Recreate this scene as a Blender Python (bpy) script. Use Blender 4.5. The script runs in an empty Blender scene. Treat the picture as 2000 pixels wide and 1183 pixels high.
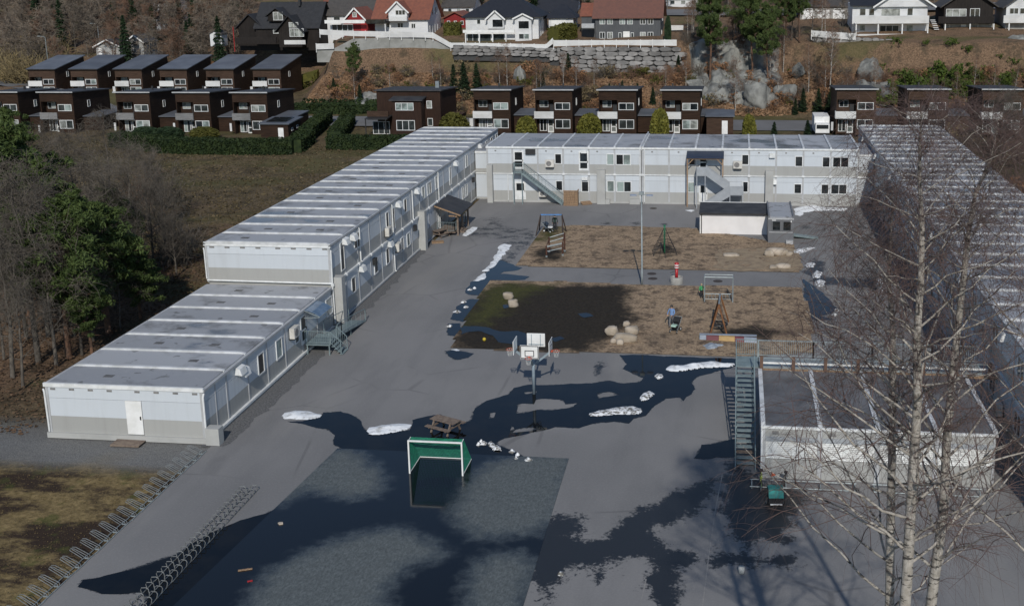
import bpy, math, random
import numpy as np
from mathutils import Vector, noise, geometry
from math import sin, cos, pi, radians, sqrt, atan2
scene = bpy.context.scene
COL = scene.collection
rnd = random.Random(7)
# ---------------------------------------------------------------- camera, sky, sun, exposure
F, PITCH, ROLL, YAW, CX, CY, CAMH = 2130., radians(11.4), radians(-0.74), radians(-7.15), 173., -232., 27.5
_f = np.array([sin(YAW)*cos(PITCH), cos(YAW)*cos(PITCH), -sin(PITCH)])
_r = np.cross(_f, [0, 0, 1.]); _r /= np.linalg.norm(_r)
_u = np.cross(_r, _f)
RIGHT = cos(ROLL)*_r + sin(ROLL)*_u
UP = -sin(ROLL)*_r + cos(ROLL)*_u
cam = bpy.data.cameras.new('camera')
cam.sensor_width = 36; cam.lens = F/2000*36
cam.shift_x = -CX/2000; cam.shift_y = CY/2000
cam.clip_start = .5; cam.clip_end = 5000
co = bpy.data.objects.new('camera', cam); COL.objects.link(co)
from mathutils import Matrix
co.matrix_world = Matrix(((RIGHT[0], UP[0], -_f[0], 0), (RIGHT[1], UP[1], -_f[1], 0), (RIGHT[2], UP[2], -_f[2], CAMH), (0, 0, 0, 1)))
scene.camera = co
world = bpy.data.worlds.new('World'); scene.world = world; world.use_nodes = True
wn = world.node_tree
sky = wn.nodes.new('ShaderNodeTexSky'); sky.sky_type = 'NISHITA'; sky.sun_disc = False
sky.sun_elevation = radians(34.8); sky.sun_rotation = radians(170.8)
sky.air_density = 1.0; sky.dust_density = .15; sky.ozone_density = 2.5
bg = wn.nodes['Background']; bg.inputs[1].default_value = .085
wn.links.new(sky.outputs[0], bg.inputs[0])
sun = bpy.data.lights.new('sun', 'SUN'); sun.energy = 3.0; sun.angle = radians(.53); sun.color = (1, .955, .88)
so = bpy.data.objects.new('sun', sun); COL.objects.link(so)
so.rotation_euler = Vector((-.23, 1.42, -1)).to_track_quat('-Z', 'Y').to_euler()
so.location = (30, -60, 80)
scene.view_settings.view_transform = 'Standard'; scene.view_settings.look = 'None'
scene.view_settings.exposure = .08; scene.view_settings.gamma = 1
# ---------------------------------------------------------------- photo pixel -> place
def ray(x, y):
    return (x-1000-CX)*RIGHT - (y-591.5-CY)*UP + F*_f
def gz(x, y, z=0.):
    d = ray(x, y); t = (z-CAMH)/d[2]; return Vector((t*d[0], t*d[1], z))
def gy(x, y, Y):
    d = ray(x, y); t = Y/d[1]; return Vector((t*d[0], Y, CAMH+t*d[2]))
def gx(x, y, X):
    d = ray(x, y); t = X/d[0]; return Vector((X, t*d[1], CAMH+t*d[2]))
# ---------------------------------------------------------------- mesh helpers
class MB:
    def __init__(s): s.v = []; s.f = []
    def add(s, v, f):
        o = len(s.v); s.v += [tuple(p) for p in v]; s.f += [tuple(i+o for i in q) for q in f]; return s
    def box(s, x0, y0, z0, x1, y1, z1):
        return s.add([(x0,y0,z0),(x1,y0,z0),(x1,y1,z0),(x0,y1,z0),(x0,y0,z1),(x1,y0,z1),(x1,y1,z1),(x0,y1,z1)],
                     [(3,2,1,0),(4,5,6,7),(0,1,5,4),(1,2,6,5),(2,3,7,6),(3,0,4,7)])
    def bar(s, a, b, w, h=None, up=(0,0,1)):
        a = Vector(a); b = Vector(b); h = h or w
        d = (b-a).normalized(); upv = Vector(up)
        if abs(d.dot(upv)) > .98: upv = Vector((0,1,0)) if abs(d.y) < .9 else Vector((1,0,0))
        r = d.cross(upv).normalized()*w/2; u = r.cross(d).normalized()*h/2
        v = [a-r-u,a+r-u,a+r+u,a-r+u,b-r-u,b+r-u,b+r+u,b-r+u]
        return s.add(v, [(0,1,2,3),(7,6,5,4),(4,5,1,0),(5,6,2,1),(6,7,3,2),(7,4,0,3)])
    def tube(s, pts, r, n=6):
        pts = [Vector(p) for p in pts]; k = len(pts)
        if not hasattr(r, '__len__'): r = [r]*k
        v = []
        for i, p in enumerate(pts):
            d = (pts[min(i+1,k-1)]-pts[max(i-1,0)]).normalized()
            ref = Vector((0,0,1)) if abs(d.z) < .9 else Vector((1,0,0))
            a = d.cross(ref).normalized(); b = d.cross(a)
            v += [p+(a*cos(t)+b*sin(t))*r[i] for t in (2*pi*j/n for j in range(n))]
        f = [(i*n+j, i*n+(j+1)%n, (i+1)*n+(j+1)%n, (i+1)*n+j) for i in range(k-1) for j in range(n)]
        f += [tuple(range(n-1,-1,-1)), tuple((k-1)*n+j for j in range(n))]
        return s.add(v, f)
    def prism(s, poly, z0, z1):
        n = len(poly)
        if sum(poly[i][0]*poly[(i+1)%n][1]-poly[(i+1)%n][0]*poly[i][1] for i in range(n)) < 0: poly = poly[::-1]
        v = [(x,y,z0) for x,y in poly]+[(x,y,z1) for x,y in poly]
        return s.add(v, [tuple(range(n-1,-1,-1)), tuple(range(n,2*n))]+[(i,(i+1)%n,n+(i+1)%n,n+i) for i in range(n)])
    def ext(s, poly, a, b, axis='y'):
        # poly in (x,z) run along y, or in (y,z) run along x
        n = len(poly)
        P = (lambda p,t: (p[0],t,p[1])) if axis == 'y' else (lambda p,t: (t,p[0],p[1]))
        v = [P(p,a) for p in poly]+[P(p,b) for p in poly]
        return s.add(v, [tuple(range(n)), tuple(range(2*n-1,n-1,-1))]+[(i,n+i,n+(i+1)%n,(i+1)%n) for i in range(n)])
    def quad(s, a, b, c, d): return s.add([a,b,c,d], [(0,1,2,3)])
    def slab(s, pts, t):
        # planar polygon (3d points) given thickness t downwards along z
        n = len(pts); pts = [Vector(p) for p in pts]
        v = pts+[p-Vector((0,0,t)) for p in pts]
        return s.add(v, [tuple(range(n)), tuple(range(2*n-1,n-1,-1))]+[((i+1)%n,i,n+i,n+(i+1)%n) for i in range(n)])
def fixn(me):
    import bmesh
    bm = bmesh.new(); bm.from_mesh(me); bmesh.ops.recalc_face_normals(bm, faces=bm.faces); bm.to_mesh(me); bm.free()
WO = {}
def org(p): return WO.get(p.name, Vector((0,0,0))) if p else Vector((0,0,0))
def link(name, me, parent=None, loc=None):
    o = bpy.data.objects.new(name, me); COL.objects.link(o)
    loc = Vector(loc) if loc is not None else org(parent)
    WO[o.name] = loc
    if parent: o.parent = parent; o.location = loc-org(parent)
    else: o.location = loc
    return o
def build(name, mb, mat, parent=None, smooth=False, loc=None, fix=True):
    if loc is None: loc = org(parent)
    loc = Vector(loc)
    me = bpy.data.meshes.new(name)
    me.from_pydata([(x-loc.x,y-loc.y,z-loc.z) for x,y,z in mb.v], [], mb.f)
    if fix: fixn(me)
    me.materials.append(mat)
    if smooth: me.polygons.foreach_set('use_smooth', [True]*len(me.polygons))
    return link(name, me, parent, loc)
_bc = {}
def bx(name, mat, parent, x0, y0, z0, x1, y1, z1):
    # a box part; boxes of the same size and material share one mesh
    d = (round(x1-x0,3), round(y1-y0,3), round(z1-z0,3)); key = (d, mat.name)
    if key not in _bc:
        mb = MB().box(0,0,0,*d); me = bpy.data.meshes.new(name); me.from_pydata(mb.v, [], mb.f); me.materials.append(mat); _bc[key] = me
    return link(name, _bc[key], parent, (x0,y0,z0))
def tag(o, label, cat, group=None):
    o['label'] = label; o['category'] = cat
    if group: o['group'] = group
    return o
def thing(name, label, cat, loc=(0,0,0), group=None):
    o = link(name, None, None, loc); o.empty_display_size = .3
    return tag(o, label, cat, group)
def struct(o): o['kind'] = 'structure'; return o
def stuff(o): o['kind'] = 'stuff'; return o
def copy_tree(o, parent=None):
    c = o.copy(); COL.objects.link(c); c.parent = parent
    for ch in list(o.children): copy_tree(ch, c)
    return c
def place(o, loc, rz=0, sc=None):
    o.location = loc; o.rotation_euler = (0,0,rz)
    if sc is not None: o.scale = (sc,)*3 if not hasattr(sc,'__len__') else sc
    return o
def npmesh(name, V, FACES, mat, parent=None, loc=None, smooth=False, n=None):
    # V (m,3) float array, FACES (k,n) int array
    me = bpy.data.meshes.new(name); V = np.asarray(V, np.float32); FACES = np.asarray(FACES, np.int32); k, n = FACES.shape
    loc = Vector(loc) if loc is not None else org(parent)
    me.vertices.add(len(V)); me.vertices.foreach_set('co', (V-np.array(loc, np.float32)).ravel())
    me.loops.add(k*n); me.loops.foreach_set('vertex_index', FACES.ravel())
    me.polygons.add(k); me.polygons.foreach_set('loop_start', np.arange(0,k*n,n,dtype=np.int32)); me.polygons.foreach_set('loop_total', np.full(k,n,np.int32))
    me.update(calc_edges=True); me.materials.append(mat)
    if smooth: me.polygons.foreach_set('use_smooth', [True]*k)
    return link(name, me, parent, loc)
def tubes(P, R, n=3):
    # P (m,k,3) polylines, R (m,k) radii -> verts, quads of open tubes
    P = np.asarray(P, float); R = np.asarray(R, float); m, k, _ = P.shape
    d = P[:,-1]-P[:,0]; d /= np.linalg.norm(d, axis=1, keepdims=True)+1e-9
    ref = np.where(np.abs(d[:,2:3]) > .9, np.array([[1.,0,0]]), np.array([[0,0,1.]]))
    a = np.cross(d, ref); a /= np.linalg.norm(a, axis=1, keepdims=True)+1e-9; b = np.cross(d, a)
    t = 2*np.pi*np.arange(n)/n
    ring = a[:,None,:]*np.cos(t)[None,:,None]+b[:,None,:]*np.sin(t)[None,:,None]
    V = P[:,:,None,:]+ring[:,None,:,:]*R[:,:,None,None]
    idx = np.arange(m*k*n).reshape(m,k,n)
    A = idx[:,:-1,:]; B = np.roll(A,-1,2); D = idx[:,1:,:]; Cc = np.roll(D,-1,2)
    return V.reshape(-1,3), np.stack([A,B,Cc,D],-1).reshape(-1,4)
def join(parts):
    V = []; Fc = []; o = 0
    for v, f in parts: V.append(v); Fc.append(f+o); o += len(v)
    return np.concatenate(V), np.concatenate(Fc)
def fbm(x, y, s=1., o=4, z=0.):
    return noise.fractal(Vector((x*s,y*s,z)), 1., 2., o)
# ---------------------------------------------------------------- materials
def nodes(m):
    m.use_nodes = True; return m.node_tree, m.node_tree.nodes, m.node_tree.links, m.node_tree.nodes['Principled BSDF']
def mth(nt, op, a, b=None, c=None, clamp=False):
    n = nt.nodes.new('ShaderNodeMath'); n.operation = op; n.use_clamp = clamp
    for i, v in enumerate((a,b,c)):
        if v is None: continue
        if isinstance(v, (int,float)): n.inputs[i].default_value = v
        else: nt.links.new(v, n.inputs[i])
    return n.outputs[0]
def nz(nt, vec, scale, detail=4, rough=.55, dist=0):
    n = nt.nodes.new('ShaderNodeTexNoise'); n.inputs['Scale'].default_value = scale; n.inputs['Detail'].default_value = detail
    n.inputs['Roughness'].default_value = rough; n.inputs['Distortion'].default_value = dist
    nt.links.new(vec, n.inputs['Vector']); return n.outputs[0]
def mix(nt, fac, a, b):
    n = nt.nodes.new('ShaderNodeMix'); n.data_type = 'RGBA'
    if isinstance(fac,(int,float)): n.inputs[0].default_value = fac
    else: nt.links.new(fac, n.inputs[0])
    for i, v in ((6,a),(7,b)):
        if isinstance(v, tuple): n.inputs[i].default_value = (*v[:3],1)
        else: nt.links.new(v, n.inputs[i])
    return n.outputs[2]
def ss(nt, v, a, b):
    n = nt.nodes.new('ShaderNodeMapRange'); n.interpolation_type = 'SMOOTHSTEP'
    nt.links.new(v, n.inputs[0]); n.inputs[1].default_value = a; n.inputs[2].default_value = b
    return n.outputs[0]
def pos(nt, sx=1, sy=1, sz=1, obj=False):
    g = nt.nodes.new('ShaderNodeTexCoord').outputs['Object'] if obj else nt.nodes.new('ShaderNodeNewGeometry').outputs['Position']
    if (sx,sy,sz) == (1,1,1): return g
    m = nt.nodes.new('ShaderNodeVectorMath'); m.operation = 'MULTIPLY'; nt.links.new(g, m.inputs[0]); m.inputs[1].default_value = (sx,sy,sz)
    return m.outputs[0]
def bump(nt, h, dist, strength=.5):
    b = nt.nodes.new('ShaderNodeBump'); b.inputs['Distance'].default_value = dist; b.inputs['Strength'].default_value = strength
    nt.links.new(h, b.inputs['Height']); nt.links.new(b.outputs[0], nt.nodes['Principled BSDF'].inputs['Normal'])
def attr(nt, name):
    a = nt.nodes.new('ShaderNodeAttribute'); a.attribute_name = name; return a
def mat(name, c1, c2=None, scale=1., lo=.35, hi=.65, rough=.7, metal=0., b=0., bs=None, stretch=(1,1,1), rvar=0., detail=5, spec=.5, obj=False):
    # plain paint / stone / cloth: two tones mixed by noise, optional fine relief and tone shift from object to object
    m = bpy.data.materials.new(name); nt, N, L, p = nodes(m)
    p.inputs['Roughness'].default_value = rough; p.inputs['Metallic'].default_value = metal; p.inputs['Specular IOR Level'].default_value = spec
    P = pos(nt, *stretch, obj=obj)
    c2 = c2 or tuple(x*.82 for x in c1)
    col = mix(nt, ss(nt, nz(nt, P, scale, detail), lo, hi), c1, c2)
    if rvar:
        oi = N.new('ShaderNodeObjectInfo'); f = mth(nt, 'MULTIPLY_ADD', oi.outputs['Random'], 2*rvar, 1-rvar)
        v = N.new('ShaderNodeVectorMath'); v.operation = 'SCALE'; L.new(col, v.inputs[0]); L.new(f, v.inputs['Scale']); col = v.outputs[0]
    L.new(col, p.inputs['Base Color'])
    if b: bump(nt, nz(nt, P, bs or scale*6, 4), b, .6)
    return m
MT = {}
# ---------------------------------------------------------------- surface materials
def m_asphalt():
    m = bpy.data.materials.new('asphalt'); nt, N, L, p = nodes(m); P = pos(nt)
    big = nz(nt, P, .07, 4); mid = nz(nt, pos(nt,1,.25,1), .5, 4); fine = nz(nt, P, 9, 5, .7); spot = nz(nt, P, 2.2, 5, .7)
    c = mix(nt, ss(nt,big,.35,.65), (.215,.21,.208), (.172,.17,.17))
    c = mix(nt, mth(nt,'MULTIPLY',ss(nt,mid,.45,.7),.5), c, (.148,.147,.148))
    c = mix(nt, mth(nt,'MULTIPLY',ss(nt,fine,.45,.75),.4), c, (.28,.27,.262))
    c = mix(nt, mth(nt,'MULTIPLY',ss(nt,spot,.66,.74),.5), c, (.06,.06,.062))
    vo = N.new('ShaderNodeTexVoronoi'); vo.feature = 'DISTANCE_TO_EDGE'; vo.inputs['Scale'].default_value = .11; dv = N.new('ShaderNodeVectorMath'); dv.operation = 'MULTIPLY_ADD'; L.new(N.new('ShaderNodeTexNoise').outputs[1], dv.inputs[0]); dv.inputs[1].default_value = (2.5,2.5,0); L.new(P, dv.inputs[2]); L.new(dv.outputs[0], vo.inputs['Vector'])
    crack = mth(nt,'MULTIPLY', ss(nt,vo.outputs[0],.012,.003), ss(nt,nz(nt,P,.13,3),.46,.6)); c = mix(nt, mth(nt,'MULTIPLY',crack,.28), c, (.05,.05,.052))
    c = mix(nt, mth(nt,'MULTIPLY',ss(nt,nz(nt,pos(nt,1,.22,1),.16,5,.6),.55,.66),.35), c, (.26,.25,.235))
    w = attr(nt,'wet').outputs['Fac']
    wn_ = mth(nt,'ADD', w, mth(nt,'MULTIPLY',mth(nt,'SUBTRACT',nz(nt,P,.9,4,.6),.5),2.6))
    wn_ = mth(nt,'ADD', wn_, mth(nt,'MULTIPLY',mth(nt,'SUBTRACT',nz(nt,P,5,5,.75),.5),2.6))
    ww = ss(nt, wn_, -.12, .35)
    L.new(mix(nt, ww, c, (.021,.023,.027)), p.inputs['Base Color'])
    L.new(mth(nt,'MULTIPLY_ADD',ww,-.45,.88), p.inputs['Roughness'])
    p.inputs['Specular IOR Level'].default_value = .35
    bump(nt, fine, .012, .5); return m
def m_turf():
    m = bpy.data.materials.new('turf'); nt, N, L, p = nodes(m); P = pos(nt)
    fine = nz(nt, pos(nt,1,.5,1), 8, 7, .85); mid = nz(nt, P, 1.6, 6, .7)
    c = mix(nt, ss(nt,fine,.3,.75), (.055,.066,.07), (.16,.18,.185))
    c = mix(nt, mth(nt,'MULTIPLY',ss(nt,mid,.4,.7),.4), c, (.065,.075,.078))
    w = ss(nt, mth(nt,'ADD', attr(nt,'wet').outputs['Fac'], mth(nt,'MULTIPLY',mth(nt,'SUBTRACT',nz(nt,P,1.5,5),.5),1.6)), -.7, .9)
    L.new(mix(nt, w, c, (.006,.0075,.010)), p.inputs['Base Color'])
    L.new(mth(nt,'MULTIPLY_ADD',mth(nt,'POWER',w,.5),-.88,.95), p.inputs['Roughness']); p.inputs['Specular IOR Level'].default_value = .4
    bump(nt, mth(nt,'MULTIPLY',fine,mth(nt,'SUBTRACT',1.,w)), .03, .6); return m
def m_water():
    m = bpy.data.materials.new('puddle_water'); nt, N, L, p = nodes(m); P = pos(nt)
    L.new(mix(nt, ss(nt,nz(nt,P,.5,5,.6),.4,.7), (.0035,.0045,.006), (.009,.009,.009)), p.inputs['Base Color'])
    p.inputs['Roughness'].default_value = .04; p.inputs['IOR'].default_value = 1.33; p.inputs['Specular IOR Level'].default_value = .36; p.inputs['Specular Tint'].default_value = (.8,.9,1,1)
    bump(nt, nz(nt,P,.8,2), .004, .15); return m
def m_mulch():
    m = bpy.data.materials.new('bark_mulch'); nt, N, L, p = nodes(m); P = pos(nt)
    f = nz(nt,P,5,8,.8); md = nz(nt,P,.8,8,.78); bg_ = nz(nt,P,.12,4)
    c = mix(nt, ss(nt,f,.26,.74), (.145,.10,.064), (.50,.37,.245))
    c = mix(nt, mth(nt,'MULTIPLY',ss(nt,md,.47,.62),.85), c, (.075,.055,.042))
    c = mix(nt, mth(nt,'MULTIPLY',ss(nt,bg_,.5,.7),.35), c, (.10,.075,.055))
    w = attr(nt,'wet').outputs['Fac']; g = attr(nt,'moss').outputs['Fac']
    nn = mth(nt,'SUBTRACT',nz(nt,P,.7,6,.65),.5)
    ww = ss(nt, mth(nt,'MULTIPLY_ADD',nn,4.,w), -.6, 1.2)
    gg = ss(nt, mth(nt,'MULTIPLY_ADD',nn,5.,g), -.6, 2.2)
    dk = mix(nt, ss(nt,f,.35,.65), (.014,.012,.009), (.042,.033,.024))
    c = mix(nt, ww, c, dk)
    gr = mix(nt, ss(nt,f,.3,.7), (.030,.034,.010), (.085,.082,.025))
    c = mix(nt, gg, c, gr)
    L.new(c, p.inputs['Base Color']); p.inputs['Roughness'].default_value = .9; p.inputs['Specular IOR Level'].default_value = .2
    bump(nt, mth(nt,'ADD',f,md), .07, .9); return m
def m_ground():
    m = bpy.data.materials.new('ground'); nt, N, L, p = nodes(m); P = pos(nt)
    z = attr(nt,'zone'); sep = N.new('ShaderNodeSeparateColor'); L.new(z.outputs['Color'], sep.inputs[0])
    fine = nz(nt,P,3.5,7,.75); md = nz(nt,P,.35,6,.65); lg = nz(nt,pos(nt,1,2.2,1),.06,5)
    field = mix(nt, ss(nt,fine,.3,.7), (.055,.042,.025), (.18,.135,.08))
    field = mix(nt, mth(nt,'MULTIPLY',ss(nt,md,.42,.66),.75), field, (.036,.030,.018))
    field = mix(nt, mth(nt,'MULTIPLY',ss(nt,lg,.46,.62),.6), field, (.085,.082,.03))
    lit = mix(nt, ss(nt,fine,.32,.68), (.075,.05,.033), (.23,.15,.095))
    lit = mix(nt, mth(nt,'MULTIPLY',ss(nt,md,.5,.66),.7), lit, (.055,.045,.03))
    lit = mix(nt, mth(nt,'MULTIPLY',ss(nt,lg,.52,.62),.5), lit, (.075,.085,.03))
    grv = mix(nt, ss(nt,nz(nt,P,14,4,.8),.35,.65), (.10,.10,.10), (.22,.22,.215))
    lawn = mix(nt, ss(nt,fine,.3,.7), (.13,.095,.042), (.29,.215,.105))
    lawn = mix(nt, ss(nt,nz(nt,pos(nt,.6,1.2,1),.22,7,.72),.43,.55), lawn, (.04,.027,.02))
    lawn = mix(nt, mth(nt,'MULTIPLY',ss(nt,nz(nt,P,.5,5),.56,.66),.7), lawn, (.07,.08,.022))
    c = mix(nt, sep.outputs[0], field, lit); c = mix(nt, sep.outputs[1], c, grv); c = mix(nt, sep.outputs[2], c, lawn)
    L.new(c, p.inputs['Base Color']); p.inputs['Roughness'].default_value = .95; p.inputs['Specular IOR Level'].default_value = .15
    bump(nt, mth(nt,'ADD',fine,md), .12, .8); return m
def m_roof():
    m = bpy.data.materials.new('roof_sheet'); nt, N, L, p = nodes(m); P = pos(nt)
    oi = N.new('ShaderNodeObjectInfo'); r = oi.outputs['Random']
    c = mix(nt, r, (.27,.28,.30), (.38,.39,.41))
    c = mix(nt, mth(nt,'MULTIPLY',ss(nt,nz(nt,P,.35,6,.65),.5,.68),.75), c, (.11,.108,.105))
    c = mix(nt, mth(nt,'MULTIPLY',ss(nt,nz(nt,P,3,6,.7),.5,.75),.4), c, (.38,.38,.38))
    c = mix(nt, mth(nt,'MULTIPLY',ss(nt,nz(nt,P,.9,4,.5),.64,.68),.55), c, (.07,.068,.06))
    wet = ss(nt, nz(nt,pos(nt,.6,1.1,1),.22,5,.55), .57,.63)
    c = mix(nt, mth(nt,'MULTIPLY',wet,.6), c, (.06,.062,.066))
    L.new(c, p.inputs['Base Color']); L.new(mth(nt,'MULTIPLY_ADD',wet,-.42,.62), p.inputs['Roughness'])
    p.inputs['Specular IOR Level'].default_value = .35
    return m
def m_panel(name, c, dirt, rib=9.):
    # thin steel sandwich panel: faint vertical ribs, streaks below the top edge
    m = bpy.data.materials.new(name); nt, N, L, p = nodes(m); P = pos(nt)
    st = nz(nt, pos(nt,2.5,2.5,.25), 1., 5, .6); oi = N.new('ShaderNodeObjectInfo')
    col = mix(nt, mth(nt,'MULTIPLY',ss(nt,st,.45,.8),.4), c, dirt)
    f = mth(nt,'MULTIPLY_ADD', oi.outputs['Random'], .1, .93)
    v = N.new('ShaderNodeVectorMath'); v.operation = 'SCALE'; L.new(col, v.inputs[0]); L.new(f, v.inputs['Scale'])
    L.new(v.outputs[0], p.inputs['Base Color']); p.inputs['Roughness'].default_value = .45
    wv = N.new('ShaderNodeTexWave'); wv.inputs['Scale'].default_value = rib/6.28; wv.bands_direction = 'DIAGONAL'; L.new(pos(nt,1,1,0), wv.inputs['Vector'])
    bump(nt, wv.outputs[1], .006, .5); return m
def m_clad(name, c1, c2, step=.15, vertical=False, rough=.75):
    # stained timber boards
    m = bpy.data.materials.new(name); nt, N, L, p = nodes(m); P = pos(nt)
    st = nz(nt, pos(nt,.3,.3,3.) if not vertical else pos(nt,4,4,.3), 2.2, 5, .65); oi = N.new('ShaderNodeObjectInfo')
    big = nz(nt,P,.3,3)
    col = mix(nt, ss(nt,st,.3,.7), c1, c2); col = mix(nt, mth(nt,'MULTIPLY',ss(nt,big,.45,.7),.4), col, tuple(x*.6 for x in c1))
    L.new(col, p.inputs['Base Color']); p.inputs['Roughness'].default_value = rough; p.inputs['Specular IOR Level'].default_value = .25
    wv = N.new('ShaderNodeTexWave'); wv.inputs['Scale'].default_value = 1/(step*6.28)*2*pi/2; wv.wave_profile = 'SAW'
    wv.bands_direction = 'X' if vertical else 'Z'; L.new(P, wv.inputs['Vector'])
    bump(nt, wv.outputs[1], .03, .8); return m
def m_glass(name, c, rough=.06):
    m = bpy.data.materials.new(name); nt, N, L, p = nodes(m); oi = N.new('ShaderNodeObjectInfo')
    P = pos(nt); n = nz(nt, P, .9, 3)
    col = mix(nt, ss(nt,n,.4,.6), c, tuple(x*.45 for x in c))
    L.new(col, p.inputs['Base Color']); p.inputs['Roughness'].default_value = rough; p.inputs['Specular IOR Level'].default_value = .6; return m
def m_birch():
    m = bpy.data.materials.new('birch_bark'); nt, N, L, p = nodes(m); P = pos(nt)
    band = nz(nt, pos(nt,2,2,7), 1.4, 5, .7); blot = nz(nt,P,1.3,5,.65)
    c = mix(nt, ss(nt,nz(nt,P,6,4),.3,.7), (.42,.39,.35), (.27,.245,.21))
    c = mix(nt, ss(nt,band,.52,.6), c, (.04,.036,.033)); c = mix(nt, ss(nt,blot,.56,.66), c, (.10,.09,.075))
    L.new(c, p.inputs['Base Color']); p.inputs['Roughness'].default_value = .8; bump(nt, band, .02, .6); return m
def m_leaf(name, c1, c2, rough=.7):
    m = bpy.data.materials.new(name); nt, N, L, p = nodes(m); P = pos(nt)
    col = mix(nt, ss(nt,nz(nt,P,1.1,6,.7),.3,.7), c1, c2)
    L.new(col, p.inputs['Base Color']); p.inputs['Roughness'].default_value = rough; p.inputs['Specular IOR Level'].default_value = .2; return m
def m_tiles(name, c1, c2, along='X'):
    m = bpy.data.materials.new(name); nt, N, L, p = nodes(m); P = pos(nt)
    col = mix(nt, ss(nt,nz(nt,P,1.6,6,.75),.3,.7), c1, c2); L.new(col, p.inputs['Base Color']); p.inputs['Roughness'].default_value = .75
    wv = N.new('ShaderNodeTexWave'); wv.inputs['Scale'].default_value = 1.6; wv.bands_direction = along; L.new(P, wv.inputs['Vector'])
    bump(nt, wv.outputs[1], .05, .7); return m
asphalt = m_asphalt(); turfm = m_turf(); water = m_water(); mulch = m_mulch(); ground_m = m_ground(); roof_m = m_roof()
white_p = m_panel('white_panel', (.535,.57,.605), (.43,.45,.465)); grey_p = m_panel('grey_panel', (.36,.36,.345), (.29,.285,.27))
rwhite = mat('white_trim', (.72,.73,.73), (.6,.61,.6), 2, rough=.5); postm = mat('grey_post', (.42,.43,.44), (.36,.365,.37), 1.5, rough=.5)
ribm = mat('roof_rib_metal', (.62,.63,.64), (.46,.47,.47), 1.2, rough=.5)
ductm = mat('grey_duct', (.40,.40,.385), (.35,.35,.335), .8, rough=.6)
glass_d = m_glass('dark_glass', (.022,.027,.03)); glass_b = m_glass('blind_glass', (.30,.36,.345), .15); glass_h = m_glass('house_glass', (.05,.06,.06)); glass_c = m_glass('curtain_glass', (.34,.36,.34), .12)
whitep = mat('white_paint', (.78,.78,.77), (.68,.68,.66), 1.5, rough=.55)
steel = mat('galvanised_steel', (.30,.34,.35), (.22,.255,.265), 3, rough=.5, metal=.25); steel_g = mat('grey_green_steel', (.20,.255,.265), (.15,.195,.205), 3, rough=.5)
darkm = mat('black_metal', (.02,.02,.022), (.03,.03,.03), 3, rough=.5)
brownw = m_clad('brown_stained_boards', (.026,.015,.010), (.05,.028,.018)); brownw2 = m_clad('worn_brown_boards', (.048,.029,.020), (.085,.052,.036))
brownv = m_clad('brown_upright_boards', (.026,.014,.010), (.045,.024,.016), vertical=True)
timber = mat('raw_timber', (.33,.22,.13), (.22,.14,.085), 3, rough=.75, stretch=(3,3,.5)); oldwood = mat('weathered_wood', (.20,.155,.12), (.13,.095,.075), 4, rough=.85)
redwood = mat('red_brown_wood', (.09,.035,.02), (.055,.022,.014), 3, rough=.7); orangew = mat('orange_brown_wood', (.21,.09,.03), (.14,.055,.02), 3, rough=.65)
snowm = mat('snow', (.76,.78,.8), (.42,.42,.41), 2.2, .48, .72, rough=.75, b=.05, bs=5); dsnow = mat('dirty_snow', (.8,.81,.82), (.16,.15,.13), 4.5, .46, .6, rough=.8, b=.05, bs=7)
roofdk = mat('dark_roof_felt', (.028,.029,.033), (.045,.046,.05), .8, rough=.7, b=.01, bs=20); roofgr = mat('grey_roof_felt', (.115,.125,.145), (.085,.093,.11), .35, rough=.55, rvar=.12)
concrete = mat('concrete', (.34,.335,.31), (.24,.235,.22), 1.2, rough=.85, b=.02); rockm = mat('grey_rock', (.26,.26,.24), (.11,.112,.106), .5, .35, .62, rough=.9, b=.22, bs=1.6, detail=8, stretch=(1,1,.55))
boulderm = mat('pale_boulder', (.42,.36,.29), (.30,.25,.19), 1.3, rough=.85, b=.05, bs=6, rvar=.12)
twig_m = mat('birch_twigs', (.14,.088,.078), (.085,.06,.054), 2, rough=.8); bark_m = mat('grey_bark', (.115,.10,.082), (.07,.06,.05), 2.5, rough=.9, b=.02, bs=9, rvar=.3)
twig_g = mat('grey_twigs', (.135,.115,.092), (.08,.068,.055), 1, rough=.9, rvar=.3); twig_r = mat('red_brown_twigs', (.20,.115,.072), (.13,.08,.055), 1, rough=.9, rvar=.25)
pinebark = mat('pine_bark', (.16,.085,.05), (.075,.05,.036), 2, rough=.9, b=.03, bs=8)
pine_l = m_leaf('pine_needles', (.028,.046,.014), (.085,.118,.034)); spruce_l = m_leaf('spruce_needles', (.010,.022,.011), (.030,.052,.022)); hedge_l = m_leaf('hedge_leaves', (.009,.019,.007), (.032,.048,.014))
thuja_y = m_leaf('yellow_green_leaves', (.06,.065,.012), (.17,.16,.03)); moss_l = m_leaf('green_ivy', (.03,.05,.010), (.09,.125,.022)); rust_l = m_leaf('rusty_dry_leaves', (.15,.075,.038), (.32,.175,.09)); straw_l = m_leaf('dry_grass', (.10,.075,.04), (.24,.185,.10))
olive_l = m_leaf('olive_hedge', (.05,.052,.012), (.10,.095,.02))
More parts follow.
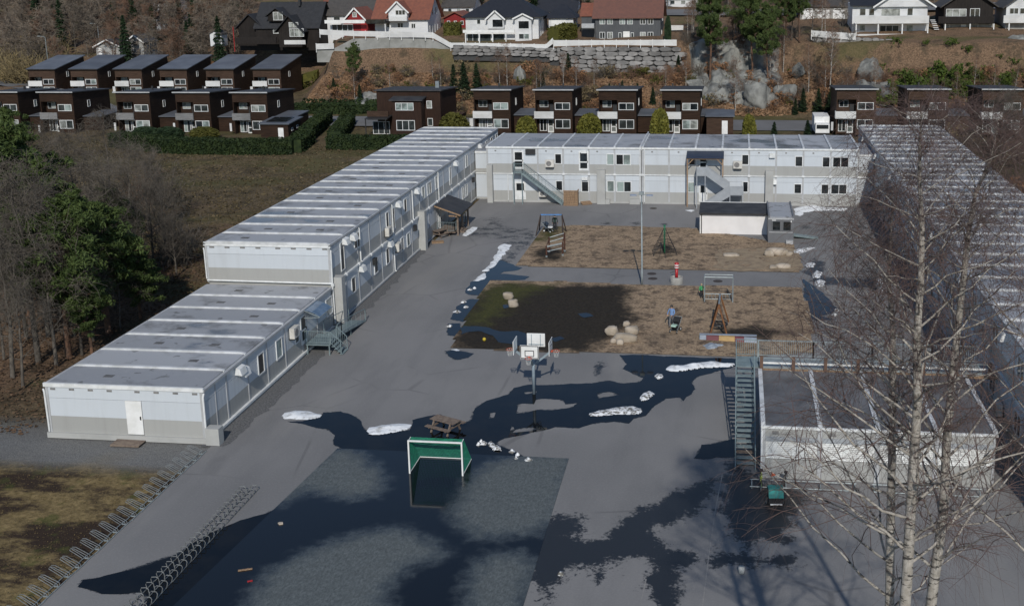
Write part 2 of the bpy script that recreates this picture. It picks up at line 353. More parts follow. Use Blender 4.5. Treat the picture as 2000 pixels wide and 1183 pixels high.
# ---------------------------------------------------------------- terrain
def sstep(a, b, x):
    t = np.clip((x-a)/(b-a), 0, 1); return t*t*(3-2*t)
def foot(x):
    return np.interp(x, [-92,-78,10,30,60], [226,188,187,182,180])
def hgt(x, y):
    x = np.asarray(x, float); y = np.asarray(y, float)
    base = 1.0*sstep(138,168,y)+.6*sstep(168,188,y)
    f = foot(x); t = (y-f)/17.
    hill = 5.7*np.clip(t/.88,0,1)**.9+5.5*sstep(.95,1.1,t)+np.clip(y-(f+18),0,None)*.135
    fl = sstep(-128,-104,x)
    left = 1.4*sstep(180,215,y)+np.clip(y-232,0,None)*.13+np.clip(y-300,0,None)*.08
    return base+fl*hill+(1-fl)*left
def hz(x, y): return float(hgt(x, y))
gxs = np.unique(np.concatenate([np.linspace(-900,-180,25), np.linspace(-180,110,146), np.linspace(110,900,25)]))
gys = np.unique(np.concatenate([np.linspace(-120,20,8), np.linspace(20,130,56), np.linspace(130,260,105), np.linspace(260,1400,50)]))
XX, YY = np.meshgrid(gxs, gys); ZZ = hgt(XX, YY)
nzv = np.array([[fbm(x,y,.09,4) for x in gxs] for y in gys])
inyard = sstep(-46,-42,XX)*(1-sstep(26,32,XX))*(1-sstep(136,150,YY))
ZZ = ZZ+(1-inyard)*nzv*np.where(YY>186, .55, .16)-.06
ny, nx = XX.shape; ids = np.arange(ny*nx).reshape(ny,nx)
quads = np.stack([ids[:-1,:-1],ids[:-1,1:],ids[1:,1:],ids[1:,:-1]],-1).reshape(-1,4)
terrain = struct(npmesh('ground', np.stack([XX,YY,ZZ],-1).reshape(-1,3), quads, ground_m, smooth=True))
za = terrain.data.color_attributes.new('zone','FLOAT_COLOR','POINT')
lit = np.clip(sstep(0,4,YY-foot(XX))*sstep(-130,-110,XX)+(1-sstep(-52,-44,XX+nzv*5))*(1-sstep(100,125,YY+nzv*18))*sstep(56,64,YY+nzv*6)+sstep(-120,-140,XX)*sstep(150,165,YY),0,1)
grv = sstep(52.6,53.8,YY+nzv*2)*(1-sstep(57.5,59.5,YY))*sstep(-48,-45,XX+nzv*2)*(1-sstep(-30,-29,XX))
lawn = (1-sstep(52.8,54,YY+nzv*2))*(1-sstep(-30,-29,XX))
lawn = np.maximum(lawn, .9*sstep(14.5,19,(YY-foot(XX)))*(1-sstep(26,34,YY-foot(XX)))*sstep(-126,-112,XX)*(1-sstep(-84,-80,XX)))
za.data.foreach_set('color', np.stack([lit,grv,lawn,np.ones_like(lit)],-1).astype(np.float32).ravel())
# ---------------------------------------------------------------- traced outlines
def gp(pts, z=0.): return [tuple(gz(x,y,z))[:2] for x,y in pts]
def sdist(poly, X, Y):
    P = np.array(poly); Q = np.roll(P,-1,0); d = np.full(X.shape, 1e9); ins = np.zeros(X.shape, bool)
    for (ax,ay),(bx_,by) in zip(P,Q):
        ex, ey = bx_-ax, by-ay; t = np.clip(((X-ax)*ex+(Y-ay)*ey)/(ex*ex+ey*ey+1e-12),0,1)
        d = np.minimum(d, np.hypot(X-ax-t*ex, Y-ay-t*ey))
        c = ((ay > Y) != (by > Y)) & (X < (bx_-ax)*(Y-ay)/(by-ay+1e-12)+ax); ins ^= c
    return np.where(ins, d, -d)
def rough_loop(poly, step=.3, amp=.12, seed=0.):
    out = []; n = len(poly)
    for i in range(n):
        a = Vector(poly[i]); b = Vector(poly[(i+1)%n]); k = max(1,int((b-a).length/step)); nr = Vector((-(b-a).y,(b-a).x)).normalized() if (b-a).length > 1e-6 else Vector((0,0))
        for j in range(k):
            p = a.lerp(b,j/k); w = fbm(p.x,p.y,.9,4,seed)*amp*1.6
            out.append((p.x+nr.x*w, p.y+nr.y*w))
    return out
def flat(name, loops, z, m):
    ls = [[Vector((x,y,0)) for x,y in l] for l in loops]
    tris = geometry.tessellate_polygon(ls); pts = [p for l in ls for p in l]
    me = bpy.data.meshes.new(name); me.from_pydata([(p.x,p.y,z) for p in pts], [], [tuple(t) for t in tris]); fixn(me)
    if sum(q.normal.z*q.area for q in me.polygons) < 0: me.flip_normals()
    me.materials.append(m); return link(name, me)
def grid_sheet(name, x0, x1, y0, y1, step, z, m, wets, moss=None, clip=None, relief=0.):
    xs = np.arange(x0,x1+step*.5,step); ys = np.arange(y0,y1+step*.5,step); X,Y = np.meshgrid(xs,ys)
    W = np.full(X.shape,-50.)
    for p in wets: W = np.maximum(W, sdist(p,X,Y))
    Z = np.full(X.shape, z)
    if relief: Z += relief*np.array([[fbm(a,b,.8,4)+.6*fbm(a,b,2.6,3) for a in xs] for b in ys])
    ids = np.arange(X.size).reshape(X.shape); q = np.stack([ids[:-1,:-1],ids[:-1,1:],ids[1:,1:],ids[1:,:-1]],-1).reshape(-1,4)
    if clip is not None:
        S = sdist(clip,X,Y); keep = (S.ravel()[q] > 0).all(1); q = q[keep]; Z = np.where(S < .35, np.minimum(Z, z), Z)
        used = np.unique(q); remap = -np.ones(X.size,int); remap[used] = np.arange(len(used)); q = remap[q]
    else: used = np.arange(X.size)
    V = np.stack([X.ravel(),Y.ravel(),Z.ravel()],-1)[used]
    o = struct(npmesh(name, V, q, m, smooth=bool(relief)))
    a = o.data.attributes.new('wet','FLOAT','POINT'); a.data.foreach_set('value', W.ravel()[used].astype(np.float32))
    if moss:
        G = np.full(X.shape,-50.)
        for p in moss: G = np.maximum(G, sdist(p,X,Y))
        a = o.data.attributes.new('moss','FLOAT','POINT'); a.data.foreach_set('value', G.ravel()[used].astype(np.float32))
    return o
# dark soaked areas (one with tree shade painted in) and standing water, traced on the ground
main_p = gp([(560,823),(585,827),(612,833),(640,838),(655,850),(650,868),(690,888),(728,915),(745,940),(735,958),(690,962),(640,955),(600,958),(570,980),(520,1003),(470,1016),(430,1032),(385,1055),(350,1080),(290,1100),(240,1116),(190,1128),(160,1131),(150,1146),(200,1158),(240,1160),(270,1157),(290,1166),(262,1215),(470,1215),(490,1175),(530,1120),(580,1085),(640,1060),(690,1042),(745,1032),(800,1035),(840,1050),(872,1060),(905,1040),(895,1000),(915,960),(950,925),(1000,910),(1040,903),(1030,895),(1010,884),(988,873),(966,865),(985,855),(1015,850),(1030,847),(1060,840),(1085,834),(1130,835),(1165,826),(1200,823),(1228,827),(1238,818),(1260,812),(1272,798),(1285,788),(1300,778),(1328,775),(1334,783),(1340,775),(1350,770),(1358,760),(1352,747),(1362,735),(1380,730),(1425,719),(1437,715),(1437,700),(1330,697),(1255,693),(1208,693),(1217,702),(1226,711),(1217,720),(1236,730),(1259,738),(1250,745),(1215,749),(1190,743),(1155,748),(1105,750),(1060,752),(1040,750),(1003,757),(995,770),(965,778),(950,782),(935,790),(925,805),(918,822),(905,828),(860,809),(835,812),(808,820),(800,840),(730,846),(712,838),(700,820),(690,812),(665,803),(632,805),(625,815),(590,822)])
holes = [gp(h) for h in ([(1008,790),(1020,788),(1044,789),(1046,780),(1062,778),(1100,781),(1104,789),(1130,787),(1118,795),(1075,801),(1050,800),(1010,807)],[(1167,768),(1190,765),(1210,770),(1190,775),(1168,778)],[(957,806),(968,805),(966,817),(955,817)],[(1023,766),(1050,762),(1047,768),(1025,769.5)],[(1000,830),(1005,838),(996,840)],[(1000,845),(1035,842),(1050,838),(1040,834),(1010,838)])]
puds = {'puddle_u1': [(970,505),(985,510),(1000,517),(1020,523),(1008,528),(985,531),(976,535),(1000,536),(1033,540),(1025,546),(995,549),(975,550),(960,556),(950,566),(940,577),(915,576),(908,570),(915,562),(922,551),(935,545),(945,535),(955,522),(965,512)],
 'puddle_u2': [(917,584),(940,585),(930,600),(918,615),(905,628),(890,626),(880,623),(886,610),(893,600),(905,590)],
 'puddle_u3': [(875,632),(901,631),(897,650),(890,657),(875,655),(872,648)],
 'puddle_l': [(868,685),(885,683),(925,690),(915,698),(893,703),(875,696)],
 'puddle_r': [(1568,545),(1590,560),(1605,570),(1625,590),(1632,605),(1628,612),(1598,616),(1634,624),(1595,626),(1580,620),(1575,600),(1572,580)],
 'puddle_s': [(1370,868),(1395,865),(1436,856),(1438,890),(1400,893),(1376,896),(1355,895)],
 'puddle_m1': [(905,637),(950,640),(975,648),(1010,648),(1035,655),(1050,665),(1052,684),(1030,682),(1005,676),(975,669),(962,656),(935,648),(915,650),(900,655),(903,642)],
 'puddle_m2': [(1075,662),(1095,658),(1103,663),(1085,669)], 'puddle_m3': [(1130,615),(1148,612),(1160,619),(1140,622)], 'puddle_m4': [(983,598),(990,594),(992,602),(985,604)]}
damp_shade_px = [[(1040,1150),(1000,1060),(1080,1005),(1140,1006),(1128,1052),(1172,1046),(1232,1002),(1324,956),(1400,932),(1390,975),(1340,1016),(1290,1030),(1288,1056),(1380,1092),(1332,1116),(1324,1140),(1334,1152),(1326,1215),(1300,1215),(1246,1135),(1264,1114),(1266,1086),(1208,1088),(1165,1140),(1156,1112),(1108,1114),(1098,1142),(1070,1153)],
 [(1384,1108),(1392,1070),(1420,1066),(1434,1100)], [(1415,905),(1438,895),(1480,935),(1580,962),(1560,1000),(1540,1060),(1440,1062),(1408,1000)], [(1432,1105),(1560,1110),(1560,1085),(1430,1080)],  # outline before the container: damp asphalt and tree shade, both painted dark
 [(915,462),(930,443),(953,443),(955,431),(937,429),(975,424),(985,440),(1045,450),(1030,480),(1000,510),(972,520),(988,500),(992,480),(980,466)],
 [(1570,530),(1590,505),(1612,512),(1608,540),(1660,545),(1720,542),(1715,565),(1660,562),(1625,556),(1600,560)],
 [(1160,712),(1180,705),(1172,735),(1158,730)],[(1065,1183),(1070,1160),(1095,1160),(1090,1183)],[(1175,433),(1192,433),(1190,439),(1178,439)],[(1232,433),(1250,433),(1248,440),(1235,439)],[(1292,436),(1303,436),(1300,441),(1293,441)],
 [(1563,441),(1585,441),(1583,447),(1568,447)],[(1585,450),(1602,448),(1598,458)]]
damp_shade = [gp(d) for d in damp_shade_px]
mains = [main_p]+[gp(v) for k,v in puds.items() if '_m' not in k]
wet_all = [p for p in mains]+damp_shade
yard = grid_sheet('asphalt_yard', -30.4, 31.6, 16, 126.5, .4, 0, asphalt, wet_all)
# the holes in the big puddle stay dry
Xy = np.empty(len(yard.data.vertices)*3, np.float32); yard.data.vertices.foreach_get('co', Xy); Xy = Xy.reshape(-1,3)
wv_ = np.empty(len(Xy), np.float32); yard.data.attributes['wet'].data.foreach_get('value', wv_)
edge = -np.full(len(Xy),50.)
for p in mains: edge = np.maximum(edge, sdist(p, Xy[:,0], Xy[:,1]))
dmp_shade = -np.full(len(Xy),50.)
for i_, p in enumerate(damp_shade): d_ = sdist(p, Xy[:,0], Xy[:,1]); dmp_shade = np.maximum(dmp_shade, np.minimum(d_, .0) if i_ == 4 else np.minimum(d_, .9))
for h in holes: edge = np.minimum(edge, -sdist(h, Xy[:,0], Xy[:,1]))
# a narrow ragged damp rim round the water
edge = np.clip(edge*4.5+.1, -3, 3)
yard.data.attributes['wet'].data.foreach_set('value', np.maximum(np.maximum(edge,-3), np.clip(dmp_shade*1.15,-3,3)).astype(np.float32))
def pud(name, loops, z, amp=.1): return struct(flat('puddle', [rough_loop(l,.3,amp,i*3.1) for i,l in enumerate(loops)], z, water))
pud('puddle', [main_p]+holes, .006)
for k, v in puds.items(): pud(k, [gp(v)], .075 if '_m' in k else .012, .16)
# turf pitch under the near half of the water
tdry = [gp(p) for p in ([(648,878),(690,880),(738,915),(750,945),(730,968),(680,972),(600,958),(540,985),(520,975)],[(960,902),(1040,888),(1125,882),(1095,1010),(1040,1042),(930,1050),(880,1005),(920,935)],[(700,1042),(780,1032),(850,1060),(868,1085),(800,1105),(755,1150),(750,1230),(450,1230),(520,1120),(610,1072)],[(940,1088),(1010,1078),(1048,1105),(1030,1150),(1010,1230),(900,1230),(915,1130)])]
ta = gz(655,880); tb = gz(1112,893)
tclip = [(ta.x,57.0),(tb.x,57.0),(tb.x+.35,30),(-25.4,30)]
Wt = [t for t in tdry]
nu_, nv_ = 56, 80; gu, gv = np.meshgrid(np.linspace(0,1,nu_), np.linspace(0,1,nv_)); TX = (tclip[0][0]*(1-gu)+tclip[1][0]*gu)*gv+(tclip[3][0]*(1-gu)+tclip[2][0]*gu)*(1-gv); TY = 30+(57.0-30)*gv
ids = np.arange(nu_*nv_).reshape(nv_,nu_); turf = struct(npmesh('turf_pitch', np.stack([TX.ravel(),TY.ravel(),np.full(TX.size,.012)],-1), np.stack([ids[:-1,:-1],ids[:-1,1:],ids[1:,1:],ids[1:,:-1]],-1).reshape(-1,4), turfm))
TW = np.full(TX.shape,-50.)
for p in Wt: TW = np.maximum(TW, sdist(p,TX,TY))
a = turf.data.attributes.new('wet','FLOAT','POINT'); a.data.foreach_set('value', TW.ravel().astype(np.float32))
wa = np.empty(len(turf.data.vertices), np.float32); turf.data.attributes['wet'].data.foreach_get('value', wa); turf.data.attributes['wet'].data.foreach_set('value', -wa*.9+.1)
# bark beds
bed1 = gp([(1003,519),(1048,457),(1062,443),(1112,440),(1210,441),(1366,446),(1500,470),(1556,478),(1562,500),(1566,533),(1300,528),(1050,523)])
bed2 = gp([(952,547),(1100,549),(1255,556),(1420,558),(1568,561),(1585,610),(1596,690),(1440,700),(1330,695),(1250,692),(1100,690),(878,682),(886,655),(905,625)])
grid_sheet('bark_bed', -22, 8, 94.5, 114, .3, .05, mulch, [gp([(1030,495),(1060,480),(1110,490),(1100,512),(1050,512)]),gp([(1280,480),(1310,470),(1330,495),(1290,505)])], moss=[gp([(1045,452),(1060,440),(1115,438),(1100,470),(1010,480)])], clip=bed1, relief=.03)
grid_sheet('bark_bed', -23, 8, 73, 93, .3, .05, mulch, [gp([(890,600),(960,555),(1245,556),(1230,590),(1255,630),(1200,660),(1150,690),(870,690)]),gp([(1400,640),(1480,635),(1560,650),(1500,665),(1400,660)])], moss=[gp([(945,552),(1120,552),(1040,580),(960,640),(890,640)])], clip=bed2, relief=.03)
sandm = mat('sand', (.30,.23,.15), (.22,.165,.11), 1.2, rough=.95, b=.04, bs=6)
struct(flat('sand_pit', [rough_loop(gp([(1405,489),(1450,486),(1540,484),(1562,492),(1566,530),(1420,530),(1395,520)]),.4,.3)], .06, sandm))
gravel_m = mat('dark_gravel', (.075,.075,.078), (.15,.15,.15), 9, rough=.95, b=.05, bs=14)
struct(flat('gravel_strip', [rough_loop([(-31,56.5),(-29.6,56.6),(-29.3,64),(-29.5,71),(-29.9,76),(-29.7,84),(-30,96),(-30.2,105),(-31,106)],.4,.25)], .008, gravel_m))
# road behind the block, its verge and the kerb
roadm = mat('road_asphalt', (.15,.15,.155), (.12,.12,.123), .15, rough=.9)
def drape(name, line, w, z, m, step=3.):
    pts = []
    for (a,b) in zip(line, line[1:]):
        a = Vector(a); b = Vector(b); k = max(1,int((b-a).length/step)); pts += [a.lerp(b,j/k) for j in range(k)]
    pts.append(Vector(line[-1])); V = []; Q = []
    for i,p in enumerate(pts):
        d = (pts[min(i+1,len(pts)-1)]-pts[max(i-1,0)]).normalized(); nrm = Vector((-d.y,d.x))
        for s in (-1,0,1):
            q = p+nrm*w/2*s; V.append((q.x,q.y,hz(q.x,q.y)+z))
        if i: o = 3*(i-1); Q += [(o,o+3,o+4,o+1),(o+1,o+4,o+5,o+2)]
    return struct(npmesh(name, V, Q, m))
drape('road', [(-190,182),(-60,180),(-40,178.5),(60,177.5)], 9., .12, roadm)
drape('road', [(-220,236),(-160,224),(-128,200),(-110,183)], 6., .25, roadm)
drape('road', [(-20,236),(20,234),(60,236)], 7., .3, roadm)

jointm = mat('pale_joint', (.26,.25,.24), (.2,.195,.19), 6, rough=.95)
for pts in ([(1411,925),(1398,990),(1385,1080),(1372,1183)],[(1262,1130),(1250,1183)]):
    q = gp(pts); struct(flat('asphalt_joint', [rough_loop([(x-.025,y) for x,y in q]+[(x+.025,y) for x,y in q[::-1]],.5,.01)], .004, jointm))
# ---------------------------------------------------------------- modular school wings
class Wall:
    # a facade: u runs along it, n points out of it
    def __init__(s, root, o, face): s.root = root; s.o = o; s.face = face
    def rng(s, u0, u1, n0, n1):
        x, y = s.o
        if s.face == '-y': return x+u0, y-n1, x+u1, y-n0
        if s.face == '+y': return x+u0, y+n0, x+u1, y+n1
        if s.face == '+x': return x+n0, y+u0, x+n1, y+u1
        return x-n1, y+u0, x-n0, y+u1
    def box(s, name, m, u0, u1, n0, n1, z0, z1, parent=None):
        a,b,c,d = s.rng(u0,u1,n0,n1); return bx(name, m, parent or s.root, a,b,z0,c,d,z1)
    def mb(s, mb, u0, u1, n0, n1, z0, z1):
        a,b,c,d = s.rng(u0,u1,n0,n1); mb.box(a,b,z0,c,d,z1)
    def P(s, u, n, z):
        x, y = s.o
        return {'-y': (x+u,y-n,z), '+y': (x+u,y+n,z), '+x': (x+n,y+u,z), '-x': (x-n,y+u,z)}[s.face]
    def build(s, name, mb, m, parent=None): return build(name, mb, m, parent or s.root)
    def window(s, u, z, w=.9, h=1.25, g=None, fm=None, panes=1, d=.07, name='window'):
        t = .085; m = MB()
        s.mb(m,u,u+t,-.02,d,z,z+h); s.mb(m,u+w-t,u+w,-.02,d,z,z+h); s.mb(m,u+t,u+w-t,-.02,d,z,z+t); s.mb(m,u+t,u+w-t,-.02,d,z+h-t,z+h)
        for k in range(1,panes): s.mb(m,u+w*k/panes-.04,u+w*k/panes+.04,-.02,d-.005,z+t,z+h-t)
        f = s.build(name, m, fm or rwhite); WO[f.name] = org(s.root)
        pw = (w-2*t)/panes
        for k in range(panes):
            s.box('pane', (g[k] if isinstance(g,(list,tuple)) else g) or glass_d, u+t+pw*k+(.03 if k else 0), u+t+pw*(k+1)-(.03 if k < panes-1 else 0), -.02, d-.035, z+t, z+h-t, f)
        return f
    def door(s, u, z, w=1., h=2.1, glazed=2, fm=None):
        f = s.box('door', fm or rwhite, u, u+w, 0, .06, z, z+h)
        if glazed == 2:
            s.box('pane', glass_d, u+.16, u+w-.16, .05, .075, z+.28, z+.95, f); s.box('pane', glass_d, u+.16, u+w-.16, .05, .075, z+1.1, z+h-.18, f)
        elif glazed == 1: s.box('pane', glass_d, u+.2, u+w-.2, .05, .075, z+1.1, z+h-.2, f)
        s.box('handle', darkm, u+w-.13, u+w-.07, .06, .12, z+.95, z+1.15, f); return f
    def heat_pump(s, u, z, w=.95, h=.75):
        f = s.box('heat_pump', hp_m, u, u+w, .12, .48, z, z+h)
        m = MB(); c = s.P(u+w*.4,.49,z+h/2); r = h*.36
        a,b,c_,d = 0,0,0,0
        pts = []
        n = 14; v = []
        for i in range(n):
            t = 2*pi*i/n; q = s.P(u+w*.4+r*cos(t),.5,z+h/2+r*sin(t)); v.append(q)
        for i in range(n):
            t = 2*pi*i/n; v.append(s.P(u+w*.4+r*cos(t),.47,z+h/2+r*sin(t)))
        m.add(v,[tuple(range(n))]+[(i,(i+1)%n,n+(i+1)%n,n+i) for i in range(n)]); build('fan_grille', m, fan_m, f, loc=org(s.root)); 
        s.box('bracket', darkm, u+.08, u+w-.08, .0, .42, z-.12, z-.02, f); return f
    def hood(s, u, z):
        m = MB(); w = .8
        A = [s.P(u,0,z),s.P(u+w,0,z),s.P(u+w,.5,z-.05),s.P(u,.5,z-.05),s.P(u,0,z+.5),s.P(u+w,0,z+.5),s.P(u+w,.38,z+.38),s.P(u,.38,z+.38)]
        m.add(A,[(3,2,1,0),(4,5,6,7),(0,1,5,4),(1,2,6,5),(2,3,7,6),(3,0,4,7)]); return s.build('vent_hood', m, rwhite)
    def pipe(s, u, z0, z1, n=.12, r=.055):
        m = MB().tube([s.P(u,n-.06,z1+.1),s.P(u,n,z1),s.P(u,n,z0+.1),s.P(u,n+.12,z0)], r, 8); return s.build('downpipe', m, rwhite)
    def duct(s, u, w, d, z0, z1): return s.box('service_duct', ductm, u, u+w, 0, d, z0, z1)
    def bays(s, u0, n, w, levels, post=.2):
        for i in range(n+1):
            u = u0+i*w
            s.box('post', postm, u-post/2, u+post/2, -.02, .045, levels[0][0], levels[-1][3])
        for i in range(n):
            a = u0+i*w+post/2; b = u0+(i+1)*w-post/2
            for z0, zg, zw, zt in levels:
                s.box('base_panel', grey_p, a, b, -.05, .012, z0, zg); s.box('wall_panel', white_p, a, b, -.05, .015, zg, zw)
                if zt > zw: s.box('header_panel', white_p, a, b, -.05, .02, zw+.02, zt)
hp_m = mat('heat_pump_case', (.62,.60,.55), (.5,.48,.44), 2, rough=.5); fan_m = mat('fan_grille', (.22,.21,.2), (.15,.15,.15), 5, rough=.6)
L2 = [(.2,1.38,2.7,3.32),(3.5,4.6,5.75,6.36)]
def roof_y(root, x0, x1, y0, n, w, z, side=(.12,.12), rib_ends=True):
    # modules side by side along y, each with its own roof sheet; white ribs over the joints
    for i in range(n):
        bx('roof_panel', roof_m, root, x0+.1, y0+i*w+.1, z-.16, x1-.1, y0+(i+1)*w-.1, z-.02-.02*rnd.random())
    for i in range(n+1):
        y = y0+i*w; m = MB().ext([(x0,z-.12),(x1,z-.12),(x1-.02,z+.0),(x1-.3,z+.1),(x0+.3,z+.1),(x0+.02,z)], -.11, .11, 'y')
        k = ('rib', round(x1-x0,2), round(z,2))
        if k not in _bc:
            me = bpy.data.meshes.new('roof_rib'); me.from_pydata([(a-x0,b,c-z) for a,b,c in m.v], [], m.f); fixn(me); me.materials.append(ribm); _bc[k] = me
        link('roof_rib', _bc[k], root, (x0,y,z))
    bx('eave_gutter', postm, root, x1-.08, y0-.1, z-.2, x1+.1, y0+n*w+.1, z-.03); bx('eave_gutter', postm, root, x0-.1, y0-.1, z-.2, x0+.08, y0+n*w+.1, z-.03)
def roof_x(root, x0, y0, y1, n, w, z):
    for i in range(n):
        bx('roof_panel', roof_m, root, x0+i*w+.1, y0+.1, z-.16, x0+(i+1)*w-.1, y1-.1, z-.02-.02*rnd.random())
    for i in range(n+1):
        x = x0+i*w; m = MB().ext([(y0,z-.12),(y1,z-.12),(y1-.02,z),(y1-.3,z+.1),(y0+.3,z+.1),(y0+.02,z)], -.11, .11, 'x')
        k = ('ribx', round(y1-y0,2), round(z,2))
        if k not in _bc:
            me = bpy.data.meshes.new('roof_rib'); me.from_pydata([(a,b-y0,c-z) for a,b,c in m.v], [], m.f); fixn(me); me.materials.append(ribm); _bc[k] = me
        link('roof_rib', _bc[k], root, (x,y0,z))
    bx('eave_gutter', rwhite, root, x0-.15, y0-.12, z-.22, x0+n*w+.15, y0+.08, z-.02)
    bx('eave_gutter', postm, root, x0-.15, y1-.08, z-.2, x0+n*w+.15, y1+.1, z-.03)
patchm = mat('roof_patch', (.13,.13,.13), (.09,.088,.085), 3, rough=.7)
XI, XO = -30.9, -41.0
# --- long two-storey wing on the left
Wp = 3.02; Y0 = 78.15; NB = 20
lw = thing('modular_school_wing', 'long two storey white and grey modular wing left of the yard', 'school building', (XI,Y0,0))
w = Wall(lw, (XI,Y0), '+x')
bx('core', ductm, lw, XO+.06, Y0+.06, 0, XI-.06, Y0+NB*Wp-.06, 6.5)
w.bays(0, NB, Wp, L2); w.box('plinth', postm, 0, NB*Wp, -.04, .16, .06, .2); w.box('floor_gutter', rwhite, 0, NB*Wp, -.02, .16, 3.34, 3.48)
for i in range(0,NB+1,1): w.box('gutter_bracket', rwhite, i*Wp-.14, i*Wp+.14, -.02, .2, 3.3, 3.52)
roof_y(lw, XO, XI, Y0, NB, Wp, 6.65)
for i in list(range(NB)):
    for k in range(2):
        if (i*7+k*3) % 5 < 3: x = XO+2.6+k*4.4+.3*((i*5)%3-1); y = Y0+i*Wp+1.3; bx('roof_patch', patchm, lw, x, y, 6.62, x+.62, y+.42, 6.648)
def U(px, py): return gx(px,py,XI+.05).y-Y0
# upper floor
w.window(U(665,495), 3.85, .85, 2.35, panes=1); w.hood(U(667,470)+.1, 5.95)
w.hood(U(684,462), 5.8); w.window(U(692,475), 4.75, 1.5, 1.35, panes=2)
for px,py in ((754,430),(765,412)): w.window(U(px,py), 4.0, .8, 2.0)
w.heat_pump(U(750,446), 4.0); w.hood(U(773,398), 5.85); w.window(U(789,400), 4.7, .9, 1.35)
w.hood(U(810,375), 5.85); w.window(U(824,372), 4.7, 1.0, 1.3, g=glass_b); w.window(U(834,366), 4.7, 1.6, 1.3, panes=2, g=[glass_b,glass_d])
w.window(U(850,357), 4.7, 1.0, 1.4, g=glass_c); w.window(U(878,340), 4.0, .8, 2.0); w.hood(U(886,320), 5.85); w.window(U(909,312), 4.6, 1.1, 1.5, g=glass_c)
for k in range(4): w.window(U(938,290)+k*2.9, 4.6, 1.1, 1.4, g=[glass_d,glass_c][k%2])
w.hood(U(934,283), 5.85)
# ground floor
w.window(U(686,540), 1.35, .95, 1.35); w.hood(U(700,515), 2.75); w.window(U(731,515), 1.35, .95, 1.35, g=glass_d); w.window(U(754,495), 1.3, .9, 1.5)
w.heat_pump(U(770,478), 1.9); w.hood(U(756,478), 2.9); w.window(U(783,466), 1.35, .9, 1.3); w.window(U(828,440), 1.3, .95, 1.35); w.window(U(795,470), 1.3, 1.0, 1.3, g=glass_b)
for k,(px,py) in enumerate(((903,385),(906,383),(910,378))): w.window(U(px,py), 1.25, .9, 1.5, g=glass_c)
w.door(U(857,440), .25, 1.0, 2.2)
for px,py,z0 in ((703,500,3.5),(766,440,.15),(805,410,3.5),(856,380,.15)): w.pipe(U(px,py), z0, 6.3)
w.duct(U(818,455), .75, .7, 0, 3.9); w.duct(.15, .75, .75, 0, 3.95)
for i in (3,7,11,15,19): w.box('service_box', darkm, i*Wp+.4, i*Wp+.95, .02, .3, 2.35, 2.9)
# its near gable above the low wing
g = Wall(lw, (XO,Y0), '-y')
g.box('base_panel', grey_p, .15, 9.95, -.05, .02, 3.5, 4.6); g.box('wall_panel', white_p, .15, 9.95, -.05, .025, 4.6, 5.7); g.box('header_panel', white_p, .15, 9.95, -.05, .025, 5.72, 6.36)
g.box('corner_post', postm, -.02, .15, -.05, .05, 3.4, 6.4); g.box('corner_post', postm, 9.95, 10.12, -.05, .05, 3.4, 6.4); g.box('fascia', rwhite, -.1, 10.2, -.04, .1, 6.36, 6.66)
for k in range(8): g.box('vent', fan_m, .35+k*1.26+(.35 if k > 3 else 0), .75+k*1.26+(.35 if k > 3 else 0), .02, .045, 6.18, 6.3)
m = MB().tube([(XO-.1,Y0-.1,6.2),(XO-.06,Y0-.12,6.0),(XO-.02,Y0-.12,3.7)], .055, 8); build('downpipe', m, rwhite, lw)
m = MB().tube([(XI+.12,Y0-.1,6.2),(XI+.1,Y0-.12,3.5),(XI+.14,Y0-.12,.3)], .055, 8); build('downpipe', m, rwhite, lw)
build('floor_gutter', MB().tube([(XO,Y0-.1,3.58),(XI+.1,Y0-.1,3.52)], .07, 8), rwhite, lw)
# --- low wing in front of it
Lp = 2.95; YL = 56.95; NL = 7
ll = thing('low_modular_wing', 'single storey white and grey modular wing with seven roof bays at left', 'school building', (XI,YL,0))
bx('core', ductm, ll, XO+.3, YL+.06, 0, XI-.06, YL+NL*Lp-.02, 3.25)
w1 = Wall(ll, (XI+.05,YL), '+x'); w1.bays(0, NL, Lp, [(.3,1.35,2.5,3.2)], post=.16)
for i in range(NL): w1.box('post', postm, i*Lp+1.45, i*Lp+1.55, -.02, .04, .3, 3.2) if i < 1 else None
w1.box('plinth', ductm, -.05, NL*Lp, -.04, .14, 0, .12); w1.box('plinth_rail', rwhite, 0, NL*Lp, -.03, .2, .14, .28)
x0l = XO+.28
for i in range(NL): bx('roof_panel', roof_m, ll, x0l+.1, YL+i*Lp+.08, 3.26, XI-.02, YL+(i+1)*Lp-.08, 3.42)
for i in range(1,NL):
    m = MB().ext([(x0l,3.3),(XI+.05,3.3),(XI+.03,3.44),(XI-.3,3.53),(x0l+.3,3.53),(x0l+.02,3.44)], YL+i*Lp-.1, YL+i*Lp+.1, 'y'); build('roof_rib', m, ribm, ll)
bx('eave_gutter', postm, ll, XI-.02, YL-.05, 3.2, XI+.2, YL+NL*Lp, 3.36); bx('eave_gutter', postm, ll, x0l-.12, YL-.05, 3.25, x0l+.08, YL+NL*Lp, 3.4)
for i in range(NL):
    for k in range(2):
        if (i+k) % 3 != 1: x = XO+3.2+k*3.9; y = YL+i*Lp+1.2; bx('roof_patch', patchm, ll, x, y, 3.4, x+.6, y+.4, 3.432)
def U1(px, py): return gx(px,py,XI+.1).y-YL
w1.hood(U1(458,715), 2.65); w1.window(U1(504,712), 1.3, .95, 1.45); w1.hood(U1(466,716), 2.35); w1.window(U1(539,675), 1.3, 1.0, 1.4, g=glass_b)
w1.heat_pump(U1(563,645), 2.1); w1.door(U1(588,650), .85, 1.0, 2.15, glazed=2); w1.window(U1(576,655), 1.3, .7, 1.2); w1.window(U1(637,600), 1.3, 1.3, 1.4, g=glass_c); w1.window(U1(610,600), 2.2, 1.1, .7)
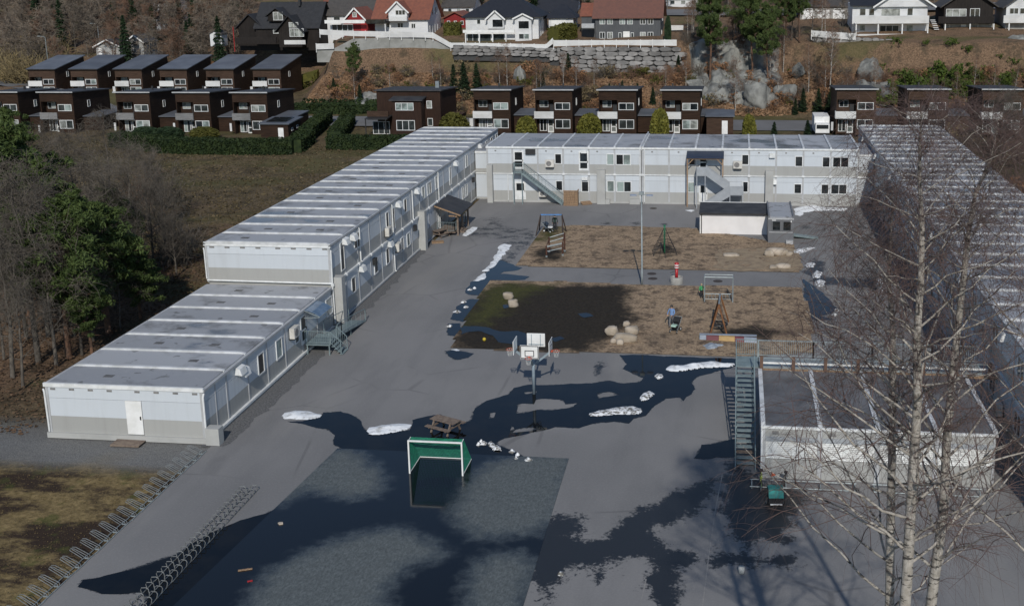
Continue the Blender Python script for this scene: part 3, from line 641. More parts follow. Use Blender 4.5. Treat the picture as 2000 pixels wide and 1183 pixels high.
f1 = Wall(ll, (x0l,YL), '-y'); WF = XI+.05-x0l
f1.box('plinth', ductm, -.15, WF+.25, -.1, .16, 0, .34)
dx = gy(248,812,YL).x-x0l
for a,b in ((.15,dx-.02),(dx+1.02,WF-.15)):
    f1.box('base_panel', grey_p, a, b, -.05, .015, .34, 1.37); f1.box('wall_panel', white_p, a, b, -.05, .02, 1.37, 2.5)
f1.box('header_panel', white_p, .15, WF-.15, -.05, .022, 2.52, 3.22)
f1.door(dx, .4, 1.0, 2.1, glazed=0, fm=whitep)
f1.box('corner_post', postm, -.02, .15, -.05, .05, .34, 3.25); f1.box('corner_post', postm, WF-.15, WF+.03, -.05, .05, .34, 3.25); f1.box('fascia', rwhite, -.1, WF+.1, -.05, .1, 3.22, 3.46)
for k in range(8): f1.box('vent', fan_m, .3+k*1.2+(.55 if k > 3 else 0), .62+k*1.2+(.55 if k > 3 else 0), .02, .045, 3.02, 3.14)
build('downpipe', MB().tube([(x0l-.12,YL-.08,3.1),(x0l-.06,YL-.1,2.9),(x0l-.0,YL-.12,.4)], .055, 8), rwhite, ll)
build('downpipe', MB().tube([(XI+.16,YL-.05,3.15),(XI+.12,YL-.1,2.9),(XI+.12,YL-.1,.4)], .06, 8), rwhite, ll)
w1.box('service_duct', ductm, -.3, .3, .12, .95, 0, 1.05)
# doorstep mat and plank
build('doorstep', MB().ext([(-.9,0),(.9,0),(.95,.1),(-.85,.12)], YL-.95, YL-.18, 'y'), oldwood, None, loc=(0,0,0)).location = (x0l+dx+.2,0,.0)
tag(bpy.data.objects['doorstep'], 'brown wooden doorstep before the white door of the low wing', 'doorstep')
# --- block across the end of the yard (two halves) and the links
YF = 124.15
def facade_block(name, label, x0, n, wd):
    r = thing(name, label, 'school building', (x0,YF,0)); q = Wall(r, (x0,YF), '-y')
    bx('core', ductm, r, x0+.06, YF+.06, 0, x0+n*wd-.06, YF+10.1, 6.5)
    q.bays(0, n, wd, L2); q.box('plinth', ductm, 0, n*wd, -.04, .06, 0, .2); q.box('floor_gutter', rwhite, 0, n*wd, -.02, .14, 3.36, 3.48)
    for i in range(n+1): q.box('gutter_bracket', rwhite, i*wd-.14, i*wd+.14, -.02, .18, 3.32, 3.54)
    roof_x(r, x0, YF, YF+10.15, n, wd, 6.65)
    return r, q
XA = -29.0; XB = -10.62
ra, qa = facade_block('modular_block', 'left half of the two storey modular block across the yard end', XA, 6, 3.02)
rb, qb = facade_block('modular_block', 'right half of the two storey modular block, behind the white hut', XB, 8, 3.06)
def ua(px): return gy(px,340,YF).x-XA
def ub(px): return gy(px,340,YF).x-XB
qa.door(ua(1004), 3.95, 1.2, 2.2); qa.box('air_intake', darkm, ua(1028), ua(1047), .02, .3, 5.75, 6.35); qa.heat_pump(ua(1067), 4.3, 1.0, .85); qa.window(ua(1084), 4.6, .85, 1.25)
qa.door(ua(1131), 3.85, 1.15, 2.3); qa.box('vent_hood', rwhite, ua(1136), ua(1147), 0, .35, 5.95, 6.3)
qa.window(ua(1185), 4.55, .9, 1.35, g=glass_b); qa.window(ua(1203), 4.55, 1.75, 1.3, panes=2, g=[glass_d,glass_b])
qa.door(ua(1005), .3, 1.3, 2.15, glazed=1); qa.window(ua(1085), 1.4, .85, 1.25); qa.window(ua(1135), 1.3, .9, 1.3); qa.box('vent_hood', rwhite, ua(1137), ua(1148), 0, .35, 2.75, 3.1); qa.heat_pump(ua(1053), .75, .95, .7)
qa.window(ua(1185), 1.35, .9, 1.35, g=glass_b); qa.window(ua(1204), 1.35, 1.75, 1.3, panes=2, g=[glass_b,glass_d])
qa.duct(ua(953), .65, .7, 0, 4.5); qa.duct(ua(1167), .95, .7, 0, 4.05); qa.duct(ua(1183), .5, .6, 0, .55); qa.duct(ua(1230), 1.2, .5, 0, .6); qa.pipe(ua(992), .2, 3.2, r=.04)
qa.pipe(ua(1250), .2, 6.3); qb.pipe(.2, .2, 6.3)
for i in range(5): qa.box('vent', fan_m, .9+i*3.02, 1.1+i*3.02, .015, .03, 6.05, 6.2)
qb.window(ub(1345), 4.6, .95, 1.25); qb.door(ub(1365), 3.95, 1.0, 2.2); qb.heat_pump(ub(1432), 4.35, 1.0, .85); qb.window(ub(1448), 4.7, .85, 1.25)
qb.box('vent_hood', rwhite, ub(1502), ub(1513), 0, .35, 5.6, 6.1); qb.window(ub(1552), 4.55, .9, 1.25); qb.window(ub(1605), 4.5, .9, 1.25); qb.window(ub(1625), 4.5, 1.85, 1.25, panes=2)
qb.window(ub(1343), 1.4, .85, 1.25, g=glass_b); qb.door(ub(1365), .3, 1.0, 2.15, glazed=1); qb.window(ub(1450), 1.5, .7, 1.3); qb.window(ub(1551), 1.4, .9, 1.2); qb.window(ub(1604), 1.4, .9, 1.2); qb.window(ub(1623), 1.4, 1.85, 1.2, panes=2)
qb.duct(ub(1495), .9, .65, 0, 4.15); qb.hood(ub(1503), 2.6); qb.pipe(8*3.06-.1, .2, 6.3)
for i in range(7): qb.box('vent', fan_m, 1.+i*3.06, 1.2+i*3.06, .015, .03, 6.05, 6.2)
build('party_wall', MB().ext([(YF-.1,6.3),(YF+10.1,6.3),(YF+10.1,6.95),(YF-.1,6.75)], -10.82, -10.66, 'x'), postm, rb)
def link_block(label, x0, x1, y):
    r = thing('link_building', label, 'link building', (x0,y,0)); q = Wall(r, (x0,y), '-y')
    bx('core', ductm, r, x0, y+.06, 0, x1, y+8, 5.75); q.box('wall_panel', white_p, .04, x1-x0-.04, -.05, .02, .25, 3.05); q.box('floor_gutter', rwhite, 0, x1-x0, -.03, .14, 3.1, 3.26); q.box('louvre_panel', grey_p, .04, x1-x0-.04, -.05, .02, 3.3, 3.75)
    q.box('wall_panel', white_p, .04, x1-x0-.04, -.05, .02, 3.75, 5.6); q.box('fascia', rwhite, 0, x1-x0, -.04, .12, 5.6, 5.82); bx('roof_panel', roof_m, r, x0, y, 5.76, x1, y+8, 5.86); return r
link_block('narrow white link between the left wing and the end block', -30.8, -29.12, 125.5)
link_block('narrow white link beside the dark right wing, half in shadow', 14.0, 15.75, 125.3)
# --- long wing on the right, its yard side in the shade
YR1 = 142.4; NR = 31; YR0 = YR1-NR*Wp; XR = 15.85
rw = thing('modular_school_wing', 'long two storey modular wing right of the yard behind bare birches', 'school building', (XR,YR0,0))
bx('core', ductm, rw, XR+.06, YR0+.06, 0, XR+9.95, YR1-.06, 6.5)
wr = Wall(rw, (XR,YR0), '-x'); wr.bays(0, NR, Wp, L2); wr.box('plinth', postm, 0, NR*Wp, -.04, .16, .06, .2); wr.box('floor_gutter', rwhite, 0, NR*Wp, -.02, .16, 3.34, 3.48)
roof_y(rw, XR, XR+10.05, YR0, NR, Wp, 6.65)
for i in range(1,NR,2):
    wr.window(i*Wp+.8, 4.6, 1.5, 1.35, panes=2); wr.window(i*Wp+.8, 1.4, 1.5, 1.35, panes=2)
    if i % 4 == 1: wr.hood(i*Wp-1.4, 5.8); wr.heat_pump(i*Wp-1.5, 1.2)
# ---------------------------------------------------------------- things in the yard
def railing(mb, pts, h=1.0, gap=.14, r=.018, top=.035):
    # posts, top and bottom rail and balusters along a 3d polyline
    for a, b in zip(pts, pts[1:]):
        a = Vector(a); b = Vector(b); L = (b-a).length; up = Vector((0,0,h))
        mb.bar(a+up,b+up,top*1.6,top); mb.bar(a+up*.12,b+up*.12,top,top*.8)
        n = max(1,int(L/gap))
        for i in range(1,n): p = a.lerp(b,i/n); mb.bar(p+up*.12,p+up*.99,r,r)
        for p in (a,b): mb.bar(p,p+up*1.01,top*1.5,top*1.5)
# --- timber porch on the left wing
a0 = gx(848,400,XI+.05); a1 = gx(867,384,XI+.05); zw = (a0.z+a1.z)/2
p1 = gz(895,460); p2 = gz(914.6,441); p3 = gz(904,450)
ox = (p1.x+p2.x)/2; ya, yb = p1.y-.5, p2.y+.6
po = thing('entrance_porch', 'dark roofed timber porch on the left wing above a railed deck', 'porch', (ox,ya,0))
zo = gx(900,417,ox+.35).z; zo = min(max(zo,2.3),2.7)
build('roof', MB().slab([(XI+.06,ya,zw),(ox+.45,ya,zo),(ox+.45,yb,zo),(XI+.06,yb,zw)], .09), roofdk, po)
build('barge_board', MB().bar((XI+.1,ya-.03,zw-.1),(ox+.45,ya-.03,zo-.1),.05,.14), timber, po)
build('header_beam', MB().bar((ox,ya-.1,zo-.2),(ox,yb,zo-.2),.12,.16), timber, po); build('cross_beam', MB().bar((ox-.9,p1.y-.12,zo-.24),(ox+.3,p1.y-.12,zo-.24),.06,.14), timber, po)
for p in (p1,p2,p3): bx('post', oldwood, po, p.x-.09, p.y-.09, 0, p.x+.09, p.y+.09, zo-.12)
bx('deck', oldwood, po, XI+.2, ya+.3, .3, ox-.25, yb-.4, .42)
m = MB(); railing(m, [(XI+.25,ya+.35,.42),(ox-.3,ya+.35,.42),(ox-.3,ya+1.6,.42)], 1.0, .16); build('railing', m, steel_g, po); m = MB(); railing(m, [(ox-.3,ya+3.3,.42),(ox-.3,yb-.4,.42),(XI+.25,yb-.4,.42)], 1.0, .16); build('railing', m, steel_g, po)
for k in range(2): bx('step', oldwood, po, ox-.25+.3*k, ya+1.7, .0, ox+.05+.3*k, ya+3.2, .28-.14*k)
def picnic_table(name, label, loc, rz, m1, group='picnic tables'):
    t = thing(name, label, 'picnic table', (0,0,0), group)
    for k in range(5): bx('table_board', m1, t, -.9, -.37+k*.15, .7, .9, -.23+k*.15, .745)
    for s in (-1,1):
        for k in range(2): bx('bench_board', m1, t, -.9, s*.72-.15+k*.15, .42, .9, s*.72-.01+k*.15, .46)
    for x in (-.62,.62):
        bx('cross_brace', m1, t, x-.04, -.82, .33, x+.04, .82, .42); bx('cross_brace', m1, t, x-.041, -.36, .61, x+.041, .36, .7)
        for s in (-1,1): build('leg', MB().bar((x,s*.28,.68),(x,s*.62,.0),.08,.1), m1, t)
    return place(t, loc, rz)
picnic_table('picnic_table', 'brown picnic table standing in the puddle behind the green goal', Vector((-17.15,60.0,.0)), radians(-24), oldwood)
c = gz(866,462); picnic_table('picnic_table', 'grey picnic table beside the timber porch', Vector((c.x-.25,c.y,0)), radians(62), oldwood)
def pallet(label, loc, rz, m1, tilt=0):
    t = thing('pallet', label, 'pallet', (0,0,0), 'pallets')
    for k in range(7): bx('board', m1, t, -.6+k*.175, -.4, .1, -.45+k*.175, .4, .125)
    for y in (-.38,0,.3): bx('runner', m1, t, -.6, y, .0, .6, y+.09, .1)
    place(t, loc, rz); t.rotation_euler.x = tilt; return t
c = gz(855,474); pallet('pale pallet lying by the picnic table near the timber porch', (c.x,c.y,.02), .3, timber)
c = gz(1145,399); pallet('orange wooden pallet leaning at the foot of the end block', (c.x,c.y,.1), .5, timber, .25)
# --- stair and ramp at the low wing
rp = thing('entrance_ramp', 'grey green steel landing with stair and long ramp at the low wing', 'access ramp', (-29.9,73,0))
bx('landing', steel_g, rp, -30.7, 71.9, .74, -28.85, 74.3, .8); m = MB()
railing(m, [(-30.7,71.95,.8),(-28.9,71.95,.8)], 1., .13); railing(m, [(-28.85,73.5,.8),(-28.85,74.3,.8),(-28.85,79.5,.1)], 1., .9); railing(m, [(-30.2,74.3,.8),(-30.2,79.5,.1)], 1., .9)
railing(m, [(-28.85,72.05,.8),(-28.1,72.05,.05)], .95, .2); railing(m, [(-28.85,73.3,.8),(-28.1,73.3,.05)], .95, .2); build('railing', m, steel_g, rp)
build('ramp_deck', MB().slab([(-30.2,74.3,.8),(-28.85,74.3,.8),(-28.85,79.7,.06),(-30.2,79.7,.06)], .06), steel_g, rp)
for k in range(4): bx('tread', steel_g, rp, -28.83+k*.2, 72.1, .58-k*.18, -28.6+k*.2, 73.25, .62-k*.18)
for x,y in ((-30.6,72),(-28.95,72),(-30.6,74.2),(-28.95,74.2),(-28.95,76.4),(-30.1,76.4)): bx('leg', steel_g, rp, x-.04, y-.04, 0, x+.04, y+.04, .74 if y < 75 else .48)
tr = mat('canopy_sheet', (.14,.20,.28), (.09,.14,.21), 1.5, rough=.15); ca = thing('door_canopy', 'small bluish curved canopy over the low wing door', 'canopy', (-30.8,73.2,2.9))
pf = [(-30.82+1.25*t, 3.3-.38*t*t-.1*t) for t in (0,.25,.5,.75,1.)]
build('sheet', MB().ext(pf+[(x,z-.03) for x,z in pf[::-1]], 72.2, 74.5, 'y'), tr, ca); m = MB()
for y in (72.15,74.55): m.bar((-30.8,y,2.7),(-29.6,y,2.78),.05,.05); m.bar((-30.8,y,3.28),(-29.56,y,2.8),.05,.05)
m.bar((-29.58,72.15,2.8),(-29.58,74.55,2.8),.05,.06); build('bracket', m, steel, ca)
# --- straight steel stair on the end block
YS = YF-1.35
s1 = thing('steel_stair', 'straight galvanised stair up to the left door of the end block', 'outdoor stair', (gy(1003,380,YS).x,YS,0))
xa = gy(1003,380,YS).x; xb_ = gy(1021,380,YS).x; xc = gy(1098,380,YS).x; m = MB()
bx('landing', steel_g, s1, xa, YS-.05, 3.72, xb_, YF-.1, 3.8)
for x in (xa+.05,xb_-.05): bx('leg', steel_g, s1, x-.045, YS-.04, 0, x+.045, YS+.05, 3.72)
for y in (YS-.02,YF-.28): m.bar((xb_,y,3.7),(xc,y,.06),.06,.24)
build('stringer', m, steel_g, s1)
for k in range(19): t = (k+.5)/19; bx('tread', steel_g, s1, xb_+(xc-xb_)*t-.14, YS, 3.75*(1-t)-.02, xb_+(xc-xb_)*t+.14, YF-.3, 3.75*(1-t)+.02)
m = MB(); railing(m, [(xa,YF-.2,3.8),(xa,YS,3.8),(xb_,YS,3.8)], 1.05, .15); railing(m, [(xb_,YS,3.8),(xc,YS,.1)], 1., .16); railing(m, [(xb_,YF-.3,3.8),(xc,YF-.3,.1)], 1., .5); build('railing', m, steel_g, s1)
# lattice crate at its foot
lc = thing('lattice_box', 'pale wooden lattice box at the foot of the straight stair', 'wooden box', (0,0,0)); c = gz(1101,402); x0 = c.x; y0 = c.y
for k in range(9): bx('slat', timber, lc, x0, y0-.03, .02+k*.19, x0+1.65, y0, .13+k*.19)
for k in range(9): bx('slat', timber, lc, x0+k*.19, y0+.01, 0, x0+k*.19+.11, y0+.04, 1.72)
for k in range(9): bx('slat', timber, lc, x0+1.62, y0+.04, .02+k*.19, x0+1.65, y0+.95, .13+k*.19)
bx('frame', timber, lc, x0-.02, y0-.05, 1.72, x0+1.68, y0+.06, 1.82); bx('frame', timber, lc, x0+1.58, y0, 1.72, x0+1.69, y0+.95, 1.82); bx('liner', oldwood, lc, x0+.06, y0+.08, .02, x0+1.56, y0+.9, 1.6)
# --- stair with a mid landing and canopy on the right half
gpan = mat('grey_stair_panel', (.34,.36,.38), (.29,.31,.33), 1.5, rough=.5); navy = mat('dark_blue_roof', (.022,.032,.055), (.03,.04,.065), 2, rough=.45)
Y2 = YF-2.3; X = lambda px: gy(px,370,Y2).x
s2 = thing('landing_stair', 'grey panelled stair with a turn landing on the right half block', 'outdoor stair', (X(1372),Y2,0))
zl, zm = 3.9, 1.95; e0, e1, e2, e3 = X(1360), X(1378), X(1425), X(1452)
bx('landing', gpan, s2, e0, Y2, zl-.1, e1, YF-.05, zl); bx('landing', gpan, s2, e2, Y2-1.2, zm-.1, e3, YF-.9, zm)
for x in (e0+.05,e1-.05): bx('leg', gpan, s2, x-.05, Y2, 0, x+.05, Y2+.1, zl-.1)
for x,y in ((e2+.05,Y2-1.15),(e3-.05,Y2-1.15),(e3-.05,YF-1)): bx('leg', gpan, s2, x-.05, y-.05, 0, x+.05, y+.05, zm-.1)
m = MB(); T = .04
for y in (Y2+.02,Y2+1.0): m.add([(e1,y,zl-.05),(e2,y,zm-.05),(e2,y,zm+1.0),(e1,y,zl+1.0),(e1,y+T,zl-.05),(e2,y+T,zm-.05),(e2,y+T,zm+1.0),(e1,y+T,zl+1.0)],[(0,1,2,3),(7,6,5,4),(0,4,5,1),(3,2,6,7),(1,5,6,2),(0,3,7,4)])
build('side_panel', m, gpan, s2); m = MB(); eb = X(1378)
for y in (Y2-1.16,Y2-.2): m.add([(eb,y,.02),(e2,y,zm-.25),(e2,y,zm+.85),(eb,y,.95),(eb,y+T,.02),(e2,y+T,zm-.25),(e2,y+T,zm+.85),(eb,y+T,.95)],[(0,1,2,3),(7,6,5,4),(0,4,5,1),(3,2,6,7),(1,5,6,2),(0,3,7,4)])
build('side_panel', m, gpan, s2)
bx('front_panel', gpan, s2, e0, Y2-.02, zl, e1, Y2+.03, zl+.95); bx('front_panel', gpan, s2, e2, Y2-1.22, zm, e3, Y2-1.17, zm+.95); bx('end_panel', gpan, s2, e3-.05, Y2-1.17, zm, e3, YF-.9, zm+.95); bx('end_panel', gpan, s2, e0, Y2+.03, zl, e0+.05, YF-.1, zl+.95)
for k in range(10):
    t = (k+.5)/10; bx('tread', steel, s2, e1+(e2-e1)*t-.14, Y2+.06, zl+(zm-zl)*t-.02, e1+(e2-e1)*t+.14, Y2+1.0, zl+(zm-zl)*t+.02); bx('tread', steel, s2, eb+(e2-eb)*t-.14, Y2-1.12, zm*t-.02, eb+(e2-eb)*t+.14, Y2-.2, zm*t+.02)
cn = thing('stair_canopy', 'dark blue canopy on timber posts over the panelled stair', 'canopy', (X(1337),YF-1.2,0)); c0, c1 = X(1340), X(1413)
build('roof', MB().slab([(c0,YF-1.6,5.75),(c1,YF-1.6,5.75),(c1,YF-.06,6.3),(c0,YF-.06,6.3)], .08), navy, cn)
for x in (c0+.1,c1-.1):
    bx('post', timber, cn, x-.07, YF-1.5, 0 if x < c1-1 else 3.6, x+.07, YF-1.36, 5.66); build('brace', MB().bar((x,YF-1.43,4.9),(x+(.7 if x < c1-1 else -.7),YF-1.43,5.62),.08,.09), timber, cn)
build('header_beam', MB().bar((c0,YF-1.43,5.62),(c1,YF-1.43,5.62),.1,.14), timber, cn)
# --- white hut and grey booth
yh = 110.15; hx0, hx1 = gz(1367,458).x, 3.35
ht = thing('store_hut', 'low white hut with a dark felt roof in the bark bed', 'hut', (hx0,yh,0))
he = gy(1430,416,yh).z; hb = gy(1430,397,yh+3.4).z
build('wall', MB().ext([(yh,0),(yh+3.4,0),(yh+3.4,hb-.1),(yh,he-.1)], hx0+.05, hx1, 'x'), mat('white_render',(.74,.72,.71),(.68,.66,.65),.8,rough=.8), ht)
build('roof', MB().ext([(yh-.2,he-.1),(yh+3.5,hb-.08),(yh+3.5,hb+.06),(yh-.2,he+.03)], hx0-.1, hx1+.05, 'x'), roofdk, ht)
bx('gutter', darkm, ht, hx0-.1, yh-.3, he-.13, hx1+.02, yh-.2, he-.02); bx('ridge_trim', whitep, ht, hx0-.12, yh+3.5, hb-.1, hx1+.05, yh+3.6, hb+.1); bx('verge_trim', whitep, ht, hx0-.03, yh-.02, 0, hx0+.05, yh+.12, he-.1)
build('downpipe', MB().tube([(hx0+.12,yh-.22,he-.1),(hx0+.14,yh-.06,he-.3),(hx0+.14,yh-.06,.05)], .045, 8), darkm, ht)
yb0 = 106.8; bx0, bx1 = gz(1500,476).x, gz(1550,477).x; bh = gy(1525,424,yb0).z; yb1 = gz(1525,395,bh).y
bo = thing('guard_booth', 'grey panelled booth with two dark windows beside the white hut', 'booth', (bx0,yb0,0)); gb = mat('slate_grey_panel', (.135,.14,.15), (.115,.12,.13), .8, rough=.5)
bx('wall', gb, bo, bx0, yb0, 0, bx1, yb1, bh-.1); bx('roof', roof_m, bo, bx0+.15, yb0+.05, bh-.1, bx1-.15, yb1, bh)
for x in (bx0,bx1-.15): bx('roof_edge', gb, bo, x, yb0-.05, bh-.1, x+.15, yb1, bh+.12)
q = Wall(bo, (bx0,yb0), '-y'); q.window(.35, 1.25, .9, 1.05, fm=gb); q.window(1.4, 1.25, .9, 1.05, fm=gb); q.box('fascia', postm, 0, bx1-bx0, 0, .06, bh-.25, bh-.1); q.box('rail', postm, .1, bx1-bx0-.1, 0, .04, 1.08, 1.16); q.box('notice', whitep, .35, .75, 0, .03, bh-.6, bh-.3); q.box('lamp', whitep, 2.2, 2.3, 0, .08, bh-.5, bh-.36); q.box('vent_box', postm, bx1-bx0-.75, bx1-bx0-.05, 0, .4, 0, .35)
c = gz(1570,465); rr = thing('side_ramp', 'grey steel ramp beside the booth', 'ramp', (c.x,c.y,0)); build('deck', MB().slab([(bx1+.1,c.y-.5,.35),(bx1+2.6,c.y-.5,.05),(bx1+2.6,c.y+.6,.05),(bx1+.1,c.y+.6,.35)], .07), steel_g, rr)
m = MB(); m.bar((bx1+.1,c.y-.5,.4),(bx1+2.6,c.y-.5,.1),.05,.12); build('kerb_rail', m, steel_g, rr)
# --- lamp mast
lp = gz(1254,557); lm = thing('lamp_mast', 'tall grey lamp mast with flat lamps between the bark beds', 'lamp post', (lp.x,lp.y,0))
build('pole', MB().tube([(lp.x,lp.y,0),(lp.x,lp.y,1.2),(lp.x,lp.y,1.25),(lp.x,lp.y,8.1)], [.095,.095,.075,.05], 10), steel, lm, True); bx('head_box', steel, lm, lp.x-.2, lp.y-.15, 8.05, lp.x+.2, lp.y+.15, 8.3)
for s in (-1,1):
    build('arm', MB().tube([(lp.x+s*.15,lp.y,8.12),(lp.x+s*.5,lp.y-.1,8.05)], .035, 6), steel, lm)
    pts = [(.42,-.2),(.85,-.24),(1.0,-.1),(1.0,.05),(.8,.14),(.42,.1)]; build('lamp', MB().prism([(lp.x+s*a,lp.y+b) for a,b in pts], 7.98, 8.08), mat('lamp_head',(.3,.34,.42),(.25,.28,.35),2,rough=.4), lm)
# --- swing with a blue beam
def swing_frame(name, label, legs, top, beam_m, leg_m, cat='swing'):
    c = sum((Vector(l) for l in legs), Vector((0,0,0)))/4; t = thing(name, label, cat, c)
    for l, tp in zip(legs, (top[0],top[0],top[1],top[1])): build('leg', MB().tube([l, Vector(tp)+(Vector(tp)-Vector(l))*.02], .065, 7), leg_m, t)
    build('top_beam', MB().tube(top, .07, 8), beam_m, t); return t
bluem = mat('blue_paint', (.05,.20,.48), (.04,.15,.36), 2, rough=.45)
lf = gz(1046.6,461); lb = gz(1053,449.5); rf = gz(1100,461); rb_ = gz(1106.5,453); ym = (lf.y+lb.y+rf.y+rb_.y)/4
tl = gy(1056,419.5,ym); tr_ = gy(1097.5,419.5,ym)
sw = swing_frame('swing', 'swing with a blue top beam at the far bark bed corner', [lf,lb,rf,rb_], [tl,tr_], bluem, mat('dark_brown_post',(.05,.032,.025),(.035,.024,.02),2,rough=.7))
m = MB()
for x in (tl.x+.5,tl.x+.95,tr_.x-.95,tr_.x-.5): m.tube([(x,ym,tl.z),(x,ym,.55)], .012, 5)
build('chain', m, darkm, sw)
for x in (tl.x+.5,tr_.x-.95): bx('seat', darkm, sw, x-.04, ym-.12, .5, x+.5, ym+.12, .55)
# --- stepped climbing frame
cf = thing('climbing_frame', 'low red brown climbing frame with steel bars on the far bed', 'climbing frame', (0,0,0)); pts = {}
for k,(px,py,tz) in dict(a=(1067.5,503,1.15),b=(1099,500,1.35),c=(1073,494,1.6),d=(1103,492,1.95)).items():
    p = gz(px,py); pts[k] = (p,tz); build('post', MB().tube([(p.x,p.y,0),(p.x,p.y,tz)], .08, 8), redwood, cf); build('foot', MB().tube([(p.x,p.y,0),(p.x,p.y,.22)], .1, 8), steel, cf)
for a,b,d in (('a','b',.05),('a','b',.12),('c','d',.06),('a','b',.55),('c','d',.5)): build('bar', MB().tube([(pts[a][0].x,pts[a][0].y,pts[a][1]-d),(pts[b][0].x,pts[b][0].y,pts[b][1]-d)], .04, 7), steel, cf)
for a,b in (('a','c'),('b','d')): build('side_bar', MB().tube([(pts[a][0].x,pts[a][0].y,pts[a][1]-.1),(pts[b][0].x,pts[b][0].y,pts[b][1]-.2)], .04, 7), redwood, cf)
# --- rope pyramid
gp_ = gz(1298,496); rpz = gy(1297.5,441,gp_.y).z; greenp = mat('green_paint', (.03,.20,.09), (.025,.15,.07), 2, rough=.45); rope = mat('black_rope', (.02,.02,.02), (.035,.03,.03), 4, rough=.9)
py_ = thing('rope_pyramid', 'green pole with a black rope pyramid on the far bark bed', 'climbing net', gp_)
build('pole', MB().tube([gp_,(gp_.x,gp_.y,rpz)], .09, 10), greenp, py_, True); m = MB(); fs = [(gp_.x+1.35*cos(t),gp_.y+1.9*sin(t),.05) for t in (radians(40+60*k) for k in range(6))]; tp = Vector((gp_.x,gp_.y,rpz-.1))
for i,f_ in enumerate(fs):
    m.tube([f_,tp], .022, 5); g2 = fs[(i+1)%6]
    for t in (.05,.18,.32,.46,.6,.74): m.tube([Vector(f_).lerp(tp,t),Vector(g2).lerp(tp,t)], .016, 4)
    mid = (Vector(f_)+Vector(g2))/2
    m.tube([mid,mid.lerp(tp,.74)], .014, 4)
build('rope_net', m, rope, py_); build('cap', MB().tube([(gp_.x,gp_.y,rpz),(gp_.x,gp_.y,rpz+.08)], .12, 10), greenp, py_)
# --- red and white post in a concrete ring
rc = gz(1321,556); redp = mat('red_paint', (.42,.02,.025), (.34,.018,.02), 2, rough=.4); rt = gy(1320.5,522,rc.y+.1).z
bo2 = thing('red_pump_post', 'red post with white bands standing in a round concrete tub', 'pump post', rc); cxr, cyr = rc.x, rc.y+.45
m = MB(); n = 20; ro, ri = .56, .42; v = [(cxr+r*cos(2*pi*i/n),cyr+r*sin(2*pi*i/n),z) for r,z in ((ro,0),(ro,.62),(ri,.62),(ri,.45)) for i in range(n)]
m.add(v, [(k*n+i,k*n+(i+1)%n,(k+1)*n+(i+1)%n,(k+1)*n+i) for k in range(3) for i in range(n)]+[tuple(3*n+i for i in range(n))]); build('tub', m, concrete, bo2, True)
H_ = max(rt,1.9); build('shaft', MB().tube([(cxr,cyr,.4),(cxr,cyr,H_-.55)], .13, 12), redp, bo2, True); build('head', MB().tube([(cxr,cyr,H_-.55),(cxr,cyr,H_-.52),(cxr,cyr,H_-.04),(cxr,cyr,H_)], [.13,.19,.19,.1], 14), redp, bo2, True)
for z in (H_-.5,H_-.3): build('white_band', MB().tube([(cxr,cyr,z),(cxr,cyr,z+.1)], .196, 14), whitep, bo2, True)
build('handle', MB().tube([(cxr-.1,cyr,1.1),(cxr-.55,cyr,.95)], .03, 6), darkm, bo2)
# --- grey steel goal frame
ga = gz(1376,590); gb_ = gz(1431,591); gt = gy(1376,541,ga.y).z
gf = thing('steel_goal', 'grey steel goal frame at the edge of the near bark bed', 'goal frame', ga); m = MB(); D_ = 1.6
for p in (ga,gb_): build('post', MB().tube([(p.x,p.y,0),(p.x,p.y,gt)], .055, 8), steel, gf)
build('crossbar', MB().tube([(ga.x,ga.y,gt),(gb_.x,gb_.y,gt)], .055, 8), steel, gf)
for p in (ga,gb_): m.tube([(p.x,p.y,gt),(p.x,p.y+.75,gt),(p.x,p.y+.75,0)], .04, 6)
m.tube([(ga.x,ga.y+.75,gt),(gb_.x,gb_.y+.75,gt)], .04, 6); m.tube([(ga.x,ga.y+.75,.5),(gb_.x,gb_.y+.75,.5)], .035, 6); m.tube([(ga.x,ga.y+.75,.04),(gb_.x,gb_.y+.75,.04)], .035, 6)
for k in range(9): x = ga.x+(gb_.x-ga.x)*k/8; m.tube([(x,ga.y+.75,.04),(x,ga.y+.75,.5)], .02, 5)
build('back_frame', m, steel, gf)
# --- timber nest swing
A = [gz(1386,657),gz(1421,659)]; B = [gz(1391,631),gz(1424,631)]; yA = (A[0].y+A[1].y)/2; yB = (B[0].y+B[1].y)/2
tA = gy(1404,596,yA); tB = gy(1406.5,573,yB); tz = (tA.z+tB.z)/2
ns = swing_frame('nest_swing', 'orange brown timber A frame swing with a round nest seat', [A[0],A[1],B[0],B[1]], [Vector((tA.x,yA+.25,tz)),Vector((tB.x,yB-.25,tz))], steel, orangew)
for p in A+B: build('foot', MB().tube([p,(p.x+(tA.x-p.x)*.08,p.y,tz*.08)], .075, 7), steel, ns)
yc = (yA+yB)/2; xc_ = (tA.x+tB.x)/2; n = 20; R_ = .6; ring = [(xc_+R_*cos(2*pi*i/n),yc+R_*sin(2*pi*i/n),.5) for i in range(n+1)]; build('nest_ring', MB().tube(ring, .07, 7), darkm, ns)
m = MB()
for i in range(-4,5):
    w_ = sqrt(R_*R_-(i*.13)**2) if abs(i*.13) < R_ else 0
    m.tube([(xc_-w_,yc+i*.13,.5),(xc_,yc+i*.13,.42),(xc_+w_,yc+i*.13,.5)], .014, 4); m.tube([(xc_+i*.13,yc-w_,.5),(xc_+i*.13,yc,.42),(xc_+i*.13,yc+w_,.5)], .014, 4)
for sx in (-1,1):
    for sy in (-1,1): m.tube([(xc_+sx*.42,yc+sy*.42,.52),(xc_,yc+sy*.5,tz)], .018, 5)
build('net_and_ropes', m, rope, ns)
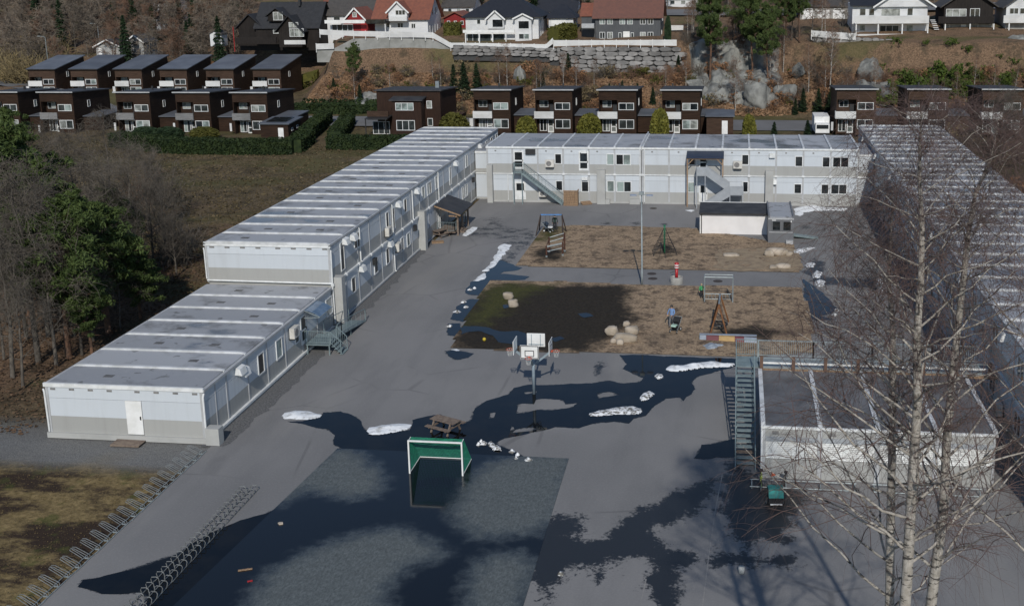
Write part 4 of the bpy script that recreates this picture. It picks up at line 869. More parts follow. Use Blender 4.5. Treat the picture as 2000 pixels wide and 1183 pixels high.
# --- long painted board and crumpled cover
b0 = gz(1366,664); b1 = gz(1478,671); pb = thing('painted_board', 'long board painted blue, red and yellow lying by the stair top', 'painted board', b0)
for k,(t0,t1,mm) in enumerate(((0,.12,'pale_blue_paint'),(.12,.34,'wine_red_paint'),(.34,.62,'yellow_wood'),(.62,.78,'wine_red_paint'),(.78,1.,'pale_blue_paint'))):
    cc = {'pale_blue_paint': (.26,.30,.36), 'wine_red_paint': (.14,.03,.04), 'yellow_wood': (.42,.27,.10)}[mm]; pm = MT.setdefault(mm, mat(mm, cc, tuple(x*.8 for x in cc), 2, rough=.6))
    a = b0.lerp(b1,t0+.002); b = b0.lerp(b1,t1-.002); build('plank', MB().add([(a.x,a.y,.05),(b.x,b.y,.05),(b.x,b.y+.25,.1),(a.x,a.y+.25,.1),(a.x,a.y+.12,.36),(b.x,b.y+.12,.36),(b.x,b.y+.3,.38),(a.x,a.y+.3,.38)],[(3,2,1,0),(4,5,6,7),(0,1,5,4),(1,2,6,5),(2,3,7,6),(3,0,4,7)]), pm, pb)
bx('top_edge', MT['pale_blue_paint'], pb, b0.x, b0.y+.1, .385, b1.x, b0.y+.36, .43)
def lump(name, label, cat, pts, h, m, group=None, z=0., step=.1, rough_=.5, seed=0, parent=None):
    # low heap filling a traced outline, thin at the rim
    poly = rough_loop(gp(pts), .25, .14, seed); P_ = np.array(poly); x0,y0 = P_.min(0); x1,y1 = P_.max(0)
    xs = np.arange(x0,x1+step,step); ys = np.arange(y0,y1+step,step); Xg,Yg = np.meshgrid(xs,ys); S = sdist(poly,Xg,Yg); mx = max(S.max(),.05)
    Nn = np.array([[fbm(a,b,1.3,5,seed)+.5*fbm(a,b,4.5,3,seed) for a in xs] for b in ys])
    Z = z+np.where(S > -step, .45*h*np.sqrt(np.clip((S+step*.6)/mx,0,1))*(1+rough_*Nn)-.02, -.1)
    ids = np.arange(Xg.size).reshape(Xg.shape); qd = np.stack([ids[:-1,:-1],ids[:-1,1:],ids[1:,1:],ids[1:,:-1]],-1).reshape(-1,4); keep = (S.ravel()[qd] > -step).all(1); qd = qd[keep]
    used = np.unique(qd); rm = -np.ones(Xg.size,int); rm[used] = np.arange(len(used)); V = np.stack([Xg.ravel(),Yg.ravel(),Z.ravel()],-1)[used]
    c = V.mean(0); o = npmesh(name, V, rm[qd], m, loc=(c[0],c[1],z), smooth=True)
    return tag(o, label, cat, group) if label else o
lump('tarpaulin', 'grey crumpled plastic cover on the bark by the painted board', 'tarpaulin', [(1373,676),(1385,669),(1405,670),(1412,675),(1400,681),(1385,683)], .4, mat('silver_plastic',(.36,.40,.44),(.22,.25,.28),3,rough=.3), rough_=.9)
# --- snow left over
SG = 'snow patches left in the yard'
for lab, pts, h, mm in (('smooth white snow patch left of the puddle, leftmost in the yard',[(550,812),(556,805),(575,802),(600,803),(620,806),(631,810),(620,816),(600,820),(575,819),(556,817)],.3,snowm),
 ('lumpy snow patch between the first snow patch and the picnic table',[(715,842),(722,835),(745,831),(770,829),(790,828),(804,829),(795,838),(770,843),(745,849),(722,848)],.35,snowm),
 ('small snow sheet beside the timber porch',[(903,460),(912,450),(922,443),(931,444),(925,452),(912,461)],.2,snowm),
 ('long snow ridge left of the rope and swing bed',[(975,482),(985,477),(997,479),(990,490),(980,503),(970,515),(958,525),(950,530),(945,530),(960,510),(970,495)],.35,snowm),
 ('broken snow strip at the left end of the path',[(926,549),(935,541),(945,533),(950,535),(945,545),(935,549)],.22,snowm),
 ('long dirty snow strip ending at the steel stair',[(1301,721),(1310,715),(1340,713),(1365,708),(1390,706),(1436,710),(1436,715),(1400,717),(1370,719),(1330,724),(1306,725)],.4,snowm),
 ('gritty snow strip right of the basketball post',[(1152,808),(1170,801),(1200,796),(1235,794),(1253,798),(1250,806),(1225,809),(1180,811),(1156,812)],.3,dsnow),
 ('small gritty snow heap above the gritty strip',[(1250,778),(1258,769),(1270,763),(1274,769),(1266,780),(1254,783)],.35,dsnow),
 ('tiny snow lump by the long dirty snow strip',[(1279,735),(1285,730),(1293,732),(1294,738),(1285,741)],.35,dsnow),
 ('snow bank along the foot of the end block',[(1549,408),(1560,404),(1590,402),(1620,405),(1655,407),(1650,412),(1600,411),(1570,415),(1562,422),(1553,420)],.45,snowm),
 ('snow spot in the bark before the white hut',[(1407,476),(1415,472),(1428,473),(1432,477),(1424,482),(1412,481)],.15,dsnow),
 ('tapering snow strip right of the sand pit rocks',[(1545,490),(1560,486),(1580,483),(1593,483),(1580,490),(1560,495),(1550,496)],.25,dsnow),
 ('snow spot at the upper end of the right puddle',[(1573,518),(1582,513),(1593,515),(1590,522),(1578,523)],.2,dsnow),
 ('snow spot below the path end at right',[(1587,535),(1595,528),(1604,532),(1602,541),(1592,543)],.25,dsnow),
 ('scattered snow left of the right wing puddle',[(1590,552),(1600,546),(1611,549),(1610,558),(1598,560)],.2,dsnow),
 ('snow patch at the foot of the right wing',[(1712,545),(1720,543),(1730,566),(1722,568)],.2,snowm),
 ('broken ice heap in the puddle right of the green goal',[(954,866),(961,862),(968,868),(978,875),(978,881),(966,880),(956,873)],.35,dsnow),
 ('thin snow sliver at the bark bed corner near the puddle',[(880,682),(892,681),(900,684),(890,686)],.1,snowm),
 ('snow on the step below the panelled stair',[(1339,411),(1350,409),(1358,411),(1350,414)],.12,snowm)):
    lump('snow_patch', lab, 'snow', pts, h, mm, SG, seed=len(lab)*.7)
rnd.seed(5)
for k,(px,py,r) in enumerate([(1000,882,.16),(1012,888,.14),(1032,898,.22),(945,866,.2),(935,868,.15),(910,600,.2),(905,590,.25),(893,609,.3),(878,637,.25),(918,566,.22),(927,563,.18),(1008,895,.1),(1630,615,.25),(1634,606,.2),(940,862,.12),(1095,1121,.14)]):
    p = gz(px,py); m = MB(); n = 8; v = []
    for a in range(3):
        for i in range(n):
            t = 2*pi*i/n; rr_ = r*(1.1-.38*a)*(.75+.5*rnd.random()); v.append((p.x+rr_*cos(t),p.y+rr_*sin(t),a*.07*(.8+.4*rnd.random())))
    m.add(v,[(a*n+i,a*n+(i+1)%n,(a+1)*n+(i+1)%n,(a+1)*n+i) for a in range(2) for i in range(n)]+[tuple(2*n+i for i in range(n))])
    tag(build('snow_chunk', m, dsnow, None, True, loc=p), 'fist to bucket sized lump of melting snow on the wet yard', 'snow', 'loose snow lumps')
# --- boulders
def boulder(label, px, py, w, d, h, seed, m1=None, group='boulders in the play area', name='boulder', base=None, rz=0.):
    p = base or gz(px,py); rs = np.random.RandomState(seed); nu, nv = 14, 9; V = []
    ph = rs.rand(4)*6
    for j in range(nv):
        t = pi*j/(nv-1)
        for i in range(nu):
            a = 2*pi*i/nu; r = 1+.3*fbm(cos(a)*sin(t)+ph[0],sin(a)*sin(t)+ph[1],.9,3,cos(t)+ph[2])
            sx = abs(cos(a))**.75*np.sign(cos(a)); sy = abs(sin(a))**.75*np.sign(sin(a)); st = sin(t)**.7
            V.append((r*sx*st*w/2, r*sy*st*d/2, h*.42+r*(abs(cos(t))**.8*np.sign(cos(t)))*h*.56))
    V = np.array(V); c_, s_ = cos(rz), sin(rz); V[:,:2] = V[:,:2]@np.array([[c_,s_],[-s_,c_]])
    V += np.array([p.x,p.y+d*.42,p.z]); Q = [(j*nu+i,(j+1)*nu+i,(j+1)*nu+(i+1)%nu,j*nu+(i+1)%nu) for j in range(nv-1) for i in range(nu)]
    return tag(npmesh(name, V, Q, m1 or boulderm, loc=(p.x,p.y+d*.42,p.z), smooth=True), label, 'boulder', group)
boulder('tan boulder behind a grey one on the mossy bed corner', 991,586,.95,.8,.6,1); boulder('grey round boulder before a tan one on the mossy bed corner', 1001,601,.85,.8,.62,2)
boulder('upright grey boulder left in the boulder cluster', 1194,656,.95,.8,.68,3); boulder('small pale boulder at the back of the boulder cluster', 1223,639,.6,.5,.4,4); boulder('flat topped grey boulder right in the boulder cluster', 1232,655,1.2,.9,.62,5)
boulder('longest pale boulder in front of the boulder cluster', 1220,669,1.75,.9,.62,6); boulder('smallest round boulder at the left front of the cluster', 1198,671,.5,.45,.36,7); boulder('small wedge boulder touching the longest boulder front', 1211,674,.6,.5,.4,8)
boulder('broad grey green rock at the back of the sand pit', 1517,500,2.1,1.0,.7,9); boulder('rounded brown rock left in the sand pit back', 1502,502,.9,.7,.6,12); boulder('orange rock right end of the sand pit', 1541,501,.8,.6,.4,10); boulder('white flat rock at the left of the sand pit', 1428,503,1.5,.9,.35,11); boulder('low green grey rock front right of the sand pit', 1528,525,1.5,.8,.4,13); boulder('low orange rock front of the sand pit', 1510,526,.8,.6,.3,14)
# --- basketball stand with four hoops
bp = gz(1043,769); bs = thing('basketball_stand', 'four sided basketball stand at the edge of the puddle', 'basketball stand', bp); bgst = mat('blue_grey_steel', (.25,.31,.35), (.2,.25,.29), 2, rough=.45); orng = mat('orange_paint', (.55,.10,.05), (.45,.08,.04), 3, rough=.5); blackp = mat('black_print', (.02,.02,.025), None, 3, rough=.6); netm = mat('white_net', (.55,.56,.55), None, 3, rough=.9)
build('pole', MB().tube([bp,(bp.x,bp.y,2.95)], .105, 10), bgst, bs, True)
for k,(dx_,dy_) in enumerate(((0,-1),(1,0),(0,1),(-1,0))):
    sx, sy = -dy_, dx_; O = Vector((bp.x,bp.y,0)); Dn = Vector((dx_,dy_,0)); Sd = Vector((sx,sy,0)); R1 = 1.15
    build('arm', MB().bar(O+Vector((0,0,2.0)), O+Dn*(R1-.05)+Vector((0,0,2.9)), .1, .12), bgst, bs)
    def slab(cen, w_, z0, z1, t0, t1): 
        m = MB(); pts_ = [cen+Sd*a+Dn*b+Vector((0,0,z)) for z in (z0,z1) for a,b in ((-w_/2,t0),(w_/2,t0),(w_/2,t1),(-w_/2,t1))]; m.add(pts_,[(3,2,1,0),(4,5,6,7),(0,1,5,4),(1,2,6,5),(2,3,7,6),(3,0,4,7)]); return m
    cb = O+Dn*R1; bd = build('backboard', slab(cb,1.2,2.85,3.75,0,.04), whitep, bs); m = MB()
    for z0,z1,w_,of in ((2.87,2.92,1.16,0),(3.68,3.73,1.16,0)): m.v += []; t = slab(cb,w_,z0,z1,.04,.047); m.add(t.v,t.f)
    for s_ in (-1,1): t = slab(cb+Sd*s_*.56,.05,2.925,3.675,.04,.047); m.add(t.v,t.f); t = slab(cb+Sd*s_*.28,.05,3.0,3.42,.04,.047); m.add(t.v,t.f)
    for z in (3.0,3.37): t = slab(cb,.5,z,z+.05,.041,.049); m.add(t.v,t.f)
    build('marking', m, blackp, bd)
    hc = cb+Dn*.38+Vector((0,0,3.02)); ring = [hc+Vector((.225*cos(2*pi*i/16),.225*sin(2*pi*i/16),0)) for i in range(17)]
    hm = MB().tube(ring,.016,6); hm.bar(cb+Dn*.04+Vector((0,0,2.98)),cb+Dn*.17+Vector((0,0,3.01)),.12,.1); hp = build('hoop', hm, orng, bs); m = MB()
    for i in range(10):
        t0 = 2*pi*i/10
        for s_ in (-.5,.5): m.tube([hc+Vector((.225*cos(t0),.225*sin(t0),0)),hc+Vector((.15*cos(t0+s_*.6),.15*sin(t0+s_*.6),-.22)),hc+Vector((.12*cos(t0+s_*1.2),.12*sin(t0+s_*1.2),-.42))], .007, 4)
    build('net', m, netm, hp)
    m = MB(); m.bar(cb-Dn*.02+Sd*-.5+Vector((0,0,3.0)),cb-Dn*.02+Sd*.5+Vector((0,0,3.0)),.04,.05); m.bar(cb-Dn*.02+Sd*-.3+Vector((0,0,2.9)),cb-Dn*.02+Sd*-.3+Vector((0,0,3.7)),.04,.04); m.bar(cb-Dn*.02+Sd*.3+Vector((0,0,2.9)),cb-Dn*.02+Sd*.3+Vector((0,0,3.7)),.04,.04); build('back_frame', m, bgst, bs)
# --- green net goal
g0 = gz(801.3,923); g1 = gz(903.3,930); gl = thing('football_goal', 'white framed football goal with a green net in the puddle', 'football goal', g0); gy0 = (g0.y+g1.y)/2; GH = 1.98; DT, DB = .45, 2.0
for p in (g0,g1): bx('post', whitep, gl, p.x-.04, gy0-.04, 0, p.x+.04, gy0+.04, GH)
bx('crossbar', whitep, gl, g0.x+.04, gy0-.04, GH-.08, g1.x-.04, gy0+.04, GH-.001)
m = MB()
for p in (g0,g1): m.tube([(p.x,gy0,.05),(p.x,gy0+DB,.05)], .025, 6); m.tube([(p.x,gy0,GH-.04),(p.x,gy0+DT,GH-.02)], .02, 6)
m.tube([(g0.x,gy0+DB,.05),(g1.x,gy0+DB,.05)], .025, 6); build('ground_frame', m, whitep, gl)
greenn = mat('green_net_cord', (.03,.33,.19), (.022,.24,.14), 5, rough=.8); P_ = []; R_ = []
def strand(pts_): P_.append(pts_); R_.append([.012]*len(pts_))
nb = 34; sag = lambda u,v: .12*sin(pi*u)*sin(pi*v)
prof = lambda v: (gy0+DT+(DB-DT)*v, GH-.04-(GH-.1)*v)
for i in range(nb+1):
    u = i/nb; x = g0.x+(g1.x-g0.x)*u; strand([(x,prof(v)[0]+sag(u,v),prof(v)[1]) for v in (0,.25,.5,.75,1)]); 
for j in range(24):
    v = j/23; strand([(g0.x+(g1.x-g0.x)*u,prof(v)[0]+sag(u,v),prof(v)[1]) for u in (0,.25,.5,.75,1)])
for j in range(6):
    v = j/5; strand([(g0.x+(g1.x-g0.x)*u,gy0+DT*v,GH-.03-.05*sin(pi*u)) for u in (0,.25,.5,.75,1)])
for x in (g0.x,g1.x):
    for j in range(23):
        v = j/22; y1,z1 = prof(v); strand([(x,gy0+(y1-gy0)*t,z1) for t in (0,.25,.5,.75,1)])
    for j in range(1,17):
        t = j/17; strand([(x,gy0+(prof(v)[0]-gy0)*t,prof(v)[1]) for v in (0,.25,.5,.75,1)])
V_,Q_ = tubes(P_,R_,3); npmesh('net', V_, Q_, greenn, gl)
# --- litter, ball, bucket, covers
def simple(name, label, cat, mb, m, p, smooth=False, group=None): return tag(build(name, mb, m, None, smooth, loc=p), label, cat, group)
def ballmb(p, r):
    m = MB(); n = 14; k = 9; v = [(p.x+r*sin(pi*j/(k-1))*cos(2*pi*i/n),p.y+r*sin(pi*j/(k-1))*sin(2*pi*i/n),p.z+r-r*cos(pi*j/(k-1))) for j in range(k) for i in range(n)]
    return m.add(v,[(j*n+i,j*n+(i+1)%n,(j+1)*n+(i+1)%n,(j+1)*n+i) for j in range(k-1) for i in range(n)])
p = gz(946,667); p.z = .05; o = simple('ball', 'yellow ball on the wet bed by the puddle', 'ball', ballmb(p,.14), mat('yellow_plastic',(.55,.42,.03),(.48,.35,.03),3,rough=.5), p, True)
build('seam', MB().tube([(p.x+.141*cos(t),p.y+.141*sin(t),.19) for t in [2*pi*i/16 for i in range(17)]], .006, 4), darkm, o, loc=p)
p = gz(1448,1118); m = MB().tube([p,(p.x,p.y,.02),(p.x,p.y,.3),(p.x,p.y,.31),(p.x,p.y,.28)], [.11,.13,.15,.13,.125], 14); o = simple('bucket', 'white bucket standing on the wet yard near the container', 'bucket', m, mat('dirty_white_plastic',(.5,.49,.45),None,5,rough=.5), p, True)
build('handle', MB().tube([(p.x+.15*cos(t),p.y-.02-.05*sin(t),.29-.12*sin(t)) for t in [pi*i/8 for i in range(9)]], .006, 4), darkm, o, loc=p)
a = gz(465,1115); b = gz(493,1111); simple('plank_piece', 'pale plank lying in the puddle by the low bike racks', 'plank', MB().bar((a.x,a.y,.04),(b.x,b.y,.04),.09,.04).bar((a.x+.1,a.y+.02,.02),(b.x-.2,b.y+.02,.02),.05,.02), timber, a)
p = gz(488,1136); simple('litter', 'red scrap of litter near the pale plank', 'litter', MB().bar((p.x-.12,p.y,.03),(p.x+.1,p.y+.08,.04),.08,.03).bar((p.x-.05,p.y-.05,.03),(p.x+.05,p.y+.1,.05),.05,.02), redp, p)
p = gz(548,1023); simple('litter', 'pale flat stone in the puddle above the plank', 'stone', MB().prism([(p.x-.14,p.y),(p.x-.02,p.y-.1),(p.x+.14,p.y-.02),(p.x+.08,p.y+.1),(p.x-.08,p.y+.08)],.01,.08), boulderm, p)
ironm = mat('cast_iron', (.06,.045,.04), (.04,.033,.03), 6, rough=.8)
for lab,px,py in (('manhole cover on the path, farther of the two by the lamp mast',1273,534.5),('manhole cover on the path, nearer of the two by the lamp mast',1275,544),('manhole cover on the path behind the steel goal',1402,549),('manhole cover on the asphalt before the end block',1276,407)):
    p = gz(px,py); m = MB(); m.tube([(p.x,p.y,.001),(p.x,p.y,.012)], .42, 22); m.tube([(p.x,p.y,.012),(p.x,p.y,.018)], .34, 22); simple('manhole_cover', lab, 'manhole cover', m, ironm, p)
# ---------------------------------------------------------------- container building, its stair and roof walk
KX0, KX1, KY0, KY1, KH = 1.68, 13.8, 55.7, 63.9, 3.05
kc = thing('container_building', 'grey container building with white slatted shutters behind the birches', 'container building', (KX0,KY0,0)); kq = Wall(kc, (KX0,KY0), '-y')
shut = mat('white_shutter', (.74,.75,.74), (.6,.6,.58), 1.5, rough=.45); kw = (KX1-KX0)/4; kroof = mat('container_roof', (.15,.145,.145), (.085,.08,.078), .5, rough=.5)
bx('core', ductm, kc, KX0+.05, KY0+.12, 0, KX1-.05, KY1, KH-.15)
for i in range(5): kq.box('post', postm, i*kw-.13+(.13 if i == 0 else 0), i*kw+.13-(.13 if i == 4 else 0), -.1, .06, 0, KH-.1)
for i in range(4):
    a, b = i*kw+.14, (i+1)*kw-.14
    kq.box('base_panel', grey_p, a, b, -.12, .0, 0, 1.12); kq.box('header_panel', grey_p, a, b, -.12, .02, 2.3, KH-.15); kq.box('shutter_box', gpan, a, b, -.1, .09, 2.18, 2.42); kq.box('vent', fan_m, a+.35, a+.7, 0, .04, 2.55, 2.75)
    m = MB()
    for k in range(9): x0,y0_,x1,y1_ = kq.rng(a,b,-.02,.0); z = 1.15+k*.113; m.add([(x0,KY0+.02,z),(x1,KY0+.02,z),(x1,KY0-.07,z+.03),(x0,KY0-.07,z+.03),(x0,KY0+.02,z+.095),(x1,KY0+.02,z+.095)],[(0,1,2,3),(3,2,5,4),(0,3,4),(1,5,2),(0,4,5,1)])
    sh = kq.build('shutter', m, shut)
    bx('roof_panel', kroof, kc, KX0+i*kw+.1, KY0+.05, KH-.15, KX0+(i+1)*kw-.1, KY1, KH-.02)
for i in range(5):
    x = KX0+i*kw; build('roof_rib', MB().ext([(KY0-.03,KH-.14),(KY1,KH-.14),(KY1,KH+.08),(KY0+.25,KH+.08),(KY0-.03,KH-.02)], x-.12, x+.12, 'x'), ribm, kc)
kq.box('fascia', rwhite, -.1, KX1-KX0+.1, -.02, .1, KH-.16, KH-.02); kl = Wall(kc, (KX0,KY0), '-x')
for i in range(3): kl.box('wall_panel', white_p, .15+i*2.7, 2.75+i*2.7, -.05, .02, .2, KH-.16)
build('downpipe', MB().tube([(KX0-.06,KY0-.08,KH-.2),(KX0-.06,KY0-.1,.1)], .06, 8), rwhite, kc)
# roof walk with railing behind the roof
rk = thing('roof_walkway', 'raised walkway with grey railing and timber posts behind the container roof', 'walkway', (KX0,KY1,0)); wy0, wy1, wz = KY1+.15, KY1+2.0, 3.15; wx1 = 15.7
bx('deck', steel, rk, KX0-.1, wy0+.1, wz-.1, wx1, wy1, wz); bx('edge_beam', timber, rk, KX0, wy0-.06, wz-.28, wx1, wy0+.06, wz-.08)
for k in range(8):
    x = KX0+.08+k*1.93; bx('post', mat('brown_post',(.13,.075,.05),None,3,rough=.8) if 'bp_' not in MT else MT['bp_'], rk, x-.1, wy0-.1, wz-.28, x+.1, wy0-.05, wz+.75); MT.setdefault('bp_', bpy.data.materials['brown_post'])
    bx('leg', steel, rk, x-.05, wy1-.1, 0, x+.05, wy1, wz-.1)
m = MB(); railing(m, [(KX0-.1,wy1-.05,wz),(5.,wy1-.05,wz),(8.6,wy1-.05,wz),(12.2,wy1-.05,wz),(wx1,wy1-.05,wz)], 1.1, .12, .02, .05); build('railing', m, steel, rk)
build('low_rail', MB().bar((KX0,wy0,wz+.62),(wx1,wy0,wz+.62),.05,.05), steel, rk); build('low_rail', MB().bar((KX0,wy0,wz+.3),(wx1,wy0,wz+.3),.03,.12), shut, rk)
# long stair
st = thing('roof_stair', 'long grey green steel stair climbing to the container roof walk', 'outdoor stair', (.3,56.6,0)); sx0, sx1 = .22, 1.32; yt = wy0+.1; y_b = 56.7; n = 19
for k in range(n): t = (k+1)/(n+1); y = y_b+(yt-y_b)*t; bx('tread', oldwood if k == 2 else steel_g, st, sx0+.06, y-.15, wz*t-.03, sx1-.06, y+.17, wz*t+.01)
bx('landing', steel_g, st, sx0, yt, wz-.06, sx1+.3, wy1, wz)
for x in (sx0,sx1): build('stringer', MB().bar((x,y_b-.2,-.02),(x,yt,wz-.05),.06,.26), steel_g, st); build('handrail', MB().bar((x,y_b+.1,1.0),(x,yt,wz+1.0),.05,.05), steel_g, st); [build('baluster', MB().bar((x,y_b+(yt-y_b)*t,wz*t),(x,y_b+(yt-y_b)*t,wz*t+1.0),.035,.035), steel_g, st) for t in (.02,.26,.5,.74,.98)]
m = MB(); railing(m, [(sx0,yt,wz),(sx0,wy1,wz),(sx1+.3,wy1,wz)], 1.1, .12, .018, .04); build('railing', m, steel_g, st)
for x in (sx0+.05,sx1-.05): bx('leg', steel_g, st, x-.05, wy1-.1, 0, x+.05, wy1, wz-.06); bx('leg', steel_g, st, x-.04, 61, 0, x+.04, 61.08, 1.3)
# --- low rail stands before the container, bikes and a child trailer
tyre = mat('tyre_rubber', (.012,.012,.013), None, 4, rough=.85); lime = mat('lime_paint', (.42,.50,.04), (.36,.43,.03), 3, rough=.4); teal = mat('teal_fabric', (.02,.21,.19), (.015,.15,.14), 3, rough=.75); blk = mat('black_fabric', (.016,.016,.018), None, 3, rough=.85)
br = thing('bike_rail', 'long pair of thin steel rails before the container front', 'bike rail', (1.2,54.9,0)); m = MB()
for y,z in ((54.75,.35),(54.4,.1)): build('rail', MB().tube([(1.0,y,z),(6.6,y,z)], .025, 6), steel, br)
for x in (1.1,2.9,4.7,6.5): build('stand', MB().tube([(x,54.4,0),(x,54.4,.1),(x,54.75,.35),(x,54.75,0)], .025, 6), steel, br)
br2 = copy_tree(br); br2['label'] = 'second pair of thin steel rails, right of the first, before the container'; br2.location = (7.6,54.9,0); br['group'] = br2['group'] = 'bike rails'
def wheel(root, c, r, ax='x'):
    n = 20; m = MB()
    f = (lambda a,rr: (c[0],c[1]+rr*cos(a),c[2]+rr*sin(a)))
    w = build('wheel', MB().tube([f(2*pi*i/n,r) for i in range(n+1)], .026, 6), tyre, root); m = MB().tube([f(2*pi*i/n,r-.03) for i in range(n+1)], .01, 4)
    for i in range(8): m.tube([f(pi*i/4,0),f(pi*i/4,r-.03)], .004, 3)
    build('spokes', m, steel, w); return w
def bicycle(label, loc, rz, frame_m, lean=.1):
    b = thing('bicycle', label, 'bicycle', (0,0,0), 'parked bicycles'); r = .34
    wheel(b, (0,-.52,r), r); wheel(b, (0,.52,r), r); m = MB(); bb = (0,.08,.3); sp = (0,.2,.82); hd = (0,-.36,.86); hb = (0,-.4,.66)
    for a,c in ((bb,sp),(sp,hd),(bb,hb),(hd,hb),(bb,(0,.52,r)),((0,.18,.74),(0,.52,r)),(hb,(0,-.52,r))): m.tube([a,c], .022, 6)
    build('frame', m, frame_m, b); build('saddle', MB().ext([(-.06,.87),(.06,.87),(.09,.93),(-.09,.93)], .12, .36, 'y'), blk, b); build('handlebar', MB().tube([(-.3,-.3,1.02),(-.1,-.38,1.0),(0,-.37,.96),(.1,-.38,1.0),(.3,-.3,1.02)], .016, 6), darkm, b)
    m = MB(); m.tube([(.06,.08,.3),(.1,.08,.13)], .015, 5); m.tube([(-.06,.08,.3),(-.1,.08,.47)], .015, 5); build('crank', m, darkm, b)
    place(b, loc, rz); b.rotation_euler.y = lean; return b
p = gz(1487,957); bicycle('lime green bicycle leaning at the container corner', (p.x-.05,p.y+.3,0), .05, lime, .06); p = gz(1520,958); bicycle('black bicycle hitched to the teal trailer', (p.x+.25,p.y+.2,0), -.25, darkm, .1)
p = gz(1514,993); t = thing('child_trailer', 'teal and black child bicycle trailer before the container', 'bicycle trailer', (0,0,0))
build('body', MB().ext([(-.5,.25),(.5,.25),(.42,.75),(.15,.98),(-.35,.98),(-.55,.6)], -.36, .36, 'x'), blk, t); build('hood', MB().ext([(-.57,.62),(-.36,1.0),(.16,1.0),(.44,.76),(.4,.7),(.1,.93),(-.33,.93)], -.38, .38, 'x'), teal, t); bx('window', glass_d, t, -.26, -.37, .72, .26, -.3, .93); bx('bumper', whitep, t, -.3, -.62, .26, .3, -.56, .31)
for s in (-1,1): wheel(t, (s*.44,.02,.25), .25)
build('tow_bar', MB().tube([(.3,.45,.3),(.36,.8,.3),(.2,1.2,.34)], .02, 6), darkm, t); build('flag_pole', MB().tube([(-.15,.4,.8),(-.15,.45,1.6)], .008, 4), darkm, t); build('flag', MB().add([(-.15,.45,1.6),(-.15,.45,1.3),(.12,.45,1.42),(-.15,.46,1.6),(-.15,.46,1.3),(.12,.46,1.42)],[(0,1,2),(5,4,3),(0,3,4,1),(1,4,5,2),(2,5,3,0)]), mat('orange_cloth',(.6,.1,.03),None,3), t); place(t, (p.x,p.y+.5,0), .08)
# --- bicycle racks along the lawn edge
rackm = mat('rack_steel', (.20,.215,.22), (.14,.15,.155), 4, rough=.5)
def hoop_rack():
    t = thing('bike_rack', '', 'bike rack', (0,0,0), 'steel bike racks along the lawn')
    for y in (-.07,.07):
        build('hoop', MB().tube([(.28,y,.04),(.24,y,.18),(-.5,y+.12,.44),(-.7,y+.15,.42),(-.76,y+.14,.33),(-.05,y,.04)], .016, 6), rackm, t)
    for x in (.3,.0): build('base_rail', MB().tube([(x,-.42,.03),(x,.42,.03)], .022, 6), steel, t)
    build('foot', MB().bar((.05,-.02,.03),(.32,-.02,.03),.06,.05), steel, t); return t
rk0 = hoop_rack(); n = 21
for i in range(n):
    o = rk0 if i == 0 else copy_tree(rk0); y = 55.5-i*.81; a = gx(390,885,-30.6)
    place(o, (-30.62+.03*rnd.uniform(-1,1),y,.0), rnd.uniform(-.05,.05))
    o['label'] = ('two hooped steel bike rack at the far end of the lawn row, beside the gravel' if i == 0 else 'second steel rack of the lawn row, next to the far end one' if i == 1 else 'galvanised two hooped bike rack in the row along the lawn edge')
def low_rack():
    t = thing('low_bike_rack', 'low dark double sided bike rack in the row on the asphalt', 'bike rack', (0,0,0), 'low bike racks standing on the asphalt')
    for k in range(4):
        for s in (-1,1):
            y = -.66+k*.44+(.2 if s > 0 else 0); build('loop', MB().tube([(s*.06,y,.04),(s*.1,y,.3),(s*.2,y,.36),(s*.42,y,.34),(s*.47,y,.24),(s*.42,y,.04)], .021, 6), darkst, t)
    for x in (-.42,.0,.42): build('base_rail', MB().tube([(x,-.88,.03),(x,.88,.03)], .024, 6), darkst, t)
    return t
darkst = mat('dull_steel', (.17,.18,.18), (.10,.105,.105), 4, rough=.55); lr0 = low_rack()
for i in range(8):
    o = lr0 if i == 0 else copy_tree(lr0); place(o, (-25.7-.02*i,50.6-i*1.77,0), 0)
    o['label'] = 'low dark double sided bike rack in the row on the asphalt' if i else 'far end section of the low double bike rack row on dry asphalt'
